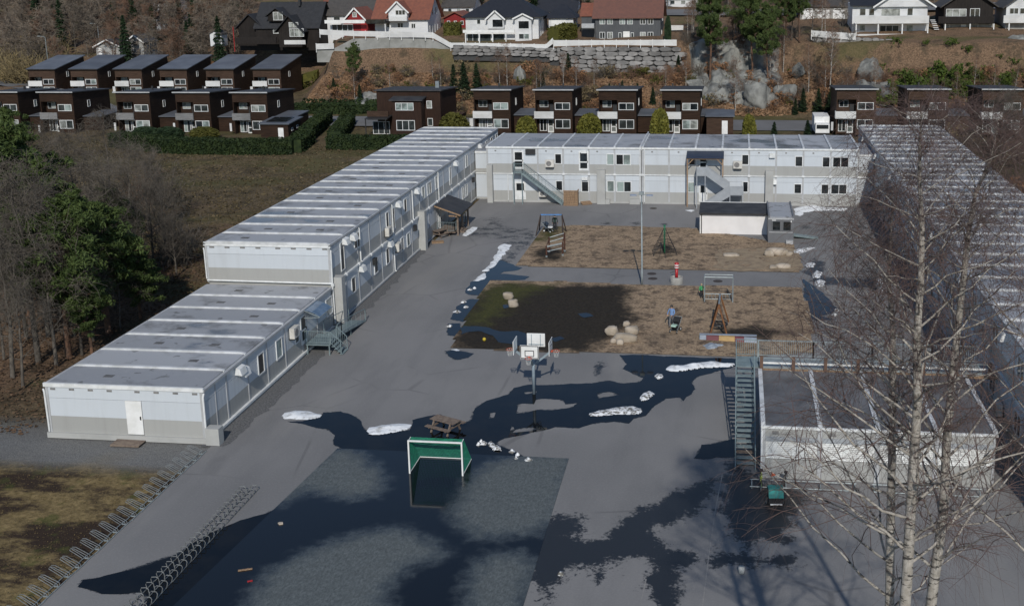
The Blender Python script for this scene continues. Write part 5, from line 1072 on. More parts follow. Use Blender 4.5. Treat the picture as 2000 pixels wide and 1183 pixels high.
# ---------------------------------------------------------------- people
skin_m = mat('skin', (.45,.27,.19), (.4,.23,.16), 3, rough=.6)
def person(label, joints, bones, mats, radii, loc, rz, hair=None):
    # one skinned body; each face takes the cloth of the nearest bone
    me = bpy.data.meshes.new('body'); names = list(joints); me.from_pydata([joints[k] for k in names], [(names.index(a),names.index(b)) for a,b,_ in bones], [])
    tmp = bpy.data.objects.new('tmp', me); COL.objects.link(tmp); md = tmp.modifiers.new('s','SKIN'); sv = me.skin_vertices[0].data
    for i,k in enumerate(names): r = radii[k]; sv[i].radius = (r,r) if not hasattr(r,'__len__') else r; sv[i].use_root = (k == 'pelvis')
    tmp.modifiers.new('u','SUBSURF').levels = 1; tmp.modifiers['u'].render_levels = 1
    dg = bpy.context.evaluated_depsgraph_get(); out = bpy.data.meshes.new_from_object(tmp.evaluated_get(dg)); bpy.data.objects.remove(tmp); out.materials.clear()
    for m_ in mats: out.materials.append(m_)
    segs = [(Vector(joints[a]),Vector(joints[b]),mi) for a,b,mi in bones]
    for f in out.polygons:
        c = f.center; f.use_smooth = True
        def dist(s):
            a,b,_ = s; d = b-a; t = max(0,min(1,(c-a).dot(d)/max(d.length_squared,1e-9))); return (a+d*t-c).length
        f.material_index = min(segs, key=dist)[2]
    root = thing('person', label, 'person', (0,0,0), 'people in the yard'); link('body', out, root, (0,0,0))
    hd = Vector(joints['head']); m = MB(); n = 12; v = []
    for j in range(6):
        t = j/5*pi*.56
        for i in range(n): a = 2*pi*i/n; v.append(hd+Vector((.112*sin(t)*cos(a),.122*sin(t)*sin(a)+.015,.02+.125*cos(t))))
    m.add(v,[(j*n+i,j*n+(i+1)%n,(j+1)*n+(i+1)%n,(j+1)*n+i) for j in range(5) for i in range(n)]); build('hair', m, hair or darkm, root, True, loc=(0,0,0))
    return place(root, loc, rz)
def figure(label, loc, rz, S, shirt, trou, arms='push', hair=None, shoes=None):
    J = {'pelvis':(0,0,.95),'waist':(0,.0,1.08),'chest':(0,.01,1.32),'neck':(0,0,1.48),'head':(0,-.03,1.62),'crown':(0,-.01,1.72),'nose':(0,-.125,1.6)}
    R = {'pelvis':(.15,.115),'waist':(.14,.105),'chest':(.18,.12),'neck':.058,'head':(.082,.095),'crown':.06,'nose':.014}
    B = [('pelvis','waist',0),('waist','chest',0),('chest','neck',0),('neck','head',2),('head','crown',2),('head','nose',2)]
    for s,q in ((-1,'l'),(1,'r')):
        st_ = .16*s if arms == 'push' else .05*s
        J.update({q+'hip':(.1*s,0,.9),q+'knee':(.105*s,-.03+st_*.5-.02,.5),q+'ank':(.11*s,st_*.9,.09),q+'toe':(.12*s,st_*.9-.15,.035)}); R.update({q+'hip':.098,q+'knee':.068,q+'ank':.046,q+'toe':.036})
        B += [('pelvis',q+'hip',1),(q+'hip',q+'knee',1),(q+'knee',q+'ank',1),(q+'ank',q+'toe',3)]
        if arms == 'push': el, ha = (.27*s,-.1,1.14), (.2*s,-.36,1.06)
        else: el, ha = (.27*s,.02,1.14), (.28*s,-.08,.9)
        d = (Vector(ha)-Vector(el)).normalized(); side = d.cross(Vector((1,0,0))).normalized()
        J.update({q+'sh':(.19*s,.01,1.42),q+'el':el,q+'ha':ha}); R.update({q+'sh':.062,q+'el':.048,q+'ha':.036}); B += [('chest',q+'sh',0),(q+'sh',q+'el',0),(q+'el',q+'ha',0)]
        pm = Vector(ha)+d*.075; J[q+'pm'] = tuple(pm); R[q+'pm'] = (.036,.018); B.append((q+'ha',q+'pm',2))
        for k,(o_,l) in enumerate(((-.03,.06),(-.01,.075),(.01,.07),(.03,.055))):
            tip = pm+d*l+Vector((o_,0,-.025)); J[q+'f%d'%k] = tuple(tip); R[q+'f%d'%k] = .009; B.append((q+'pm',q+'f%d'%k,2))
        th = Vector(ha)+d*.05+Vector((-.05*s,0,-.01)); J[q+'th'] = tuple(th); R[q+'th'] = .01; B.append((q+'ha',q+'th',2))
    o = person(label, J, B, [shirt,trou,skin_m,shoes or darkm], R, loc, rz, hair); o.scale = (S,S,S); return o
blue_s = mat('light_blue_shirt', (.16,.27,.48), (.13,.22,.40), 3, rough=.8); dgreen = mat('dark_green_jacket', (.014,.035,.028), (.02,.045,.034), 3, rough=.8); cgreen = mat('bright_green_shirt', (.05,.36,.13), (.04,.28,.1), 3, rough=.8); dkt = mat('dark_trousers', (.018,.018,.022), None, 3, rough=.85); gryt = mat('grey_trousers', (.16,.16,.17), None, 3, rough=.85); blond = mat('fair_hair', (.42,.33,.2), None, 6, rough=.7)
def stroller(label, loc, rz, cloth, extra):
    t = thing('stroller', label, 'stroller', (0,0,0), 'strollers'); 
    for x in (-.28,.28):
        for y,r in ((-.42,.1),(.32,.14)):
            n = 14; w = build('wheel', MB().tube([(x,y+r*cos(2*pi*i/n),r+.02+r*sin(2*pi*i/n)) for i in range(n+1)], .03, 6), tyre, t); build('rim', MB().tube([(x-.015,y,r+.02),(x+.015,y,r+.02)], r*.6, 10), whitep, w)
    m = MB()
    for x in (-.26,.26): m.tube([(x,-.42,.12),(x,.1,.5),(x,.62,1.0)], .018, 6); m.tube([(x,.32,.16),(x,-.05,.55)], .018, 6)
    m.tube([(-.26,.62,1.0),(.26,.62,1.0)], .022, 6); build('frame', m, steel, t)
    build('seat', MB().ext([(-.45,.42),(.2,.38),(.42,.85),(.34,.9),(.12,.52),(-.42,.52)], -.24, .24, 'x'), cloth, t); n = 9
    pf_ = [(.36-.42*cos(a)*.9,.62+.42*sin(a)) for a in [pi*.12+pi*.62*i/8 for i in range(n)]]; build('hood', MB().ext(pf_+[(y*.9+.03,z-.05) for y,z in pf_[::-1]], -.25, .25, 'x'), cloth, t); bx('basket', blk, t, -.22, -.2, .2, .22, .25, .34); build('blanket', MB().ext([(-.48,.5),(-.1,.5),(-.12,.62),(-.42,.6)], -.2, .2, 'x'), extra, t)
    return place(t, loc, rz)
p = gz(1312,640); figure('person in a light blue top pushing a black stroller on the bark', (p.x,p.y,.05), -.35, 1.02, blue_s, gryt, 'push'); stroller('black stroller with a mint blanket pushed by the person in blue', (p.x+.35,p.y-.98,.06), -.35, blk, mat('mint_cloth',(.35,.5,.42),None,4,rough=.8))
p = gz(1084,452); figure('person in a dark green jacket standing under the blue beam swing', (p.x,p.y,.05), pi, 1.0, dgreen, dkt, 'hang'); p = gz(1070,455); stroller('dark stroller with a pale hood edge beside the blue beam swing', (p.x,p.y+.2,.06), 1.2, mat('navy_cloth',(.03,.05,.08),None,3,rough=.8), whitep)
p = gz(1370,583); figure('small child in a green top beside the steel goal', (p.x,p.y,.05), .4, .72, cgreen, dkt, 'hang', blond)
# ---------------------------------------------------------------- brown row houses
greyb = m_clad('grey_boards', (.20,.20,.205), (.27,.27,.27), .12); whiteb = m_clad('white_boards', (.70,.70,.69), (.76,.76,.75), .14, rough=.55)
def row_house(wallm, parapet, blinds, rise=False, link=True):
    t = thing('row_house', '', 'house', (0,0,0), 'brown timber row houses'); W, D, H = 5.9, 10.8, 7.0; q = Wall(t, (0,0), '-y')
    zf = H if not rise else 6.0; zb = H-.7 if not rise else 8.0; R = 1.3
    m = MB(); m.ext([(R,0),(D,0),(D,zb),(R,zf+(zb-zf)*R/D)], 0, W, 'x'); m.ext([(0,0),(R-.001,0),(R-.001,zf+(zb-zf)*R/D),(0,zf)], 2.95, W, 'x'); m.ext([(0,zf-1.55),(R-.001,zf-1.55),(R-.001,zf+(zb-zf)*R/D),(0,zf)], 0, 2.949, 'x'); m.box(0,.02,2.5,2.949,R-.002,2.72); m.box(0,.02,.0,.14,R-.002,zf-1.55)
    wl = build('wall', m, wallm, t); 
    build('roof', MB().ext([(-.35,zf-.02),(D+.3,zb-.02),(D+.3,zb+.16),(-.35,zf+.16)], -.3, W+.3, 'x'), roofgr if rise else roofdk, t); bx('fascia', postm if not rise else darkm, t, -.3, -.42, zf-.02, W+.3, -.352, zf+.17)
    q.box('balcony_parapet', parapet, -.15, 2.95, .12, .24, 2.55, 3.65); q.box('balcony_parapet', parapet, -.15, -.04, -.9, .119, 2.55, 3.65); q.box('balcony_floor', whiteb, -.1, 2.94, -.02, .118, 2.48, 2.6)
    q.window(3.15, zf-3.1, 2.4, 1.12, g=blinds[0], fm=rwhite, panes=2); q.window(3.15, .95, 2.4, 1.45, g=blinds[1], fm=rwhite, panes=2)
    qr = Wall(t, (0,R), '-y'); qr.window(.5, zf-2.85, 1.4, 1.1, g=glass_h, fm=postm, panes=2); qr.window(.45, .35, 1.15, 1.9, g=glass_h, fm=rwhite, panes=2); qr.door(1.75, .1, .95, 2.15, glazed=2); qr.box('panel_door', darkm, 2.1, 2.75, 0, .05, 2.75, 4.7)
    qs = Wall(t, (W,0), '+x'); qs.window(4.0, 4.1, .75, 1.15, fm=rwhite)
    q.box('screen', whiteb, -.75, -.18, .0, .1, 1.2, 2.5)
    if link:
        bx('link_wall', wallm, t, W+.02, 2.5, 0, W+3.6, 8, 2.7); build('link_roof', MB().ext([(2.2,2.68),(8.2,2.95),(8.2,3.08),(2.2,2.82)], W+.02, W+3.7, 'x'), roofgr, t)
    bx('vent_stack', darkm, t, 2.6, 6.5, zf-.6+(.9 if rise else 0), 2.85, 6.75, zf+.35+(.9 if rise else 0)); return t
protoA = row_house(brownw, greyb, (glass_b,glass_b)); protoB = row_house(brownw, whiteb, ([glass_h,glass_c],[glass_c,glass_h])); protoC = row_house(brownw2, whiteb, ([glass_h,glass_c],glass_c)); protoD = row_house(brownw2, whiteb, ([glass_h,glass_b],[glass_h,glass_h]), rise=True, link=False)
usedp = set()
def put_house(p, px, y, z, label, rz=0):
    o = p if p.name not in usedp else copy_tree(p); usedp.add(p.name); X_ = gy(px,200,y).x
    place(o, (X_,y,z), rz); o['label'] = label
    for w_ in o.children:
        for c_ in w_.children:
            if c_.name.startswith('pane'):
                c_.material_slots[0].link = 'OBJECT'; c_.material_slots[0].material = rnd.choice((glass_h,glass_h,glass_d,glass_c,glass_b))
        if w_.name.startswith('screen') and rnd.random() < .5: w_.location.z -= .5; w_.scale.x = .6
        if w_.name.startswith('vent_stack'): w_.location.x += rnd.uniform(-1.5,1.5)
    return o
FR = 168.
for p,px,lab in ((protoA,-28,'dark brown row house cut by the left edge, front row'),(protoA,78,'front row brown house with grey balcony, second from the left edge'),(protoA,227,'front row brown house with grey balcony, third from the left edge'),(protoA,343,'front row brown house with grey balcony, fourth from the left edge'),(protoA,454,'front row brown house behind the small dark garage')):
    put_house(p, px, FR, .75, lab)
for p,px,lab in ((protoB,925,'brown row house with white balcony, first right of the wide brown house'),(protoB,1045,'brown row house with white balcony, second right of the wide brown house'),(protoB,1169,'brown row house with white balcony, third right of the wide brown house'),(protoB,1293,'brown row house with white balcony, last before the road gap')):
    put_house(p, px, FR, 1.25, lab)
for px,lab in ((1634,'lighter brown row house right of the road gap, beside the white van'),(1774,'lighter brown row house behind the far end of the right wing'),(1919,'lighter brown row house cut by the right edge')): put_house(protoC, px, FR+1, 1.3, lab)
nth = ('first','second','third','fourth','fifth','sixth')
for k,px in enumerate((62,144,230,317,407,498)): put_house(protoD, px, 212., 1.35, nth[k]+' from the left of the back row of brown houses with grey sloping roofs')
# --- wide brown house
class Fac:
    # facade plane at depth Y: windows are given by their place in the photograph
    def __init__(s, root, Y): s.root = root; s.Y = Y; s.q = Wall(root, (0,Y), '-y')
    def win(s, a, b, c, d, g=None, panes=1, fm=None):
        p = gy(a,b,s.Y); r = gy(c,d,s.Y); return s.q.window(p.x, r.z, r.x-p.x, p.z-r.z, g=g or glass_h, panes=panes, fm=fm or rwhite)
    def box(s, name, m, a, b, c, d, n0=0., n1=.06):
        p = gy(a,b,s.Y); r = gy(c,d,s.Y); return s.q.box(name, m, p.x, r.x, n0, n1, r.z, p.z)
yw = 169.; x0 = gy(736,200,yw).x; x1 = gy(860,200,yw).x; zt = gy(800,178,yw).z
wh = thing('wide_brown_house', 'wide dark brown house with a projecting bay and terrace canopy', 'house', (x0,yw,1.)); build('wall', MB().ext([(yw,.5),(yw+10,.5),(yw+10,zt-.6),(yw,zt)], x0, x1, 'x'), brownv, wh); build('roof', MB().ext([(yw-.3,zt),(yw+10.3,zt-.6),(yw+10.3,zt-.4),(yw-.3,zt+.2)], x0-.3, x1+.3, 'x'), roofdk, wh)
yb_ = yw-2.2; c0 = gy(765,200,yb_).x; c1 = gy(822,200,yb_).x; zb1 = gy(790,197,yb_).z; bay = build('bay', MB().ext([(yb_,.5),(yw-.01,.5),(yw-.01,zb1+.35),(yb_,zb1)], c0, c1, 'x'), brownv, wh); build('bay_roof', MB().ext([(yb_-.3,zb1-.02),(yw+1.2,zb1+.5),(yw+1.2,zb1+.66),(yb_-.3,zb1+.14)], c0-.4, c1+.3, 'x'), roofdk, wh)
f = Fac(wh, yb_); f.win(772,201,808,216,glass_b,3); f.win(774,235,811,255,glass_h,3); f = Fac(wh, yw); f.win(833,197,844,212,glass_c); f.win(835,231,846,246,glass_h); f.box('terrace_wall', brownw2, 722,215,764,232,1.2,1.4); f.win(728,237,762,262,glass_h,3)
tc = gy(712,236,yw-3); td = gy(764,232,yw); build('terrace_roof', MB().slab([(tc.x,yw-3,3.9),(td.x+.3,yw-3,3.9),(td.x+.3,yw-.01,4.1),(tc.x,yw-.01,4.1)], .14), darkm, wh)
for x in (tc.x+.1,td.x): bx('terrace_post', darkm, wh, x-.07, yw-2.95, .9, x+.07, yw-2.8, 3.8)
bx('terrace_deck', concrete, wh, tc.x-.5, yw-4, .8, c1+3, yw-2.3, 1.05); bx('side_wing', brownw2, wh, x1+.02, yw+1.5, .8, x1+2.4, yw+7, 3.7); bx('chimney', mat('grey_flue',(.2,.23,.25),None,2), wh, x1-2.4, yw+6, zt-.6, x1-1.8, yw+6.5, zt+.9)
# --- small garage and sheds
yg = 161.; x0 = gy(508,240,yg).x; x1 = gy(562,240,yg).x; ga_ = thing('garage', 'small dark brown garage with a black framed roof light', 'garage', (x0,yg,.5)); zg = gy(530,243,yg).z; bx('wall', brownw, ga_, x0, yg, .2, x1, yg+5.2, zg)
build('roof', MB().ext([(yg-.3,zg),(yg+5.5,zg+.35),(yg+5.5,zg+.5),(yg-.3,zg+.15)], x0-.3, x1+.3, 'x'), roofgr, ga_); build('roof_light', MB().ext([(yg+.9,zg+.24),(yg+4.4,zg+.45),(yg+4.4,zg+.55),(yg+.9,zg+.34)], x0+.6, x1-.7, 'x'), glass_d, ga_)
f = Fac(ga_, yg); f.box('door', whitep, 543,250,555,272); q = Wall(ga_, (x1,yg), '+x'); q.window(1.2, zg-1.2, .6, .5, fm=rwhite); q.window(3.2, zg-1.1, .6, .5, fm=rwhite)
yg = 165.; x0 = gy(1380,240,yg).x; x1 = gy(1432,240,yg).x; sh = thing('brown_shed', 'low brown shed with a white door right of the white balcony row', 'shed', (x0,yg,1)); zg = gy(1400,228,yg).z; bx('wall', brownw2, sh, x0, yg, .5, x1, yg+5, zg); build('roof', MB().ext([(yg-.3,zg),(yg+5.3,zg+.3),(yg+5.3,zg+.42),(yg-.3,zg+.12)], x0-.2, x1+.2, 'x'), roofgr, sh); Fac(sh, yg).box('door', whitep, 1410,236,1421,262)
c = gy(1590,240,171.); vn = thing('white_van', 'white box van parked beside the lighter brown house', 'van', (c.x,171.,1.)); bx('cargo_box', whitep, vn, c.x, 170.5, 1.55, c.x+2.3, 175.5, 3.9); bx('cab', whitep, vn, c.x+.1, 168.9, 1.5, c.x+2.2, 170.48, 3.0); bx('windscreen', glass_d, vn, c.x+.25, 168.85, 2.25, c.x+2.05, 168.89, 2.85); bx('bumper', darkm, vn, c.x+.1, 168.8, 1.35, c.x+2.2, 168.95, 1.6)
for x in (c.x+.15,c.x+1.95):
    for y in (169.6,174): build('wheel', MB().tube([(x,y,1.55),(x+.25,y,1.55)], .35, 12), tyre, vn)
# ---------------------------------------------------------------- villas on the ridge
roof_blk = m_tiles('black_roof_tiles', (.016,.017,.020), (.03,.031,.035)); roof_red = m_tiles('red_roof_tiles', (.24,.085,.05), (.16,.06,.042)); roof_brn = m_tiles('brown_red_roof_tiles', (.17,.075,.055), (.12,.06,.048)); roof_drk = m_tiles('dark_grey_roof_tiles', (.05,.046,.044), (.08,.072,.066)); roof_nvy = m_tiles('navy_black_roof_tiles', (.010,.013,.022), (.018,.021,.03))
blackw = m_clad('black_boards', (.016,.013,.012), (.03,.025,.022), vertical=True); greyw = m_clad('slate_grey_boards', (.085,.09,.098), (.11,.115,.12), vertical=True); redw = m_clad('red_boards', (.26,.03,.03), (.2,.025,.025), vertical=True); whitew = m_clad('white_house_boards', (.70,.71,.72), (.76,.76,.76), .16, rough=.6)
def gable(root, x0, x1, y0, y1, z0, ze, zr, ridge, wm, rm, over=.45, wname='wall', rname='roof'):
    if ridge == 'x':
        ym = (y0+y1)/2; build(wname, MB().ext([(y0,z0),(y1,z0),(y1,ze),(ym,zr-.12),(y0,ze)], x0, x1, 'x'), wm, root); k = (zr-ze)/(ym-y0)
        m = MB()
        for s in (1,-1):
            e = y0-over if s > 0 else y1+over; m.add([(x0-over,e,ze-k*over),(x1+over,e,ze-k*over),(x1+over,ym,zr),(x0-over,ym,zr),(x0-over,e,ze-k*over+.2),(x1+over,e,ze-k*over+.2),(x1+over,ym,zr+.2),(x0-over,ym,zr+.2)],[(0,1,2,3),(7,6,5,4),(0,4,5,1),(2,6,7,3),(1,5,6,2),(0,3,7,4)])
    else:
        xm = (x0+x1)/2; build(wname, MB().ext([(x0,z0),(x1,z0),(x1,ze),(xm,zr-.12),(x0,ze)], y0, y1, 'y'), wm, root); k = (zr-ze)/(xm-x0); m = MB()
        for s in (1,-1):
            e = x0-over if s > 0 else x1+over; m.add([(e,y0-over,ze-k*over),(e,y1,ze-k*over),(xm,y1,zr),(xm,y0-over,zr),(e,y0-over,ze-k*over+.2),(e,y1,ze-k*over+.2),(xm,y1,zr+.2),(xm,y0-over,zr+.2)],[(0,1,2,3),(7,6,5,4),(0,4,5,1),(2,6,7,3),(1,5,6,2),(0,3,7,4)])
    return build(rname, m, rm, root)
def barge(root, x0, x1, y, ze, zr, over=.45, m1=None):
    xm = (x0+x1)/2; k = (zr-ze)/(xm-x0)
    for s in (-1,1): e = x0-over if s < 0 else x1+over; build('barge_board', MB().bar((e,y-over-.04,ze-k*over+.08),(xm,y-over-.04,zr+.08),.06,.28), m1 or whitep, root)
X_ = lambda px, Y: gy(px,60,Y).x
Z_ = lambda py, Y, px=1000: gy(px,py,Y).z
def villa(name, label, Y, px): return thing(name, label, 'house', (X_(px,Y),Y,Z_(85,Y,px)))
# black house
Y = 231.; v = villa('villa', 'black timber house with tall gable windows above the long hedge', Y, 550); z0 = Z_(90,Y,550)-1
gable(v, X_(500,Y), X_(622,Y), Y, Y+9, z0, Z_(52,Y,550), Z_(6,Y+4.5,550), 'x', blackw, roof_blk); gable(v, X_(553,Y), X_(597,Y), Y-2.5, Y+3, z0+.9, Z_(56,Y,550), Z_(32,Y-2.5,575), 'y', blackw, roof_blk, .7, 'bay', 'bay_roof'); gable(v, X_(464,Y), X_(510,Y), Y+.5, Y+6, z0, Z_(52,Y,480), Z_(29,Y+.5,490), 'y', blackw, roof_blk, .6, 'wing', 'wing_roof')
f = Fac(v, Y-2.5); f.win(565,56,594,72,glass_c,3); f.win(564,44,583,54,glass_c,2); f.box('base_wall', whiteb, 555,79,597,87,0,.05); f = Fac(v, Y); f.win(533,54,553,66,glass_c,2); gable(v, X_(526,Y), X_(560,Y), Y-.3, Y+4, Z_(42,Y,540), Z_(30,Y,540), Z_(17,Y,540), 'y', blackw, roof_blk, .5, 'dormer', 'dormer_roof'); Fac(v, Y-.3).win(533,24,553,40,glass_c,2); f.box('deck', blackw, 470,72,550,84,2.4,2.7); bx('chimney', darkm, v, X_(575,Y), Y+3, Z_(10,Y), X_(579,Y), Y+4, Z_(-4,Y))
bx('flag_pole', redp, v, X_(467,Y), Y-3, z0, X_(468,Y), Y-2.9, Z_(48,Y))
# red house and white house with a red tiled roof
Y = 216.; v = villa('villa', 'small red house with white trim left of the tiled white house', Y, 690); z0 = Z_(64,Y,690)-1.5
gable(v, X_(672,Y), X_(718,Y), Y, Y+8, z0, Z_(42,Y,690), Z_(17,Y,690), 'y', redw, roof_red); barge(v, X_(672,Y), X_(718,Y), Y, Z_(42,Y,690), Z_(17,Y,690)); f = Fac(v, Y); f.win(688,24,697,34,glass_c); f.box('terrace_band', whitep, 640,39,718,45,1.5,1.8); f.win(648,48,690,61,glass_h,4); f.box('door', redp, 705,46,716,62); bx('annex', whiteb, v, X_(645,Y), Y+.1, z0, X_(671,Y), Y+5, Z_(42,Y))
Y = 213.; v = villa('villa', 'white house with orange red tiled roof and balcony dormer', Y, 790); z0 = Z_(64,Y,790)-1.5; gable(v, X_(733,Y), X_(836,Y), Y, Y+10, z0, Z_(34,Y,790), Z_(-12,Y+5,790), 'x', whitew, roof_red, .6)
gable(v, X_(764,Y), X_(800,Y), Y-1.2, Y+4, Z_(41,Y,780), Z_(22,Y,780), Z_(4,Y,780), 'y', whitew, roof_red, .5, 'dormer', 'dormer_roof'); barge(v, X_(764,Y), X_(800,Y), Y-1.2, Z_(22,Y,780), Z_(4,Y,780)); f = Fac(v, Y-1.2); f.win(772,20,792,30,glass_h,3); f.box('balcony', whiteb, 762,33,797,41,.1,.8)
f = Fac(v, Y); f.win(776,45,788,55,glass_h,2); f.win(803,46,812,56,glass_h,2); f.win(755,45,762,55,glass_h); f.box('terrace_roof', glass_d, 724,37,762,45,.2,3.); bx('terrace_post', whitep, v, X_(752,Y-2.9), Y-2.95, z0, X_(753.5,Y-2.9), Y-2.8, Z_(44,Y)); q = Wall(v, (X_(836,Y),Y), '+x'); q.window(3.0, Z_(30,Y), 1.2, 1.5, panes=2); q.window(5.5, Z_(30,Y), 1.2, 1.5, panes=2)
for k in range(4): bx('trellis', postm, v, X_(836,Y)+.05, Y+1+k*1.9, z0, X_(836,Y)+.2, Y+1.1+k*1.9, Z_(50,Y))
# white house with dark hip roof
Y = 210.; v = villa('villa', 'white house with black hip roof and two small front gables', Y, 990); z0 = Z_(85,Y,990)-1; xa_, xb2 = X_(910,Y), X_(1052,Y); ze = Z_(33,Y,980)
bx('wall', whitew, v, xa_, Y, z0, xb2, Y+10, ze)
def hip(root, x0, x1, y0, y1, ze, zr, rm, over=.7, name='roof'):
    d = (y1-y0)/2; x0 -= over; x1 += over; y0 -= over; y1 += over; ym = (y0+y1)/2; ins = min(d+over,(x1-x0)/2-.3); m = MB(); m.add([(x0,y0,ze),(x1,y0,ze),(x1,y1,ze),(x0,y1,ze),(x0+ins,ym,zr),(x1-ins,ym,zr),(x0,y0,ze-.15),(x1,y0,ze-.15),(x1,y1,ze-.15),(x0,y1,ze-.15)],[(0,1,5,4),(1,2,5),(2,3,4,5),(3,0,4),(6,7,1,0),(7,8,2,1),(8,9,3,2),(9,6,0,3),(9,8,7,6)]); return build(name, m, rm, root)
hip(v, xa_, xb2, Y, Y+10, ze, Z_(-6,Y+5,980), roof_nvy)
for a,b,apex in ((955,986,22),(1008,1040,28)): gable(v, X_(a,Y), X_(b,Y), Y-1., Y+4, Z_(56 if a < 1000 else 84,Y,a), Z_(36,Y,a), Z_(apex,Y,a), 'y', whitew, roof_nvy, .4, 'gable_bay', 'gable_roof'); barge(v, X_(a,Y), X_(b,Y), Y-1., Z_(36,Y,a), Z_(apex,Y,a), .4)
f = Fac(v, Y-1.); f.win(961,38,983,54,glass_d); f.win(1012,41,1034,57,glass_d); f.win(1013,66,1034,77,[glass_h,glass_b],2); f = Fac(v, Y); f.win(931,38,939,48,glass_h); f.box('terrace_band', whitep, 908,58,1008,63,1.4,1.7); f.win(912,66,935,84,glass_h,2); f.win(937,66,960,84,glass_h,1); f.win(963,66,986,84,glass_h,1)
for px in (908,935,961,987): bx('terrace_post', whitep, v, X_(px,Y-1.5), Y-1.6, z0, X_(px,Y-1.5)+.18, Y-1.45, Z_(62,Y))
q = Wall(v, (xb2,Y), '+x'); q.window(2., Z_(48,Y), .9, 1.1); q.window(2.2, Z_(74,Y), .8, 1.1); q.window(4.2, Z_(74,Y), .8, 1.1)
Y = 216.; v = villa('garage', 'white garage with black hip roof behind the rounded hedge', Y, 1095); v['category'] = 'garage'; z0 = Z_(58,Y,1095)-1; bx('wall', whitew, v, X_(1072,Y), Y, z0, X_(1120,Y), Y+6, Z_(36,Y,1095)); hip(v, X_(1068,Y), X_(1122,Y), Y, Y+6, Z_(35,Y,1095), Z_(8,Y+3,1095), roof_nvy, .5); Fac(v, Y).box('door', whitep, 1077,40,1105,56)
# grey house
Y = 211.; v = villa('villa', 'slate grey house with brown red roof and paired white windows', Y, 1220); z0 = Z_(82,Y,1220)-1.2; gable(v, X_(1163,Y), X_(1290,Y), Y, Y+9.5, z0, Z_(31,Y,1220), Z_(-14,Y+4.7,1220), 'x', greyw, roof_brn, .6); f = Fac(v, Y)
for a in (1171,1186,1210,1225,1250,1265): f.win(a,36,a+11,48,[glass_c,glass_b,glass_h][int(a)%3],2)
for a in (1171,1186,1250,1265): f.win(a,63,a+11,76,[glass_c,glass_h][int(a)%2],2)
f.win(1208,64,1214,76,glass_h); f.win(1232,64,1238,76,glass_h); f.box('double_door', whitep, 1217,62,1230,80); gable(v, X_(1134,Y), X_(1162,Y), Y+1.5, Y+7, z0, Z_(31,Y,1145), Z_(8,Y+4.2,1145), 'x', greyw, roof_red, .3, 'annex', 'annex_roof'); f.box('porch_roof', postm, 1138,46,1162,54,.2,1.6); q = Wall(v, (X_(1290,Y),Y), '+x'); q.window(2.5, Z_(46,Y), .9, 1.2); q.window(2.5, Z_(74,Y), .9, 1.2); q.window(5.5, Z_(46,Y), .9, 1.2); q.window(4.4, Z_(20,Y), .9, 1.2)
# right hand villas
Y = 211.; v = villa('villa', 'white house with a long balcony over a veranda, right ridge', Y, 1740); z0 = Z_(75,Y,1740)-1; xa_, xb2 = X_(1665,Y), X_(1812,Y)
bx('wall', whitew, v, xa_, Y+1.2, z0, xb2, Y+10, Z_(8,Y,1740)); gable(v, X_(1712,Y), X_(1818,Y), Y+.6, Y+10, Z_(14,Y,1760), Z_(10,Y,1760), Z_(-26,Y,1760), 'y', whitew, roof_nvy, .8, 'gable', 'gable_roof'); barge(v, X_(1712,Y), X_(1818,Y), Y+.6, Z_(10,Y,1760), Z_(-26,Y,1760), .8); build('side_roof', MB().slab([(xa_-.5,Y+.4,Z_(11,Y,1690)),(X_(1712,Y),Y+.4,Z_(11,Y,1690)),(X_(1712,Y),Y+5,Z_(-12,Y,1690)),(xa_-.5,Y+5,Z_(-12,Y,1690))], .2), roof_nvy, v)
f = Fac(v, Y+1.2); f.win(1721,17,1758,32,glass_c,1); f.win(1679,17,1691,31,glass_h); f.win(1697,17,1708,31,glass_h); f.win(1772,16,1783,31,glass_h); f.win(1679,49,1690,61,glass_b); f.win(1718,50,1755,66,glass_h,3); f.win(1770,49,1783,62,glass_b)
f = Fac(v, Y-1); f.box('balcony_parapet', whiteb, 1670,32,1814,46,0,.15); bx('balcony_floor', whitep, v, X_(1670,Y-1), Y-.95, Z_(47,Y-1,1740), X_(1814,Y-1), Y+1.19, Z_(46,Y-1,1740)); f.box('veranda_band', whiteb, 1672,67,1814,79,0,.15)
for px in (1671,1714,1761,1811): bx('post', whitep, v, X_(px,Y-1), Y-.98, z0, X_(px,Y-1)+.2, Y-.8, Z_(47,Y-1,1740))
Y = 214.; v = villa('villa', 'black house with dark balcony between two white houses, right ridge', Y, 1890); z0 = Z_(69,Y,1890)-1; gable(v, X_(1842,Y), X_(1938,Y), Y, Y+9, z0, Z_(10,Y,1890), Z_(-22,Y,1890), 'y', blackw, roof_drk, .8); f = Fac(v, Y); f.win(1848,18,1887,33,glass_c,3); f.win(1895,17,1913,34,glass_h,2); f.win(1847,48,1855,58,glass_h); f.win(1897,47,1910,58,glass_h); f.box('door', whitep, 1877,48,1886,66); f.box('lower_wall', concrete, 1843,46,1938,70,.0,.05); f.box('balcony_parapet', blackw, 1830,32,1938,45,1.5,1.65); bx('balcony_floor', blackw, v, X_(1830,Y), Y-1.5, Z_(46,Y,1890), X_(1938,Y), Y-.06, Z_(45,Y,1890))
for px in (1842,1890,1936): bx('post', whitep, v, X_(px,Y), Y-1.5, z0, X_(px,Y)+.18, Y-1.35, Z_(46,Y,1890))
sa = MB()
for k in range(9): p = gy(1816+k*1.5,40+k*3.6,Y-1); sa.box(p.x,Y-1.6,p.z,p.x+.9,Y-.8,p.z+.09)
build('garden_stair', sa, whitep, v)
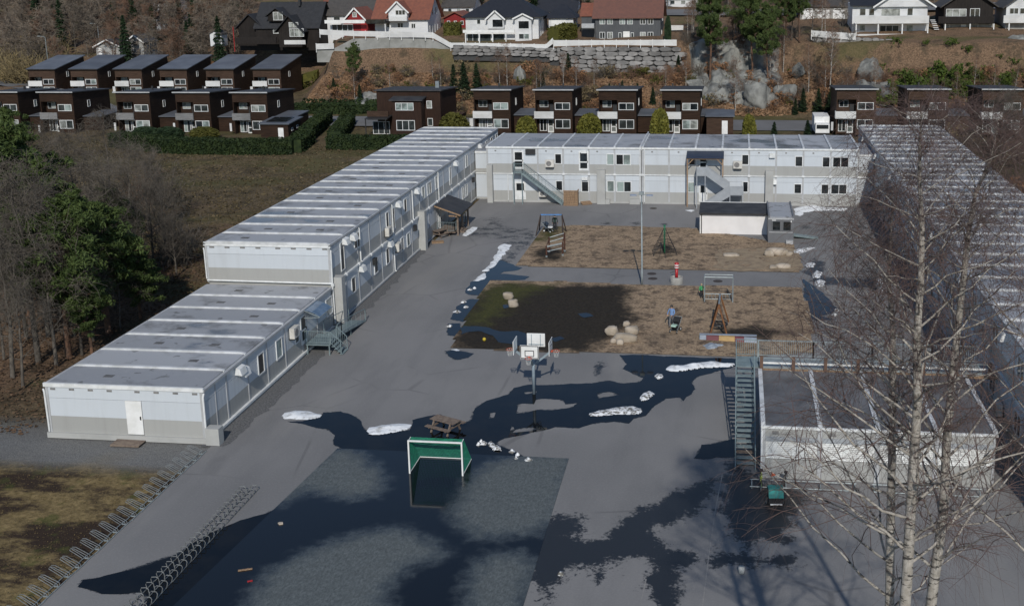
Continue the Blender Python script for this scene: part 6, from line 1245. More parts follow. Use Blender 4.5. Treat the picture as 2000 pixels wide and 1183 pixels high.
Y = 213.; v = villa('villa', 'white house with balcony cut by the right edge, right ridge', Y, 1980); z0 = Z_(64,Y,1980)-1; gable(v, X_(1963,Y), X_(2060,Y), Y, Y+9, z0, Z_(11,Y,1990), Z_(-24,Y,2000), 'y', whitew, roof_drk, .8); f = Fac(v, Y); f.win(1972,16,1989,28,glass_h,2); f.win(1992,16,2010,28,glass_h,2); f.box('balcony_parapet', whiteb, 1957,30,2060,44,1.3,1.45); f.box('lower_wall', concrete, 1964,45,2055,66,0,.05)
bx('balcony_floor', whitep, v, X_(1957,Y), Y-1.3, Z_(45,Y,1980), X_(2060,Y), Y-.06, Z_(44,Y,1980)); bx('post', whitep, v, X_(1966,Y), Y-1.3, z0, X_(1966,Y)+.2, Y-1.1, Z_(45,Y,1980))
# more houses behind
for lab,Y,a,b,ze,zr,zb,wm,rm,rg in (('grey roofed white house behind the red house',236.,640,735,28,-4,60,whitew,roof_drk,'x'),('dark roofed house peeping behind the tiled white house',240.,868,925,12,-14,40,whitew,roof_drk,'x'),('white house behind the black hip roof',238.,1040,1125,20,-20,50,whitew,roof_nvy,'x'),('long low garage row left of the balcony house',226.,1562,1655,12,-8,42,concrete,roof_drk,'x'),('small red shed between the white houses on the ridge',222.,868,912,36,25,54,redw,roof_red,'y'),('brown house among trees at the far left ridge',262.,640,700,2,-14,24,brownw2,roof_red,'x'),('white house high behind the grey house',244.,1300,1370,-4,-26,18,whitew,roof_drk,'x'),('white cottage in the woods at the upper left',290.,298,342,4,-8,16,whitew,roof_drk,'x')):
    t = thing('distant_house', lab, 'house', (X_(a,Y),Y,Z_(zb,Y,a)), 'houses behind the ridge villas'); gable(t, X_(a,Y), X_(b,Y), Y, Y+8, min(Z_(zb,Y,a)-1.5,hz(X_(a,Y),Y)-1), Z_(ze,Y,a), Z_(zr,Y+(4 if rg == 'x' else 0),a), rg, wm, rm, .5); f = Fac(t, Y)
    for k in range(3): u = a+(b-a)*(.12+.3*k); f.win(u,ze+5,u+(b-a)*.14,ze+13,[glass_h,glass_c][k%2])
    if 'garage row' in lab:
        for k in range(3): f.box('garage_door', whitep, a+5+k*30, ze+8, a+28+k*30, zb-4)
# sheds in the left wood
for lab,Y,a,b,ze,zr,zb in (('grey shed with a pitched roof in the left wood',232.,184,230,91,79,107),('second grey shed half hidden right of the first in the left wood',236.,246,277,82,70,100)):
    t = thing('wood_shed', lab, 'shed', (X_(a,Y),Y,Z_(zb,Y,a)), 'sheds in the left wood'); gable(t, X_(a,Y), X_(b,Y), Y, Y+6, Z_(zb,Y,a)-2, Z_(ze,Y,a), Z_(zr,Y,a), 'y', mat('pale_grey_boards',(.36,.36,.35),None,2) if 'pgb' not in MT else MT['pgb'], roof_drk, .5); MT.setdefault('pgb', bpy.data.materials['pale_grey_boards']); barge(t, X_(a,Y), X_(b,Y), Y, Z_(ze,Y,a), Z_(zr,Y,a), .5); Fac(t, Y).box('door', whitep, a+8, ze+3, a+16, zb)
t = thing('play_hut', 'tiny white hut left of the black house', 'hut', (X_(409,232),232,Z_(80,232,409))); gable(t, X_(409,232), X_(431,232), 232, 235, Z_(82,232,409)-1, Z_(67,232,409), Z_(61,232,409), 'y', whitew, roof_drk, .2); Fac(t, 232.).box('door', darkm, 425,66,430,78)
def unit(v): return v/(np.linalg.norm(v,axis=-1,keepdims=True)+1e-9)
# ---------------------------------------------------------------- retaining walls, fences, rocks on the slope
stone_m = mat('wall_stone', (.27,.26,.25), (.17,.165,.16), .8, rough=.9, b=.06, bs=3, rvar=.35); mortar = mat('wall_core', (.06,.06,.06), None, 2, rough=.95); concw = mat('grey_cast_wall', (.30,.30,.285), (.22,.22,.205), .5, rough=.9, b=.02)
_st = {}
def stone_mesh(k):
    if k not in _st:
        rs = np.random.RandomState(k+40); v = []
        for z in (-.5,.5):
            for i in range(7):
                a = 2*pi*i/7+.4; r = .5*(1+.18*rs.randn()*.6); v.append((np.clip(r*1.15*cos(a),-.5,.5),-.5,np.clip(r*1.15*sin(a),-.5,.5)))
        front = [(x*.86,-.5-.12,z*.86) for x,_,z in v[:7]]; base = [(x,-.3,z) for x,_,z in v[:7]]; back = [(x,.5,z) for x,_,z in v[:7]]; V = front+base+back
        Fc = [tuple(range(7))]+[(i,7+i,7+(i+1)%7,(i+1)%7) for i in range(7)]+[(7+i,14+i,14+(i+1)%7,7+(i+1)%7) for i in range(7)]
        me = bpy.data.meshes.new('stone'); me.from_pydata(V, [], Fc); fixn(me); me.materials.append(stone_m); _st[k] = me
    return _st[k]
def stone_wall(label, Y, pxa, pxb, top, bot, rows, wpx, yb=None):
    # top/bot: photo heights at both ends
    A = gy(pxa,top[0],Y); B = gy(pxb,top[1],Y); t = thing('retaining_wall', label, 'retaining wall', (A.x,Y,gy(pxa,bot[0],Y).z)); za = gy(pxa,bot[0],Y).z-1; zb = gy(pxb,bot[1],Y).z-1
    build('core', MB().add([(A.x,Y+.35,za),(B.x,Y+.35,zb),(B.x,Y+.35,B.z-.1),(A.x,Y+.35,A.z-.1),(A.x,Y+1.4,za),(B.x,Y+1.4,zb),(B.x,Y+1.4,B.z-.1),(A.x,Y+1.4,A.z-.1)],[(0,1,2,3),(7,6,5,4),(3,2,6,7),(0,3,7,4),(1,5,6,2)]), mortar, t)
    for r in range(rows):
        u = rnd.uniform(-.02,0); L = B.x-A.x
        while u < 1:
            w = rnd.uniform(.7,1.45)*wpx/2130*Y/L; x = A.x+L*(u+w/2); zt = A.z+(B.z-A.z)*(u+w/2); zb_ = (za+1)+(zb-za)*(u+w/2); hrow = (zt-zb_)/rows
            o = link('stone', stone_mesh(rnd.randrange(8)), t, (x,Y+.3+rnd.uniform(-.05,.08),zb_+hrow*(r+.5)+rnd.uniform(-.08,.08))); o.scale = (w*L*1.04,.7,hrow*rnd.uniform(.98,1.14)); u += w
    return t
stone_wall('retaining wall of large grey boulders below the slate grey house', 203.4, 1095, 1322, (92,93), (140,148), 6, 20)
stone_wall('dark stone retaining wall below the black hip roof house', 204., 884, 1076, (88,95), (108,112), 3, 16); stone_wall('small stone wall left of the boulder wall', 204., 1073, 1096, (96,93), (118,120), 3, 12)
stone_wall('grey stone retaining wall below the balcony house, right ridge', 205.5, 1588, 1814, (68,82), (96,108), 4, 14)
def plain_wall(label, Y, pts, m1=concw):
    t = thing('retaining_wall', label, 'retaining wall', (gy(pts[0][0],pts[0][2],Y).x,Y,gy(pts[0][0],pts[0][2],Y).z))
    for (a,t0,b0),(b,t1,b1) in zip(pts, pts[1:]):
        A,B = gy(a,t0,Y),gy(b,t1,Y); C_,D_ = gy(a,b0,Y),gy(b,b1,Y); e = .02; build('wall_bay', MB().add([(A.x+e,Y,C_.z-1),(B.x-e,Y,D_.z-1),(B.x-e,Y,B.z),(A.x+e,Y,A.z),(A.x+e,Y+.5,C_.z-1),(B.x-e,Y+.5,D_.z-1),(B.x-e,Y+.5,B.z),(A.x+e,Y+.5,A.z)],[(0,1,2,3),(7,6,5,4),(0,4,5,1),(3,2,6,7),(1,5,6,2),(0,3,7,4)]), m1, t)
    return t
plain_wall('smooth grey retaining wall below the tiled white house', 206., [(618,96,112),(652,95,112),(690,76,112),(760,74,112),(830,74,110),(884,92,108)])
def fence(label, Y, pts, h_m=None):
    t = thing('white_fence', label, 'fence', gy(pts[0][0],pts[0][2],Y), 'white board fences on the ridge')
    for (a,t0,b0),(b,t1,b1) in zip(pts, pts[1:]):
        n = max(1,int(abs(b-a)/22))
        for k in range(n):
            u0,u1 = k/n,(k+1)/n; p = [gy(a+(b-a)*u,t0+(t1-t0)*u,Y) for u in (u0,u1)]; q = [gy(a+(b-a)*u,b0+(b1-b0)*u,Y) for u in (u0,u1)]; e = .03
            build('fence_panel', MB().add([(p[0].x+e,Y,q[0].z),(p[1].x-e,Y,q[1].z),(p[1].x-e,Y,p[1].z),(p[0].x+e,Y,p[0].z),(p[0].x+e,Y+.08,q[0].z),(p[1].x-e,Y+.08,q[1].z),(p[1].x-e,Y+.08,p[1].z),(p[0].x+e,Y+.08,p[0].z)],[(0,1,2,3),(7,6,5,4),(0,4,5,1),(3,2,6,7),(1,5,6,2),(0,3,7,4)]), whiteb, t)
            bx('post', whitep, t, p[0].x-.05, Y+.02, q[0].z-.6, p[0].x+.05, Y+.14, p[0].z+.1)
    return t
fence('white board fence stepping down before the tiled white house', 205.6, [(624,58,68),(690,61,71),(830,63,74),(845,64,75),(880,84,94),(905,84,94)]); fence('white board fence before the black hip roof house', 204.6, [(905,84,93),(1066,87,96),(1080,74,86)]); fence('white board fence before the slate grey house', 203.6, [(1081,79,91),(1180,79,88),(1322,78,90)]); fence('short white fence below the long hedge', 205.6, [(617,86,97),(652,85,96)])
fence('white fence right of the slate grey house', 216., [(1300,50,60),(1335,50,59)]); fence('white railing left of the balcony house, right ridge', 205.2, [(1585,60,72),(1672,66,79)])
RG = 'rock outcrops on the slope'
def rock(label, px, py, Y, w, h, d, seed, rz=0., tilt=0.):
    # faceted block: planes cut at random, then roughened
    b = gy(px,py,Y); rs = np.random.RandomState(seed); nu, nv = 44, 26; N_ = unit(rs.randn(13,3)*np.array([1,1,.8])); dk = rs.uniform(.55,1.,13); V = []
    for j in range(nv):
        t = pi*j/(nv-1)
        for i in range(nu):
            a = 2*pi*i/nu; D_ = np.array([sin(t)*cos(a),sin(t)*sin(a),cos(t)]); c = N_@D_; r = min([1.25]+[dk[q]/c[q] for q in range(13) if c[q] > .12]); r *= 1+.13*fbm(D_[0]*2+seed,D_[1]*2,1.1,5,D_[2]*2)-.09*abs(fbm(D_[0]*3,D_[1]*3+seed,1.6,4,D_[2]*1.2)); V.append((r*D_[0]*w/2*1.1,r*D_[1]*d/2,h*.4+r*D_[2]*h*.62))
    V = np.array(V); ct, st_ = cos(tilt), sin(tilt); V = V@np.array([[ct,0,-st_],[0,1,0],[st_,0,ct]]); Q = [(j*nu+i,(j+1)*nu+i,(j+1)*nu+(i+1)%nu,j*nu+(i+1)%nu) for j in range(nv-1) for i in range(nu)]
    o = npmesh('rock_outcrop', V, Q, rockm, loc=(0,0,0)); o.location = (b.x,Y+.8,min(b.z-.4,hz(b.x,Y+.8)-.15*h)); return tag(o, label, 'rock', RG)
for a in (('large tilted boulder at the foot of the pine cliff',1470,203,190.,5.6,4.6,4,27,0,.35),('smaller rock left of the tilted boulder',1402,200,190.5,3.6,2.8,3,28),('rock below the boulder retaining wall',1355,172,196.,3.2,2.2,3,29),('pale split boulder below the balcony house wall',1697,153,197.,5.0,3.9,4,30),('half buried rock in the brown scrub below the stone wall',1012,165,198.,2.2,3.2,3,31),('rock beside the pine cliff under rusty shrubs',1535,185,192.,3.6,3.4,3,32),('pale rock high on the right slope',1555,112,200.,2.6,2.6,3,33),('low grey rock under the right ridge',1800,190,192.,2.6,1.3,2,34),('rock at the right slope edge',1985,90,203.,5,2.2,3,35)): rock(*a)

def rock_face(label, pxa, pxb, t0, t1, amp, seed, depth=1.6):
    # craggy cliff: blocks of the slope pushed out by cells, split by upright cracks
    xa = gy(pxa,140,197.).x; xb = gy(pxb,140,197.).x; nu = int((xb-xa)/.22); nv = int((t1-t0)*24/.22); V = []; K = []
    for j in range(nv+1):
        for i in range(nu+1):
            u = i/nu; v = j/nv; x = xa+(xb-xa)*u; t = t0+(t1-t0)*v; y = float(foot(x))+t*16; z = hz(x,y); q = Vector((x*.34+seed,z*.2,y*.12)); ds, fp = noise.voronoi(q); f = fp[0]; hsh = (sin(f.x*12.9+f.y*78.2+f.z*37.7)*43758.5) % 1.; e = min(1,(ds[1]-ds[0])*5)
            o = amp*(hsh*1.3-.25+(.5*(hsh-.5))*(q.x-f.x)+.8*((hsh*7%1)-.4)*(q.y-f.y)*2)*(.45+.55*e)+.18*fbm(x*1.,z,1.4,5,y)+.35*fbm(x,z*.4,.5,3,seed)
            m_ = min(1,6*u,6*(1-u))*min(1,5*v,5*(1-v)); o = (o+1.7+1.1*fbm(x,z,.28,3,seed+9))*m_-.9; V.append((x,y-o*depth*.62,z+o*.55)); K.append(o)
    w = nu+1; Q = [(j*w+i,j*w+i+1,(j+1)*w+i+1,(j+1)*w+i) for j in range(nv) for i in range(nu)]; Q = [q for q in Q if max(K[i] for i in q) > -.5]
    V = np.array(V); c = V.mean(0); return tag(npmesh('cliff', V, Q, rockm, loc=c), label, 'rock', RG)
rock_face('broad craggy cliff under the ridge pines', 1335, 1545, .08, 1.38, 1.35, 3.)
rock_face('craggy rock face left of the wide brown house roof', 690, 905, .02, .5, .9, 11.)
rock_face('broken rock face below the balcony house wall, right slope', 1655, 1760, .35, .85, .8, 23.)
# ---------------------------------------------------------------- trees and plants
def unit(v): return v/(np.linalg.norm(v,axis=-1,keepdims=True)+1e-9)
def along(P, t):
    # point and tangent on polylines P (n,k,3) at parameter t (n,)
    k = P.shape[1]; f = np.clip(t,0,.999)*(k-1); i = f.astype(int); w = (f-i)[:,None]; r = np.arange(len(P)); a = P[r,i]; b = P[r,i+1]
    return a*(1-w)+b*w, unit(b-a)
def grow(rs, start, d, L, k, bend, wig, droop):
    t = np.linspace(0,1,k)[None,:,None]; n = len(start); side = unit(rs.randn(n,3))
    P = start[:,None,:]+d[:,None,:]*L[:,None,None]*t
    P = P+np.array([0,0,1.])*(bend[:,None,None]*L[:,None,None]*t**2)-np.array([0,0,1.])*(droop[:,None,None]*L[:,None,None]*t**2.2)
    P = P+side[:,None,:]*(np.sin(t*pi*rs.uniform(.8,2.,(n,1,1)))*wig*L[:,None,None])
    w = rs.randn(n,k,3)*wig*.35*L[:,None,None]; w[:,0] = 0; return P+w
def bare_geo(seed, H, r0, R, nl, ns, nt, first=.3, up=.8, droop=.35, lean=(0,0), tr=.006, trunkpts=None, wig=.05, sub_len=.45, tw_len=.3, prof=(1.12,.78,1.3)):
    rs = np.random.RandomState(seed); k = 12; t = np.linspace(0,1,k)
    if trunkpts is None:
        T = np.stack([lean[0]*t**1.5*H+np.cumsum(rs.randn(k))*.012*H*t, lean[1]*t**1.5*H+np.cumsum(rs.randn(k))*.012*H*t, t*H],-1)[None]
    else:
        tp_ = np.array(trunkpts,float); T = np.stack([np.interp(t, np.linspace(0,1,len(tp_)), tp_[:,c]) for c in range(3)],-1)[None]; T[0,1:-1] += rs.randn(k-2,3)*np.array([.05,.05,0])
    rad = r0*(1-.93*t**1.1)[None]
    f = first+(1-first)*(np.arange(nl)+rs.rand(nl))/nl*.98; p, tg = along(np.repeat(T,nl,0), f); az = np.arange(nl)*2.4+rs.rand(nl)*.9
    d = unit(np.stack([np.cos(az),np.sin(az),up*rs.uniform(.5,1.5,nl)],-1)); L = R*(prof[0]-prof[1]*((f-first)/(1-first))**prof[2])*rs.uniform(.7,1.25,nl)*1.15
    if trunkpts is not None: L = L*np.where(d[:,1] < -.45, .5, 1.)
    LP = grow(rs, p, d, L, 7, rs.uniform(-.05,.22,nl), wig, rs.uniform(0,droop*.5,nl)); lr0 = np.clip(r0*(1-.9*f)*.34,.011,None); LR = lr0[:,None]*(1-.85*np.linspace(0,1,7))[None]
    q = np.repeat(np.arange(nl),ns); ts = .18+.8*rs.rand(len(q)); sp, st_ = along(LP[q], ts); sd = unit(st_*.75+unit(rs.randn(len(q),3))*.85+np.array([0,0,.15])); SL = L[q]*sub_len*(1.15-.6*ts)*rs.uniform(.6,1.3,len(q)); SP = grow(rs, sp, sd, SL, 5, np.zeros(len(q)), wig*1.2, rs.uniform(0,droop,len(q))); sr = np.clip(lr0[q]*.32,tr*1.3,.03); SR = sr[:,None]*(1-.65*np.linspace(0,1,5))[None]
    g = np.repeat(np.arange(len(q)),nt); tt = .1+.9*rs.rand(len(g)); wp, wt = along(SP[g], tt); wd = unit(wt*.7+unit(rs.randn(len(g),3))*.8); WL = np.clip(R*tw_len,.25,None)*rs.uniform(.45,1.3,len(g)); WP = grow(rs, wp, wd, WL, 4, np.zeros(len(g)), wig*1.3, rs.uniform(droop*.6,droop*2.2,len(g))); WR = np.full((len(g),4),tr)*np.array([1,.9,.75,.5])[None]
    wood = [tubes(T,rad,9),tubes(LP,LR,5)]; fine = [tubes(SP,SR,3),tubes(WP,WR,3)]
    return join(wood), join(fine)
def leafcloud(rs, C, n, rad, size, squash=.7, asp=.5, upn=.3):
    # n leaf faces round each centre of C
    m = len(C)*n; c = np.repeat(C,n,0); o = unit(rs.randn(m,3))*(rs.rand(m,1)**.45); rr = np.repeat(np.broadcast_to(rad,(len(C),)),n)[:,None]; o = o*rr; o[:,2] *= squash; p = c+o
    a = unit(rs.randn(m,3)); b = unit(np.cross(a, rs.randn(m,3)+np.array([0,0,upn]))); s = size*rs.uniform(.6,1.3,(m,1)); V = np.stack([p-a*s-b*s*asp*.4,p-a*s*.1+b*s*asp,p+a*s+b*s*asp*.2,p+a*s*.1-b*s*asp],1)
    return V.reshape(-1,3), np.arange(4*m).reshape(m,4)
def spruce_geo(seed, H, R, n, size=.3, first=.06):
    rs = np.random.RandomState(seed); f = first+(1-first)*rs.rand(n)**1.25; lay = np.floor(f*H/.55)*.55/H; f = np.where(rs.rand(n)<.75, lay+.02*rs.rand(n), f); az = rs.rand(n)*2*pi; w = .75+.4*np.sin(az*3+f*40+seed)*.5; r = R*(1-f)**.85*w*(rs.rand(n)**.55)+.05
    p = np.stack([r*np.cos(az),r*np.sin(az),f*H-r*.28],-1); d = unit(np.stack([np.cos(az),np.sin(az),-.35+.2*rs.randn(n)],-1)+rs.randn(n,3)*.3); s = unit(np.cross(d,np.array([0,0,1.])+rs.randn(n,3)*.4)); L = size*rs.uniform(.6,1.5,(n,1)); V = np.stack([p-d*L*.5,p+s*L*.32,p+d*L*.7,p-s*L*.32],1).reshape(-1,3)
    return V, np.arange(4*n).reshape(n,4)
def pine_geo(seed, H, R, clumps, per, size=.3, first=.45):
    rs = np.random.RandomState(seed); k = 9; t = np.linspace(0,1,k); T = np.stack([np.cumsum(rs.randn(k))*.018*H*t,np.cumsum(rs.randn(k))*.018*H*t,t*H*.97],-1)[None]
    f = first+(1-first)*((np.arange(clumps)+.5)/clumps); p, _ = along(np.repeat(T,clumps,0),f); az = np.arange(clumps)*2.4+rs.rand(clumps); g = (f-first)/(1-first); prof = np.sin(np.clip(g*.86+.16,0,1)*pi)**.7; L = R*prof*rs.uniform(.3,1.2,clumps)
    d = unit(np.stack([np.cos(az),np.sin(az),rs.uniform(-.05,.55,clumps)],-1)); LP = grow(rs,p,d,L,5,rs.uniform(-.1,.2,clumps),.06,np.zeros(clumps)); LR = np.full((clumps,5),.05)*np.array([1,.85,.7,.5,.3])[None]*(1.2-.6*g)[:,None]
    C = np.concatenate([LP[:,-1],LP[:,-2]+rs.randn(clumps,3)*.3,LP[:,-1]+rs.randn(clumps,3)*np.array([.7,.7,.3])]); rad = np.concatenate([L*.2+.28,L*.16+.26,L*.16+.24])
    dead = 10; pd, _ = along(np.repeat(T,dead,0),first*rs.uniform(.3,1.,dead)); dd = unit(np.stack([np.cos(np.arange(dead)*2.1),np.sin(np.arange(dead)*2.1),rs.uniform(-.1,.4,dead)],-1)); DP = grow(rs,pd,dd,R*rs.uniform(.3,.7,dead),5,np.zeros(dead),.07,np.zeros(dead)); DR = np.full((dead,5),.035)*np.array([1,.8,.6,.4,.2])[None]
    return join([tubes(T,(.02*H*(1-.75*t))[None],8),tubes(LP,LR,4),tubes(DP,DR,4)]), leafcloud(rs,C,per,rad,size,.6,.26)
def mk(name, geo, m):
    o = npmesh(name, geo[0], geo[1], m, loc=(0,0,0)); COL.objects.unlink(o); return o.data
def tree_proto(kind, parts): return kind, parts   # parts: (name, mesh)
def plant(proto, label, cat, loc, sc=1., rz=None, group=None, name=None):
    t = link(name or proto[0], None, None, loc); t.empty_display_size = .3; tag(t, label, cat, group); t.scale = (sc,sc,sc) if not hasattr(sc,'__len__') else sc; t.rotation_euler = (0,0,rnd.uniform(0,6.28) if rz is None else rz)
    for n_, me in proto[1]:
        o = bpy.data.objects.new(n_, me); COL.objects.link(o); o.parent = t
    return t
# --- the tall birches in front of the right wing
def birch(label, seed, tps, R, nl):
    base = Vector(tps[0]); loc_pts = [(x-base.x,y-base.y,z-base.z) for x,y,z in tps]; H = loc_pts[-1][2]
    wood, fine = bare_geo(seed, H, .16, R, nl, 9, 8, first=.28, up=.75, droop=.36, tr=.0031, trunkpts=loc_pts, wig=.035, sub_len=.5, tw_len=.24, prof=(1.3,1.05,.8))
    t = thing('birch_tree', label, 'tree', base, 'tall bare birches at right'); o = npmesh('trunk', wood[0], wood[1], m_b, None, (0,0,0), True); o.parent = t; o = npmesh('crown', fine[0], fine[1], twig_m, None, (0,0,0)); o.parent = t; return t
m_b = m_birch()
def tp(Yd, pts, gz0=0.):
    P = [gy(px,py,Yd+dy) for px,py,dy in pts]; a = P[0]; d = (P[1]-P[0]); b0 = a-d*(a.z/d.z) if abs(d.z) > .1 else a
    return [(a.x+(b0.x-a.x)*.3,a.y,0.)]+[(a.x+(b0.x-a.x)*.12,a.y,a.z*.5)]+[tuple(p) for p in P]
birch('tall white birch, middle of the three stems before the container', 3, tp(22.6, [(1768,1183,0),(1786,900,0),(1792,720,.1),(1792,560,.1),(1806,420,.2),(1796,300,.3),(1800,220,.3)]), 3.2, 66)
birch('white birch leaning right beside the middle birch', 8, tp(23.6, [(1812,1183,0),(1840,980,0),(1862,780,0),(1880,560,.1),(1896,440,.2),(1925,330,.3),(1950,240,.3)]), 3.3, 62)
birch('thinner greyer birch left of the middle birch', 15, tp(26.5, [(1742,1183,0),(1740,900,0),(1742,700,0),(1740,560,.1),(1735,450,.2),(1742,360,.3)]), 3.0, 56)
birch('birch at the right edge with branches reaching in', 22, tp(25.0, [(2105,1183,0),(2090,900,0),(2070,700,0),(2050,520,.1),(2040,380,.2),(2045,260,.3)]), 3.4, 40)
# --- protos
twig_f = mat('far_twigs', (.21,.17,.13), (.13,.105,.08), .5, rough=.9, rvar=.25)
bareP = [tree_proto('bare_tree', [('trunk', mk('trunk', w_, bark_m)), ('crown', mk('crown', f_, twig_g))]) for w_, f_ in (bare_geo(100+i, 10, .16, 3.2, 26, 7, 6, first=.25, up=1.1, droop=.15, tr=.012, wig=.07) for i in range(4))]
redP = [tree_proto('bare_tree', [('trunk', mk('trunk', w_, m_b)), ('crown', mk('crown', f_, twig_r))]) for w_, f_ in (bare_geo(140+i, 10, .12, 2.0, 24, 6, 6, first=.35, up=1.3, droop=.3, tr=.012, wig=.05) for i in range(3))]
farP = [tree_proto('bare_tree', [('trunk', mk('trunk', w_, bark_m)), ('crown', mk('crown', f_, mm))]) for (w_, f_), mm in ((bare_geo(170+i, 10, .14, 2.6, 20, 6, 5, first=.2, up=1.2, droop=.1, tr=.03, wig=.06), (twig_f,twig_r,twig_f)[i]) for i in range(3))]
def bush_geo(seed, H, n, tr):
    rs = np.random.RandomState(seed); d = unit(np.stack([rs.randn(n)*.6,rs.randn(n)*.6,rs.uniform(.7,1.6,n)],-1)); st_ = np.stack([rs.randn(n)*.25,rs.randn(n)*.25,np.zeros(n)],-1); P = grow(rs, st_, d, H*rs.uniform(.6,1.1,n), 6, np.zeros(n), .05, rs.uniform(0,.25,n)); Rr = np.full((n,6),tr*1.5)*np.linspace(1,.4,6)[None]
    g = np.repeat(np.arange(n),9); p, tg = along(P[g], .25+.75*rs.rand(len(g))); W = grow(rs, p, unit(tg+unit(rs.randn(len(g),3))*.8), H*.3*rs.uniform(.4,1.2,len(g)), 4, np.zeros(len(g)), .06, rs.uniform(0,.3,len(g))); return tubes(P,Rr,3), tubes(W,np.full((len(g),4),tr)*np.linspace(1,.5,4)[None],3)
def bushp(seed, m1, leaf=None, tr=.012):
    a, b = bush_geo(seed, 2.4, 26, tr); parts = [('stems', mk('stems', join([a,b]), m1))]
    if leaf is not None:
        rs = np.random.RandomState(seed); C = np.stack([rs.randn(30)*.55,rs.randn(30)*.55,.3+1.7*rs.rand(30)],-1); parts.append(('dry_leaves', mk('dry_leaves', leafcloud(rs,C,14,.4,.13,.8,.6), leaf)))
    return tree_proto('shrub', parts)
bushR = [bushp(200,twig_r,rust_l), bushp(201,twig_r,rust_l), bushp(202,twig_g), bushp(203,twig_g,straw_l), bushp(204,twig_r)]
pineP = [tree_proto('pine_tree', [('trunk', mk('trunk', w_, pinebark)), ('crown', mk('crown', l_, pine_l))]) for w_, l_ in (pine_geo(300+i, 12, 3.1, 64, 120, .19, (.4,.32,.25)[i]) for i in range(3))]
sprP = [tree_proto('spruce_tree', [('trunk', mk('trunk', tubes(np.array([[[0,0,0],[0,0,5],[0,0,9.6]]]),np.array([[.16,.1,.02]]),7), bark_m)), ('crown', mk('crown', spruce_geo(330+i, 10, 2.2, 3800, .36), spruce_l))]) for i in range(3)]
def thuja_geo(seed, w, h, n, size=.14):
    rs = np.random.RandomState(seed); az = rs.rand(n)*2*pi; t = rs.rand(n); rr = w*np.sqrt(np.clip(1-(2*(t-.38)/1.25)**2,0.03,1))*(.82+.25*rs.rand(n)**.5)*(1+.14*np.sin(az*3+seed)); p = np.stack([rr*np.cos(az),rr*np.sin(az),t*h],-1); return leafcloud(rs,p,2,.1,size,1,.6)
thuP = [tree_proto('thuja_bush', [('core', mk('core', tubes(np.array([[[0,0,0],[0,0,.6],[0,0,1.2],[0,0,1.75]]]),np.array([[.5,.75,.62,.15]]),10), mm)), ('crown', mk('crown', thuja_geo(350+i,.95,2.,1900), mm))]) for i,mm in enumerate((thuja_y,olive_l,spruce_l))]
# --- left wood by the low wing: pines, bare trees, brush
def hgt_at(px, pyb, pyt, z=0.): b = gz(px,pyb,z); d = ray(px,pyt); k = b.xy.length/sqrt(d[0]**2+d[1]**2); return b, CAMH+k*d[2]-z
for k,(px,pb,pt,w_,lab) in enumerate(((135,697,385,1.15,'pine with a straight brown trunk nearest the low wing'),(212,650,372,1.2,'broad green pine behind the low wing roof corner'),(275,622,470,1.25,'low spreading pine beside the low wing roof'),(15,600,215,1.0,'tallest dark pine at the left edge'),(75,560,250,1.0,'dark pine next to the left edge pine'),(-40,520,190,1.1,'pine cut by the left edge of the picture'),(165,600,480,1.2,'short pine between the two broad pines'),(60,640,400,.9,'slim pine among pale bare stems'),(105,590,300,.9,'tall slim pine behind the straight trunked pine'),(250,560,360,.9,'slim pine at the field edge of the left wood'),(180,690,520,1.1,'young pine low beside the low wing roof'),(30,470,205,.9,'dark pine far back at the left edge'))):
    b, h = hgt_at(px,pb,pt); b.z = hz(b.x,b.y)-.1; plant(pineP[k%3], lab, 'tree', b, (w_*h/12*.9,w_*h/12*.9,h/12), None, 'pines of the left wood')
for k,(px,pb,pt) in enumerate(((75,705,330),(25,735,450),(182,665,440),(245,575,370),(302,530,360),(120,620,380),(52,660,420),(205,585,330),(325,500,340),(255,480,290),(150,500,270),(30,610,330),(345,540,420),(100,470,250),(216,430,228),(290,450,300),(8,700,520),(235,640,520),(170,450,300),(60,480,300),(110,712,470),(45,755,560),(160,690,500),(-10,650,400),(95,655,350),(225,600,420),(265,540,400),(140,560,340),(20,520,300))):
    b, h = hgt_at(px,pb,pt); b.z = hz(b.x,b.y)-.1; plant(bareP[k%4], 'bare grey tree with thin branches in the left wood' if k else 'pale forked bare tree before the pines at left', 'tree', b, h/10, None, 'bare trees of the left wood')
rnd.seed(11)
for k in range(26):
    px = rnd.uniform(60,350); py = rnd.uniform(330,560)-.25*(px-200); b = gz(px,py); b.z = hz(b.x,b.y)-.05; plant(bushR[(2,2,3,4)[k%4]], 'grey brown leafless brush at the edge of the left wood', 'shrub', b, rnd.uniform(1.2,2.3), None, 'brush of the left wood')
# --- far wood at the upper left
for k in range(210):
    px = rnd.uniform(-20,490); Y = rnd.uniform(228,330); X0 = gy(px,60,Y).x
    if X0 > -108 and Y < 244: continue
    b = Vector((X0,Y,hz(X0,Y)-.2)); s = rnd.uniform(.8,1.35)
    if k % 7 == 0: plant(sprP[k%3], 'dark spruce in the far wood at the upper left', 'tree', b, (s*1.0,s*1.0,s*1.15), None, 'far wood trees')
    else: plant(farP[k%3], 'leafless tree in the far wood at the upper left', 'tree', b, (s*1.1,s*1.1,s), None, 'far wood trees')
wil = bushp(210, mat('willow_twigs',(.26,.20,.095),(.18,.14,.075),1,rough=.9,rvar=.2), None, .02)
for k in range(26):
    px = rnd.uniform(-10,112); Y = rnd.uniform(222,250); X0 = gy(px,100,Y).x; plant(wil, 'yellowish willow scrub beside the road at the upper left', 'shrub', Vector((X0,Y,hz(X0,Y)-.1)), rnd.uniform(2.2,3.6), None, 'willow scrub by the road')
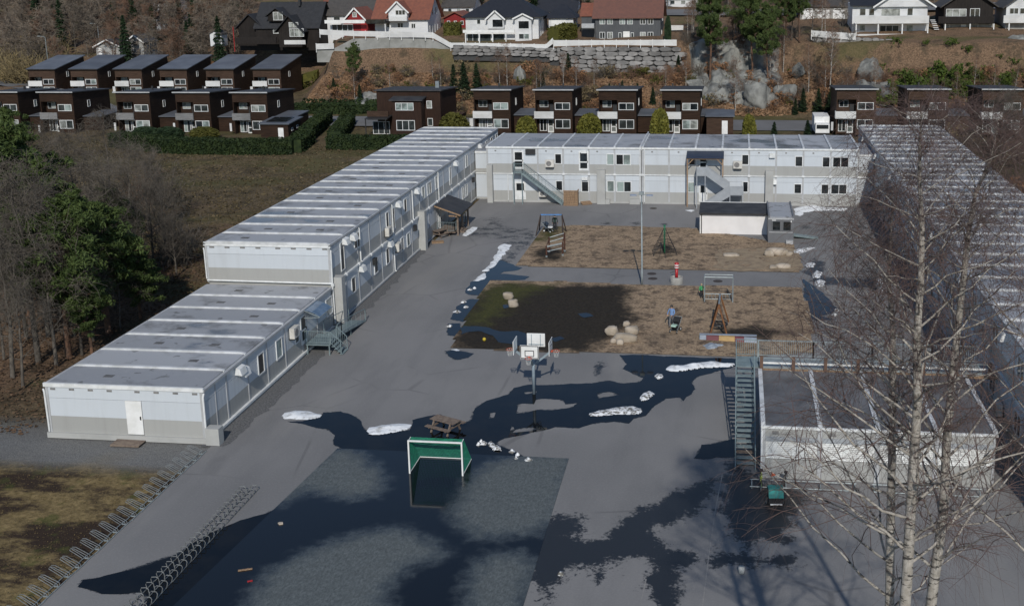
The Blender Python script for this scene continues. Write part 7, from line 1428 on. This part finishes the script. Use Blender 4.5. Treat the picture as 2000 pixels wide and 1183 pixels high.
# --- slope scrub, thin birches, conifers
def slope_pt(px, t): 
    Y = 195.; X0 = 0
    for _ in range(3): X0 = gy(px,140,Y).x; Y = float(foot(X0))+t*16
    return Vector((X0,Y,hz(X0,Y)-.05))
for k in range(175):
    b = slope_pt(rnd.uniform(640,2020), rnd.uniform(0,1.0)**.9); j = k % 6; lab = 'rust coloured leafless shrub on the slope below the villas' if j in (0,1,4) else 'brown grey twiggy shrub on the slope below the villas'
    plant(bushR[(0,1,2,3,4,0)[j]], lab, 'shrub', b, rnd.uniform(.55,1.35), None, 'slope shrubs')
# the rest of the scrub merges into one thicket
def thicket(name, label, m1, n, fn, tr=.02, leaf=False):
    gs = []
    for v_ in range(5):
        a_, b_ = bush_geo(400+v_, 2.4, 13, tr); rs = np.random.RandomState(400+v_)
        gs.append(leafcloud(rs, np.stack([rs.randn(22)*.7,rs.randn(22)*.7,.15+1.1*rs.rand(22)],-1), 12, .4, .17, .8, .6) if leaf else join([a_,b_]))
    out = []
    for k in range(n):
        b = fn(k); V, Q = gs[k%5]; t = rnd.uniform(0,6.28); c_, s_ = cos(t), sin(t); sc = rnd.uniform(.55,1.25); out.append((V@np.array([[c_,s_,0],[-s_,c_,0],[0,0,1]])*sc+np.array(b), Q))
    V, Q = join(out); return tag(stuff(npmesh(name, V, Q, m1)), label, 'scrub')
thicket('thicket', 'grey brown leafless thicket covering the slope and ridge edge', twig_g, 120, lambda k: slope_pt(rnd.uniform(1325,1665), rnd.uniform(.9,1.5)) if k % 2 else slope_pt(rnd.uniform(640,2020), rnd.uniform(.1,1.)))
thicket('rusty_thicket', 'rust brown leafless thicket on the slope', twig_r, 110, lambda k: slope_pt(rnd.uniform(1640,2020) if k % 2 else rnd.uniform(640,1640), rnd.uniform(.15,1.05)))
thicket('low_greenery', 'low green brambles scattered on the right slope', moss_l, 60, lambda k: slope_pt(rnd.uniform(1700,2020), rnd.uniform(.25,1.2)), leaf=True)
thicket('low_olive_growth', 'dull olive low growth scattered on the slope', olive_l, 45, lambda k: slope_pt(rnd.uniform(640,1700), rnd.uniform(.05,1.)), leaf=True)
for k in range(26):
    b = slope_pt(rnd.uniform(1330,1660), rnd.uniform(.95,1.7)); h = rnd.uniform(6,10); plant((redP+farP)[k%6], 'bare slender tree in the thicket among the ridge pines', 'tree', b, (h/10*.9,h/10*.9,h/10), None, 'bare trees among the ridge pines')
for k,(px,t,h) in enumerate(((975,.45,8),(990,.4,9),(845,.65,6),(860,.6,5.5),(1047,.3,7),(1055,.35,6.5),(1100,.5,7),(1125,.5,6),(1160,.55,5.5),(1437,.1,9),(1520,.3,8),(1505,.6,10),(1580,.5,8.5),(1612,.3,8),(1622,.5,12),(1655,.2,6),(1745,.3,4.5),(1822,.2,6),(1870,.4,5),(1944,.3,7),(1985,.4,6),(690,.3,6),(760,.4,6),(930,.5,6),(1300,.35,6),(1340,.5,7),(1710,.5,6),(1905,.6,6))):
    b = slope_pt(px,t); plant(redP[k%3], 'thin pale stemmed birch on the slope below the villas', 'tree', b, (h/10*.9,h/10*.9,h/10), None, 'thin birches on the slope')
for k,(px,t,h,lab) in enumerate(((1387,.75,17,'tall pine over the cracked cliff, leftmost of the ridge pines'),(1470,.85,17,'dense pine over the cliff, middle of the ridge pines'),(1500,.6,15,'pine rooted beside the tilted boulder'),(1530,1.1,15,'pine behind the cliff, right of the ridge pines'),(690,.5,9,'small pine below the grey retaining wall'),(1560,1.2,13,'pine at the right end of the ridge pine group'))):
    b = slope_pt(px,t); plant(pineP[0], lab, 'tree', b, (h/12*.62,h/12*.62,h/12), None, 'ridge pines')
for k,(px,t,h) in enumerate(((905,.35,6.5),(930,.4,6),(885,.5,5),(1190,.25,3.5),(1215,.28,3.8),(1245,.25,3.5),(1275,.22,3.2),(1300,.15,3),(1570,.1,4),(1600,.05,4.5),(1625,.08,5),(1555,.02,3),(740,.1,3),(700,.15,4),(650,.3,4),(1850,.1,3),(1780,.0,3),(1060,.6,3),(1110,.95,4),(1325,1.0,3.5),(1655,.02,4),(1700,.1,3.5))):
    b = slope_pt(px,t); plant(sprP[k%3], 'small dark conifer on the slope below the villas', 'tree', b, (h/10*1.25,h/10*1.25,h/10), None, 'small slope conifers')
ivy = mk('crown', leafcloud(np.random.RandomState(5), np.stack([np.random.RandomState(6).randn(40)*1.4,np.random.RandomState(7).randn(40)*.9,np.abs(np.random.RandomState(8).randn(40))*.9],-1), 60, .7, .2, .8, .6), moss_l)
for k,(px,t,s) in enumerate(((1790,.65,1.2),(1840,.85,1.3),(1865,.7,1.2),(1760,.5,.9),(1885,.55,.9),(1735,.3,.7),(1850,.5,1.),(1910,.9,.9),(1960,.8,.8),(1830,.3,.7))): plant(('ivy_bush',[('crown',ivy)]), 'bright green ivy and bramble mound below the right ridge', 'shrub', slope_pt(px,t), s, None, 'green mounds on the right slope')
# trees behind the villas
for k in range(110):
    px = rnd.uniform(640,2020); Y = rnd.uniform(238,300); X0 = gy(px,10,Y).x; b = Vector((X0,Y,hz(X0,Y)-.2)); s = rnd.uniform(.55,1.0)
    if k % 5 == 0: plant(sprP[k%3], 'spruce behind the villas on the ridge', 'tree', b, s, None, 'trees behind the villas')
    else: plant(farP[k%3], 'leafless tree behind the villas on the ridge', 'tree', b, (s,s,s*.9), None, 'trees behind the villas')
# --- garden plants by the row houses
for px,py,w_,h_,j,lab in ((1030,262,1.5,1.7,0,'round yellow green bush between the first two white balcony houses'),(1152,262,1.7,1.9,0,'round yellow green bush between the second and third white balcony house'),(1290,262,1.35,2.3,0,'taller yellow green bush beside the last white balcony house'),(1462,264,1.0,1.9,0,'pointed golden bush right of the low brown shed'),(885,252,2.2,1.9,1,'round olive bush right of the wide brown house'),(1305,85,.6,2.4,2,'slim green cypress at the end of the slate house fence')):
    Y = 166. if py > 200 else 206.; b = gy(px,py,Y); b.z = hz(b.x,Y)-.1; plant(thuP[j], lab, 'shrub', b, (w_,w_,h_), None, 'clipped garden bushes')
for px,s,lab in ((1512,.33,'small blue green spruce by the road, left one'),(1577,.36,'small blue green spruce by the road, right one')): b = gy(px,262,163.); b.z = hz(b.x,163)-.1; plant(sprP[0], lab, 'tree', b, (s*1.5,s*1.5,s), None, 'small spruces by the road')
def hedge(label, line, w, h, m1, size=.16, dens=34, name='hedge'):
    # clipped hedge: solid heart with leaf faces all over it
    rs = np.random.RandomState(len(label)); t = None; cores = []; P_ = []
    pts = [Vector(p) for p in line]; z_ = lambda q: hz(q.x,q.y)-.05
    for a,b in zip(pts, pts[1:]):
        L = (b-a).length; d = (b-a)/L; nr = Vector((-d.y,d.x)); n = int(L*(w+2*h)*dens); u = rs.rand(n)*L; s = rs.rand(n)*(w+2*h)
        for i in range(n):
            q = a+d*u[i]
            if s[i] < h: o,zz = -w/2,s[i]
            elif s[i] < h+w: o,zz = -w/2+(s[i]-h),h
            else: o,zz = w/2,s[i]-h-w
            q = q+nr*o; P_.append((q.x,q.y,z_(q)+zz+.12*fbm(q.x,q.y,.9,3)))
        c = [a-nr*w*.42,a+nr*w*.42,b+nr*w*.42,b-nr*w*.42]; cores.append(([(q.x,q.y,z_(q)) for q in c],[(q.x,q.y,z_(q)+h*.94) for q in c]))
    t = thing(name, label, 'hedge', (pts[0].x,pts[0].y,z_(pts[0])), 'hedges'); m = MB()
    for lo,hi in cores: m.add(lo+hi,[(3,2,1,0),(4,5,6,7),(0,1,5,4),(1,2,6,5),(2,3,7,6),(3,0,4,7)])
    build('heart', m, m1, t); V,Q = leafcloud(rs, np.array(P_), 1, .12, size, 1, .7); npmesh('leaves', V, Q, m1, t); return t
def G2(px,py,z=.4): p = gz(px,py,z); return (p.x,p.y)
hedge('long dark clipped hedge before the front row houses at left', [G2(225,288),G2(330,298),G2(470,301),G2(575,300),G2(600,285)], 2.6, 2.1, hedge_l); hedge('dark hedge curving past the small garage', [G2(598,283),G2(622,262),G2(640,250)], 2., 2.2, hedge_l); hedge('dark hedge beside the wide brown house terrace', [G2(642,293),G2(760,294),G2(850,290)], 2.4, 1.9, hedge_l); hedge('short leaning hedge left of the terrace', [G2(655,285),G2(682,252)], 2.2, 1.9, hedge_l)
hedge('low dark hedge on the road bank left of the wide brown house', [(-84,188.5),(-60,188.5)], 2., 1.8, hedge_l, .22, 18)
hedge('long olive green hedge below the black house', [(X_(404,224),224.5),(X_(520,224),224.5),(X_(614,224),224.5)], 1.6, 1.6, olive_l, .2, 22); hedge('rounded green hedge between hip roof house and its garage', [(X_(1080,207),207.2),(X_(1118,212),212)], 3., 2.6, olive_l, .2, 22); hedge('rusty hedge beside the tiny white hut', [(X_(362,236),236),(X_(450,238),238)], 2., 2.2, rust_l, .22, 18); hedge('green hedge by the small red shed', [(X_(868,214),214),(X_(900,214),214)], 2., 2.4, olive_l, .2, 20)
for px,py,lab in ((285,268,'dark garden hedge clump before the second grey balcony'),(400,266,'yellowish clipped hedge clump before the fourth grey balcony'),(330,270,'dark yew clump between grey balconies')): b = gy(px,py,163.5); b.z = hz(b.x,163.5); plant(thuP[1 if 'yell' in lab else 2], lab, 'shrub', b, (2.2,1.1,.9), 0., 'clipped garden bushes')
# --- right edge scrub beyond the right wing
for k in range(26):
    X0 = rnd.uniform(28,46); Y = rnd.uniform(96,160); plant(bushR[(2,3,4,0)[k%4]] if k % 3 else bareP[k%4], 'brown leafless growth beyond the right wing', 'shrub' if k % 3 else 'tree', Vector((X0,Y,hz(X0,Y)-.1)), rnd.uniform(1.2,2.2) if k % 3 else rnd.uniform(.6,.95), None, 'growth beyond the right wing', 'shrub' if k % 3 else 'bare_tree')
# --- ground cover nobody could count
def cover(name, label, cat, n, fn, size, m1, squash=1.):
    rs = np.random.RandomState(n); P = fn(rs, n); z = hgt(P[:,0],P[:,1]); P3 = np.stack([P[:,0],P[:,1],z+size*.25],-1); az = rs.rand(n)*pi; s = size*rs.uniform(.5,1.4,n); d = np.stack([np.cos(az),np.sin(az),rs.randn(n)*.15],-1)*s[:,None]; u = np.stack([rs.randn(n)*.3,rs.randn(n)*.3,np.ones(n)],-1)*s[:,None]*squash
    V = np.stack([P3-d*.5-u*.3,P3+d*.5-u*.3,P3+d*.6+u*.5,P3-d*.4+u*.7],1).reshape(-1,3); o = stuff(npmesh(name, V, np.arange(4*n).reshape(n,4), m1)); tag(o, label, cat); return o
def f_field(rs, n): x = rs.uniform(-130,-42,n); y = rs.uniform(84,160,n); return np.stack([x,y],-1)
def f_lawn(rs, n): return np.stack([rs.uniform(-52,-31.2,n),rs.uniform(34,53.2,n)],-1)
def f_floor(rs, n): return np.stack([rs.uniform(-70,-42.5,n),rs.uniform(57,100,n)],-1)
def f_slope(rs, n): x = rs.uniform(-82,62,n); return np.stack([x,foot(x)+rs.rand(n)*17],-1)
cover('field_grass', 'matted dry grass over the rough field at left', 'grass', 26000, f_field, .22, m_leaf('field_straw',(.055,.045,.024),(.13,.10,.055)), .6); cover('lawn_grass', 'short yellowed grass beside the bike racks', 'grass', 16000, f_lawn, .045, m_leaf('lawn_straw',(.07,.05,.024),(.17,.125,.06)), .6); cover('leaf_litter', 'brown leaves and twigs on the left wood floor', 'litter', 16000, f_floor, .16, m_leaf('floor_litter',(.06,.04,.026),(.14,.088,.055)), .5); cover('slope_litter', 'rusty leaves and dry grass on the slope', 'litter', 60000, f_slope, .32, m_leaf('slope_straw',(.13,.078,.045),(.33,.205,.12)), .7)
# street lamps at the upper left
for px,pt,pb,Y,lab in ((88,72,120,226.,'street lamp by the road at the upper left, left one'),(190,47,82,244.,'street lamp in the wood at the upper left, right one')):
    a = gy(px,pt,Y); t = thing('street_lamp', lab, 'street lamp', (a.x,Y,hz(a.x,Y)), 'street lamps'); build('pole', MB().tube([(a.x,Y,hz(a.x,Y)),(a.x,Y,a.z-.3),(a.x-.3,Y,a.z)], [.09,.06,.05], 7), steel, t); build('arm', MB().tube([(a.x-.3,Y,a.z),(a.x-1.2,Y,a.z+.1)], .05, 6), steel, t); bx('lamp_head', steel, t, a.x-1.8, Y-.12, a.z+.04, a.x-1.1, Y+.12, a.z+.18)
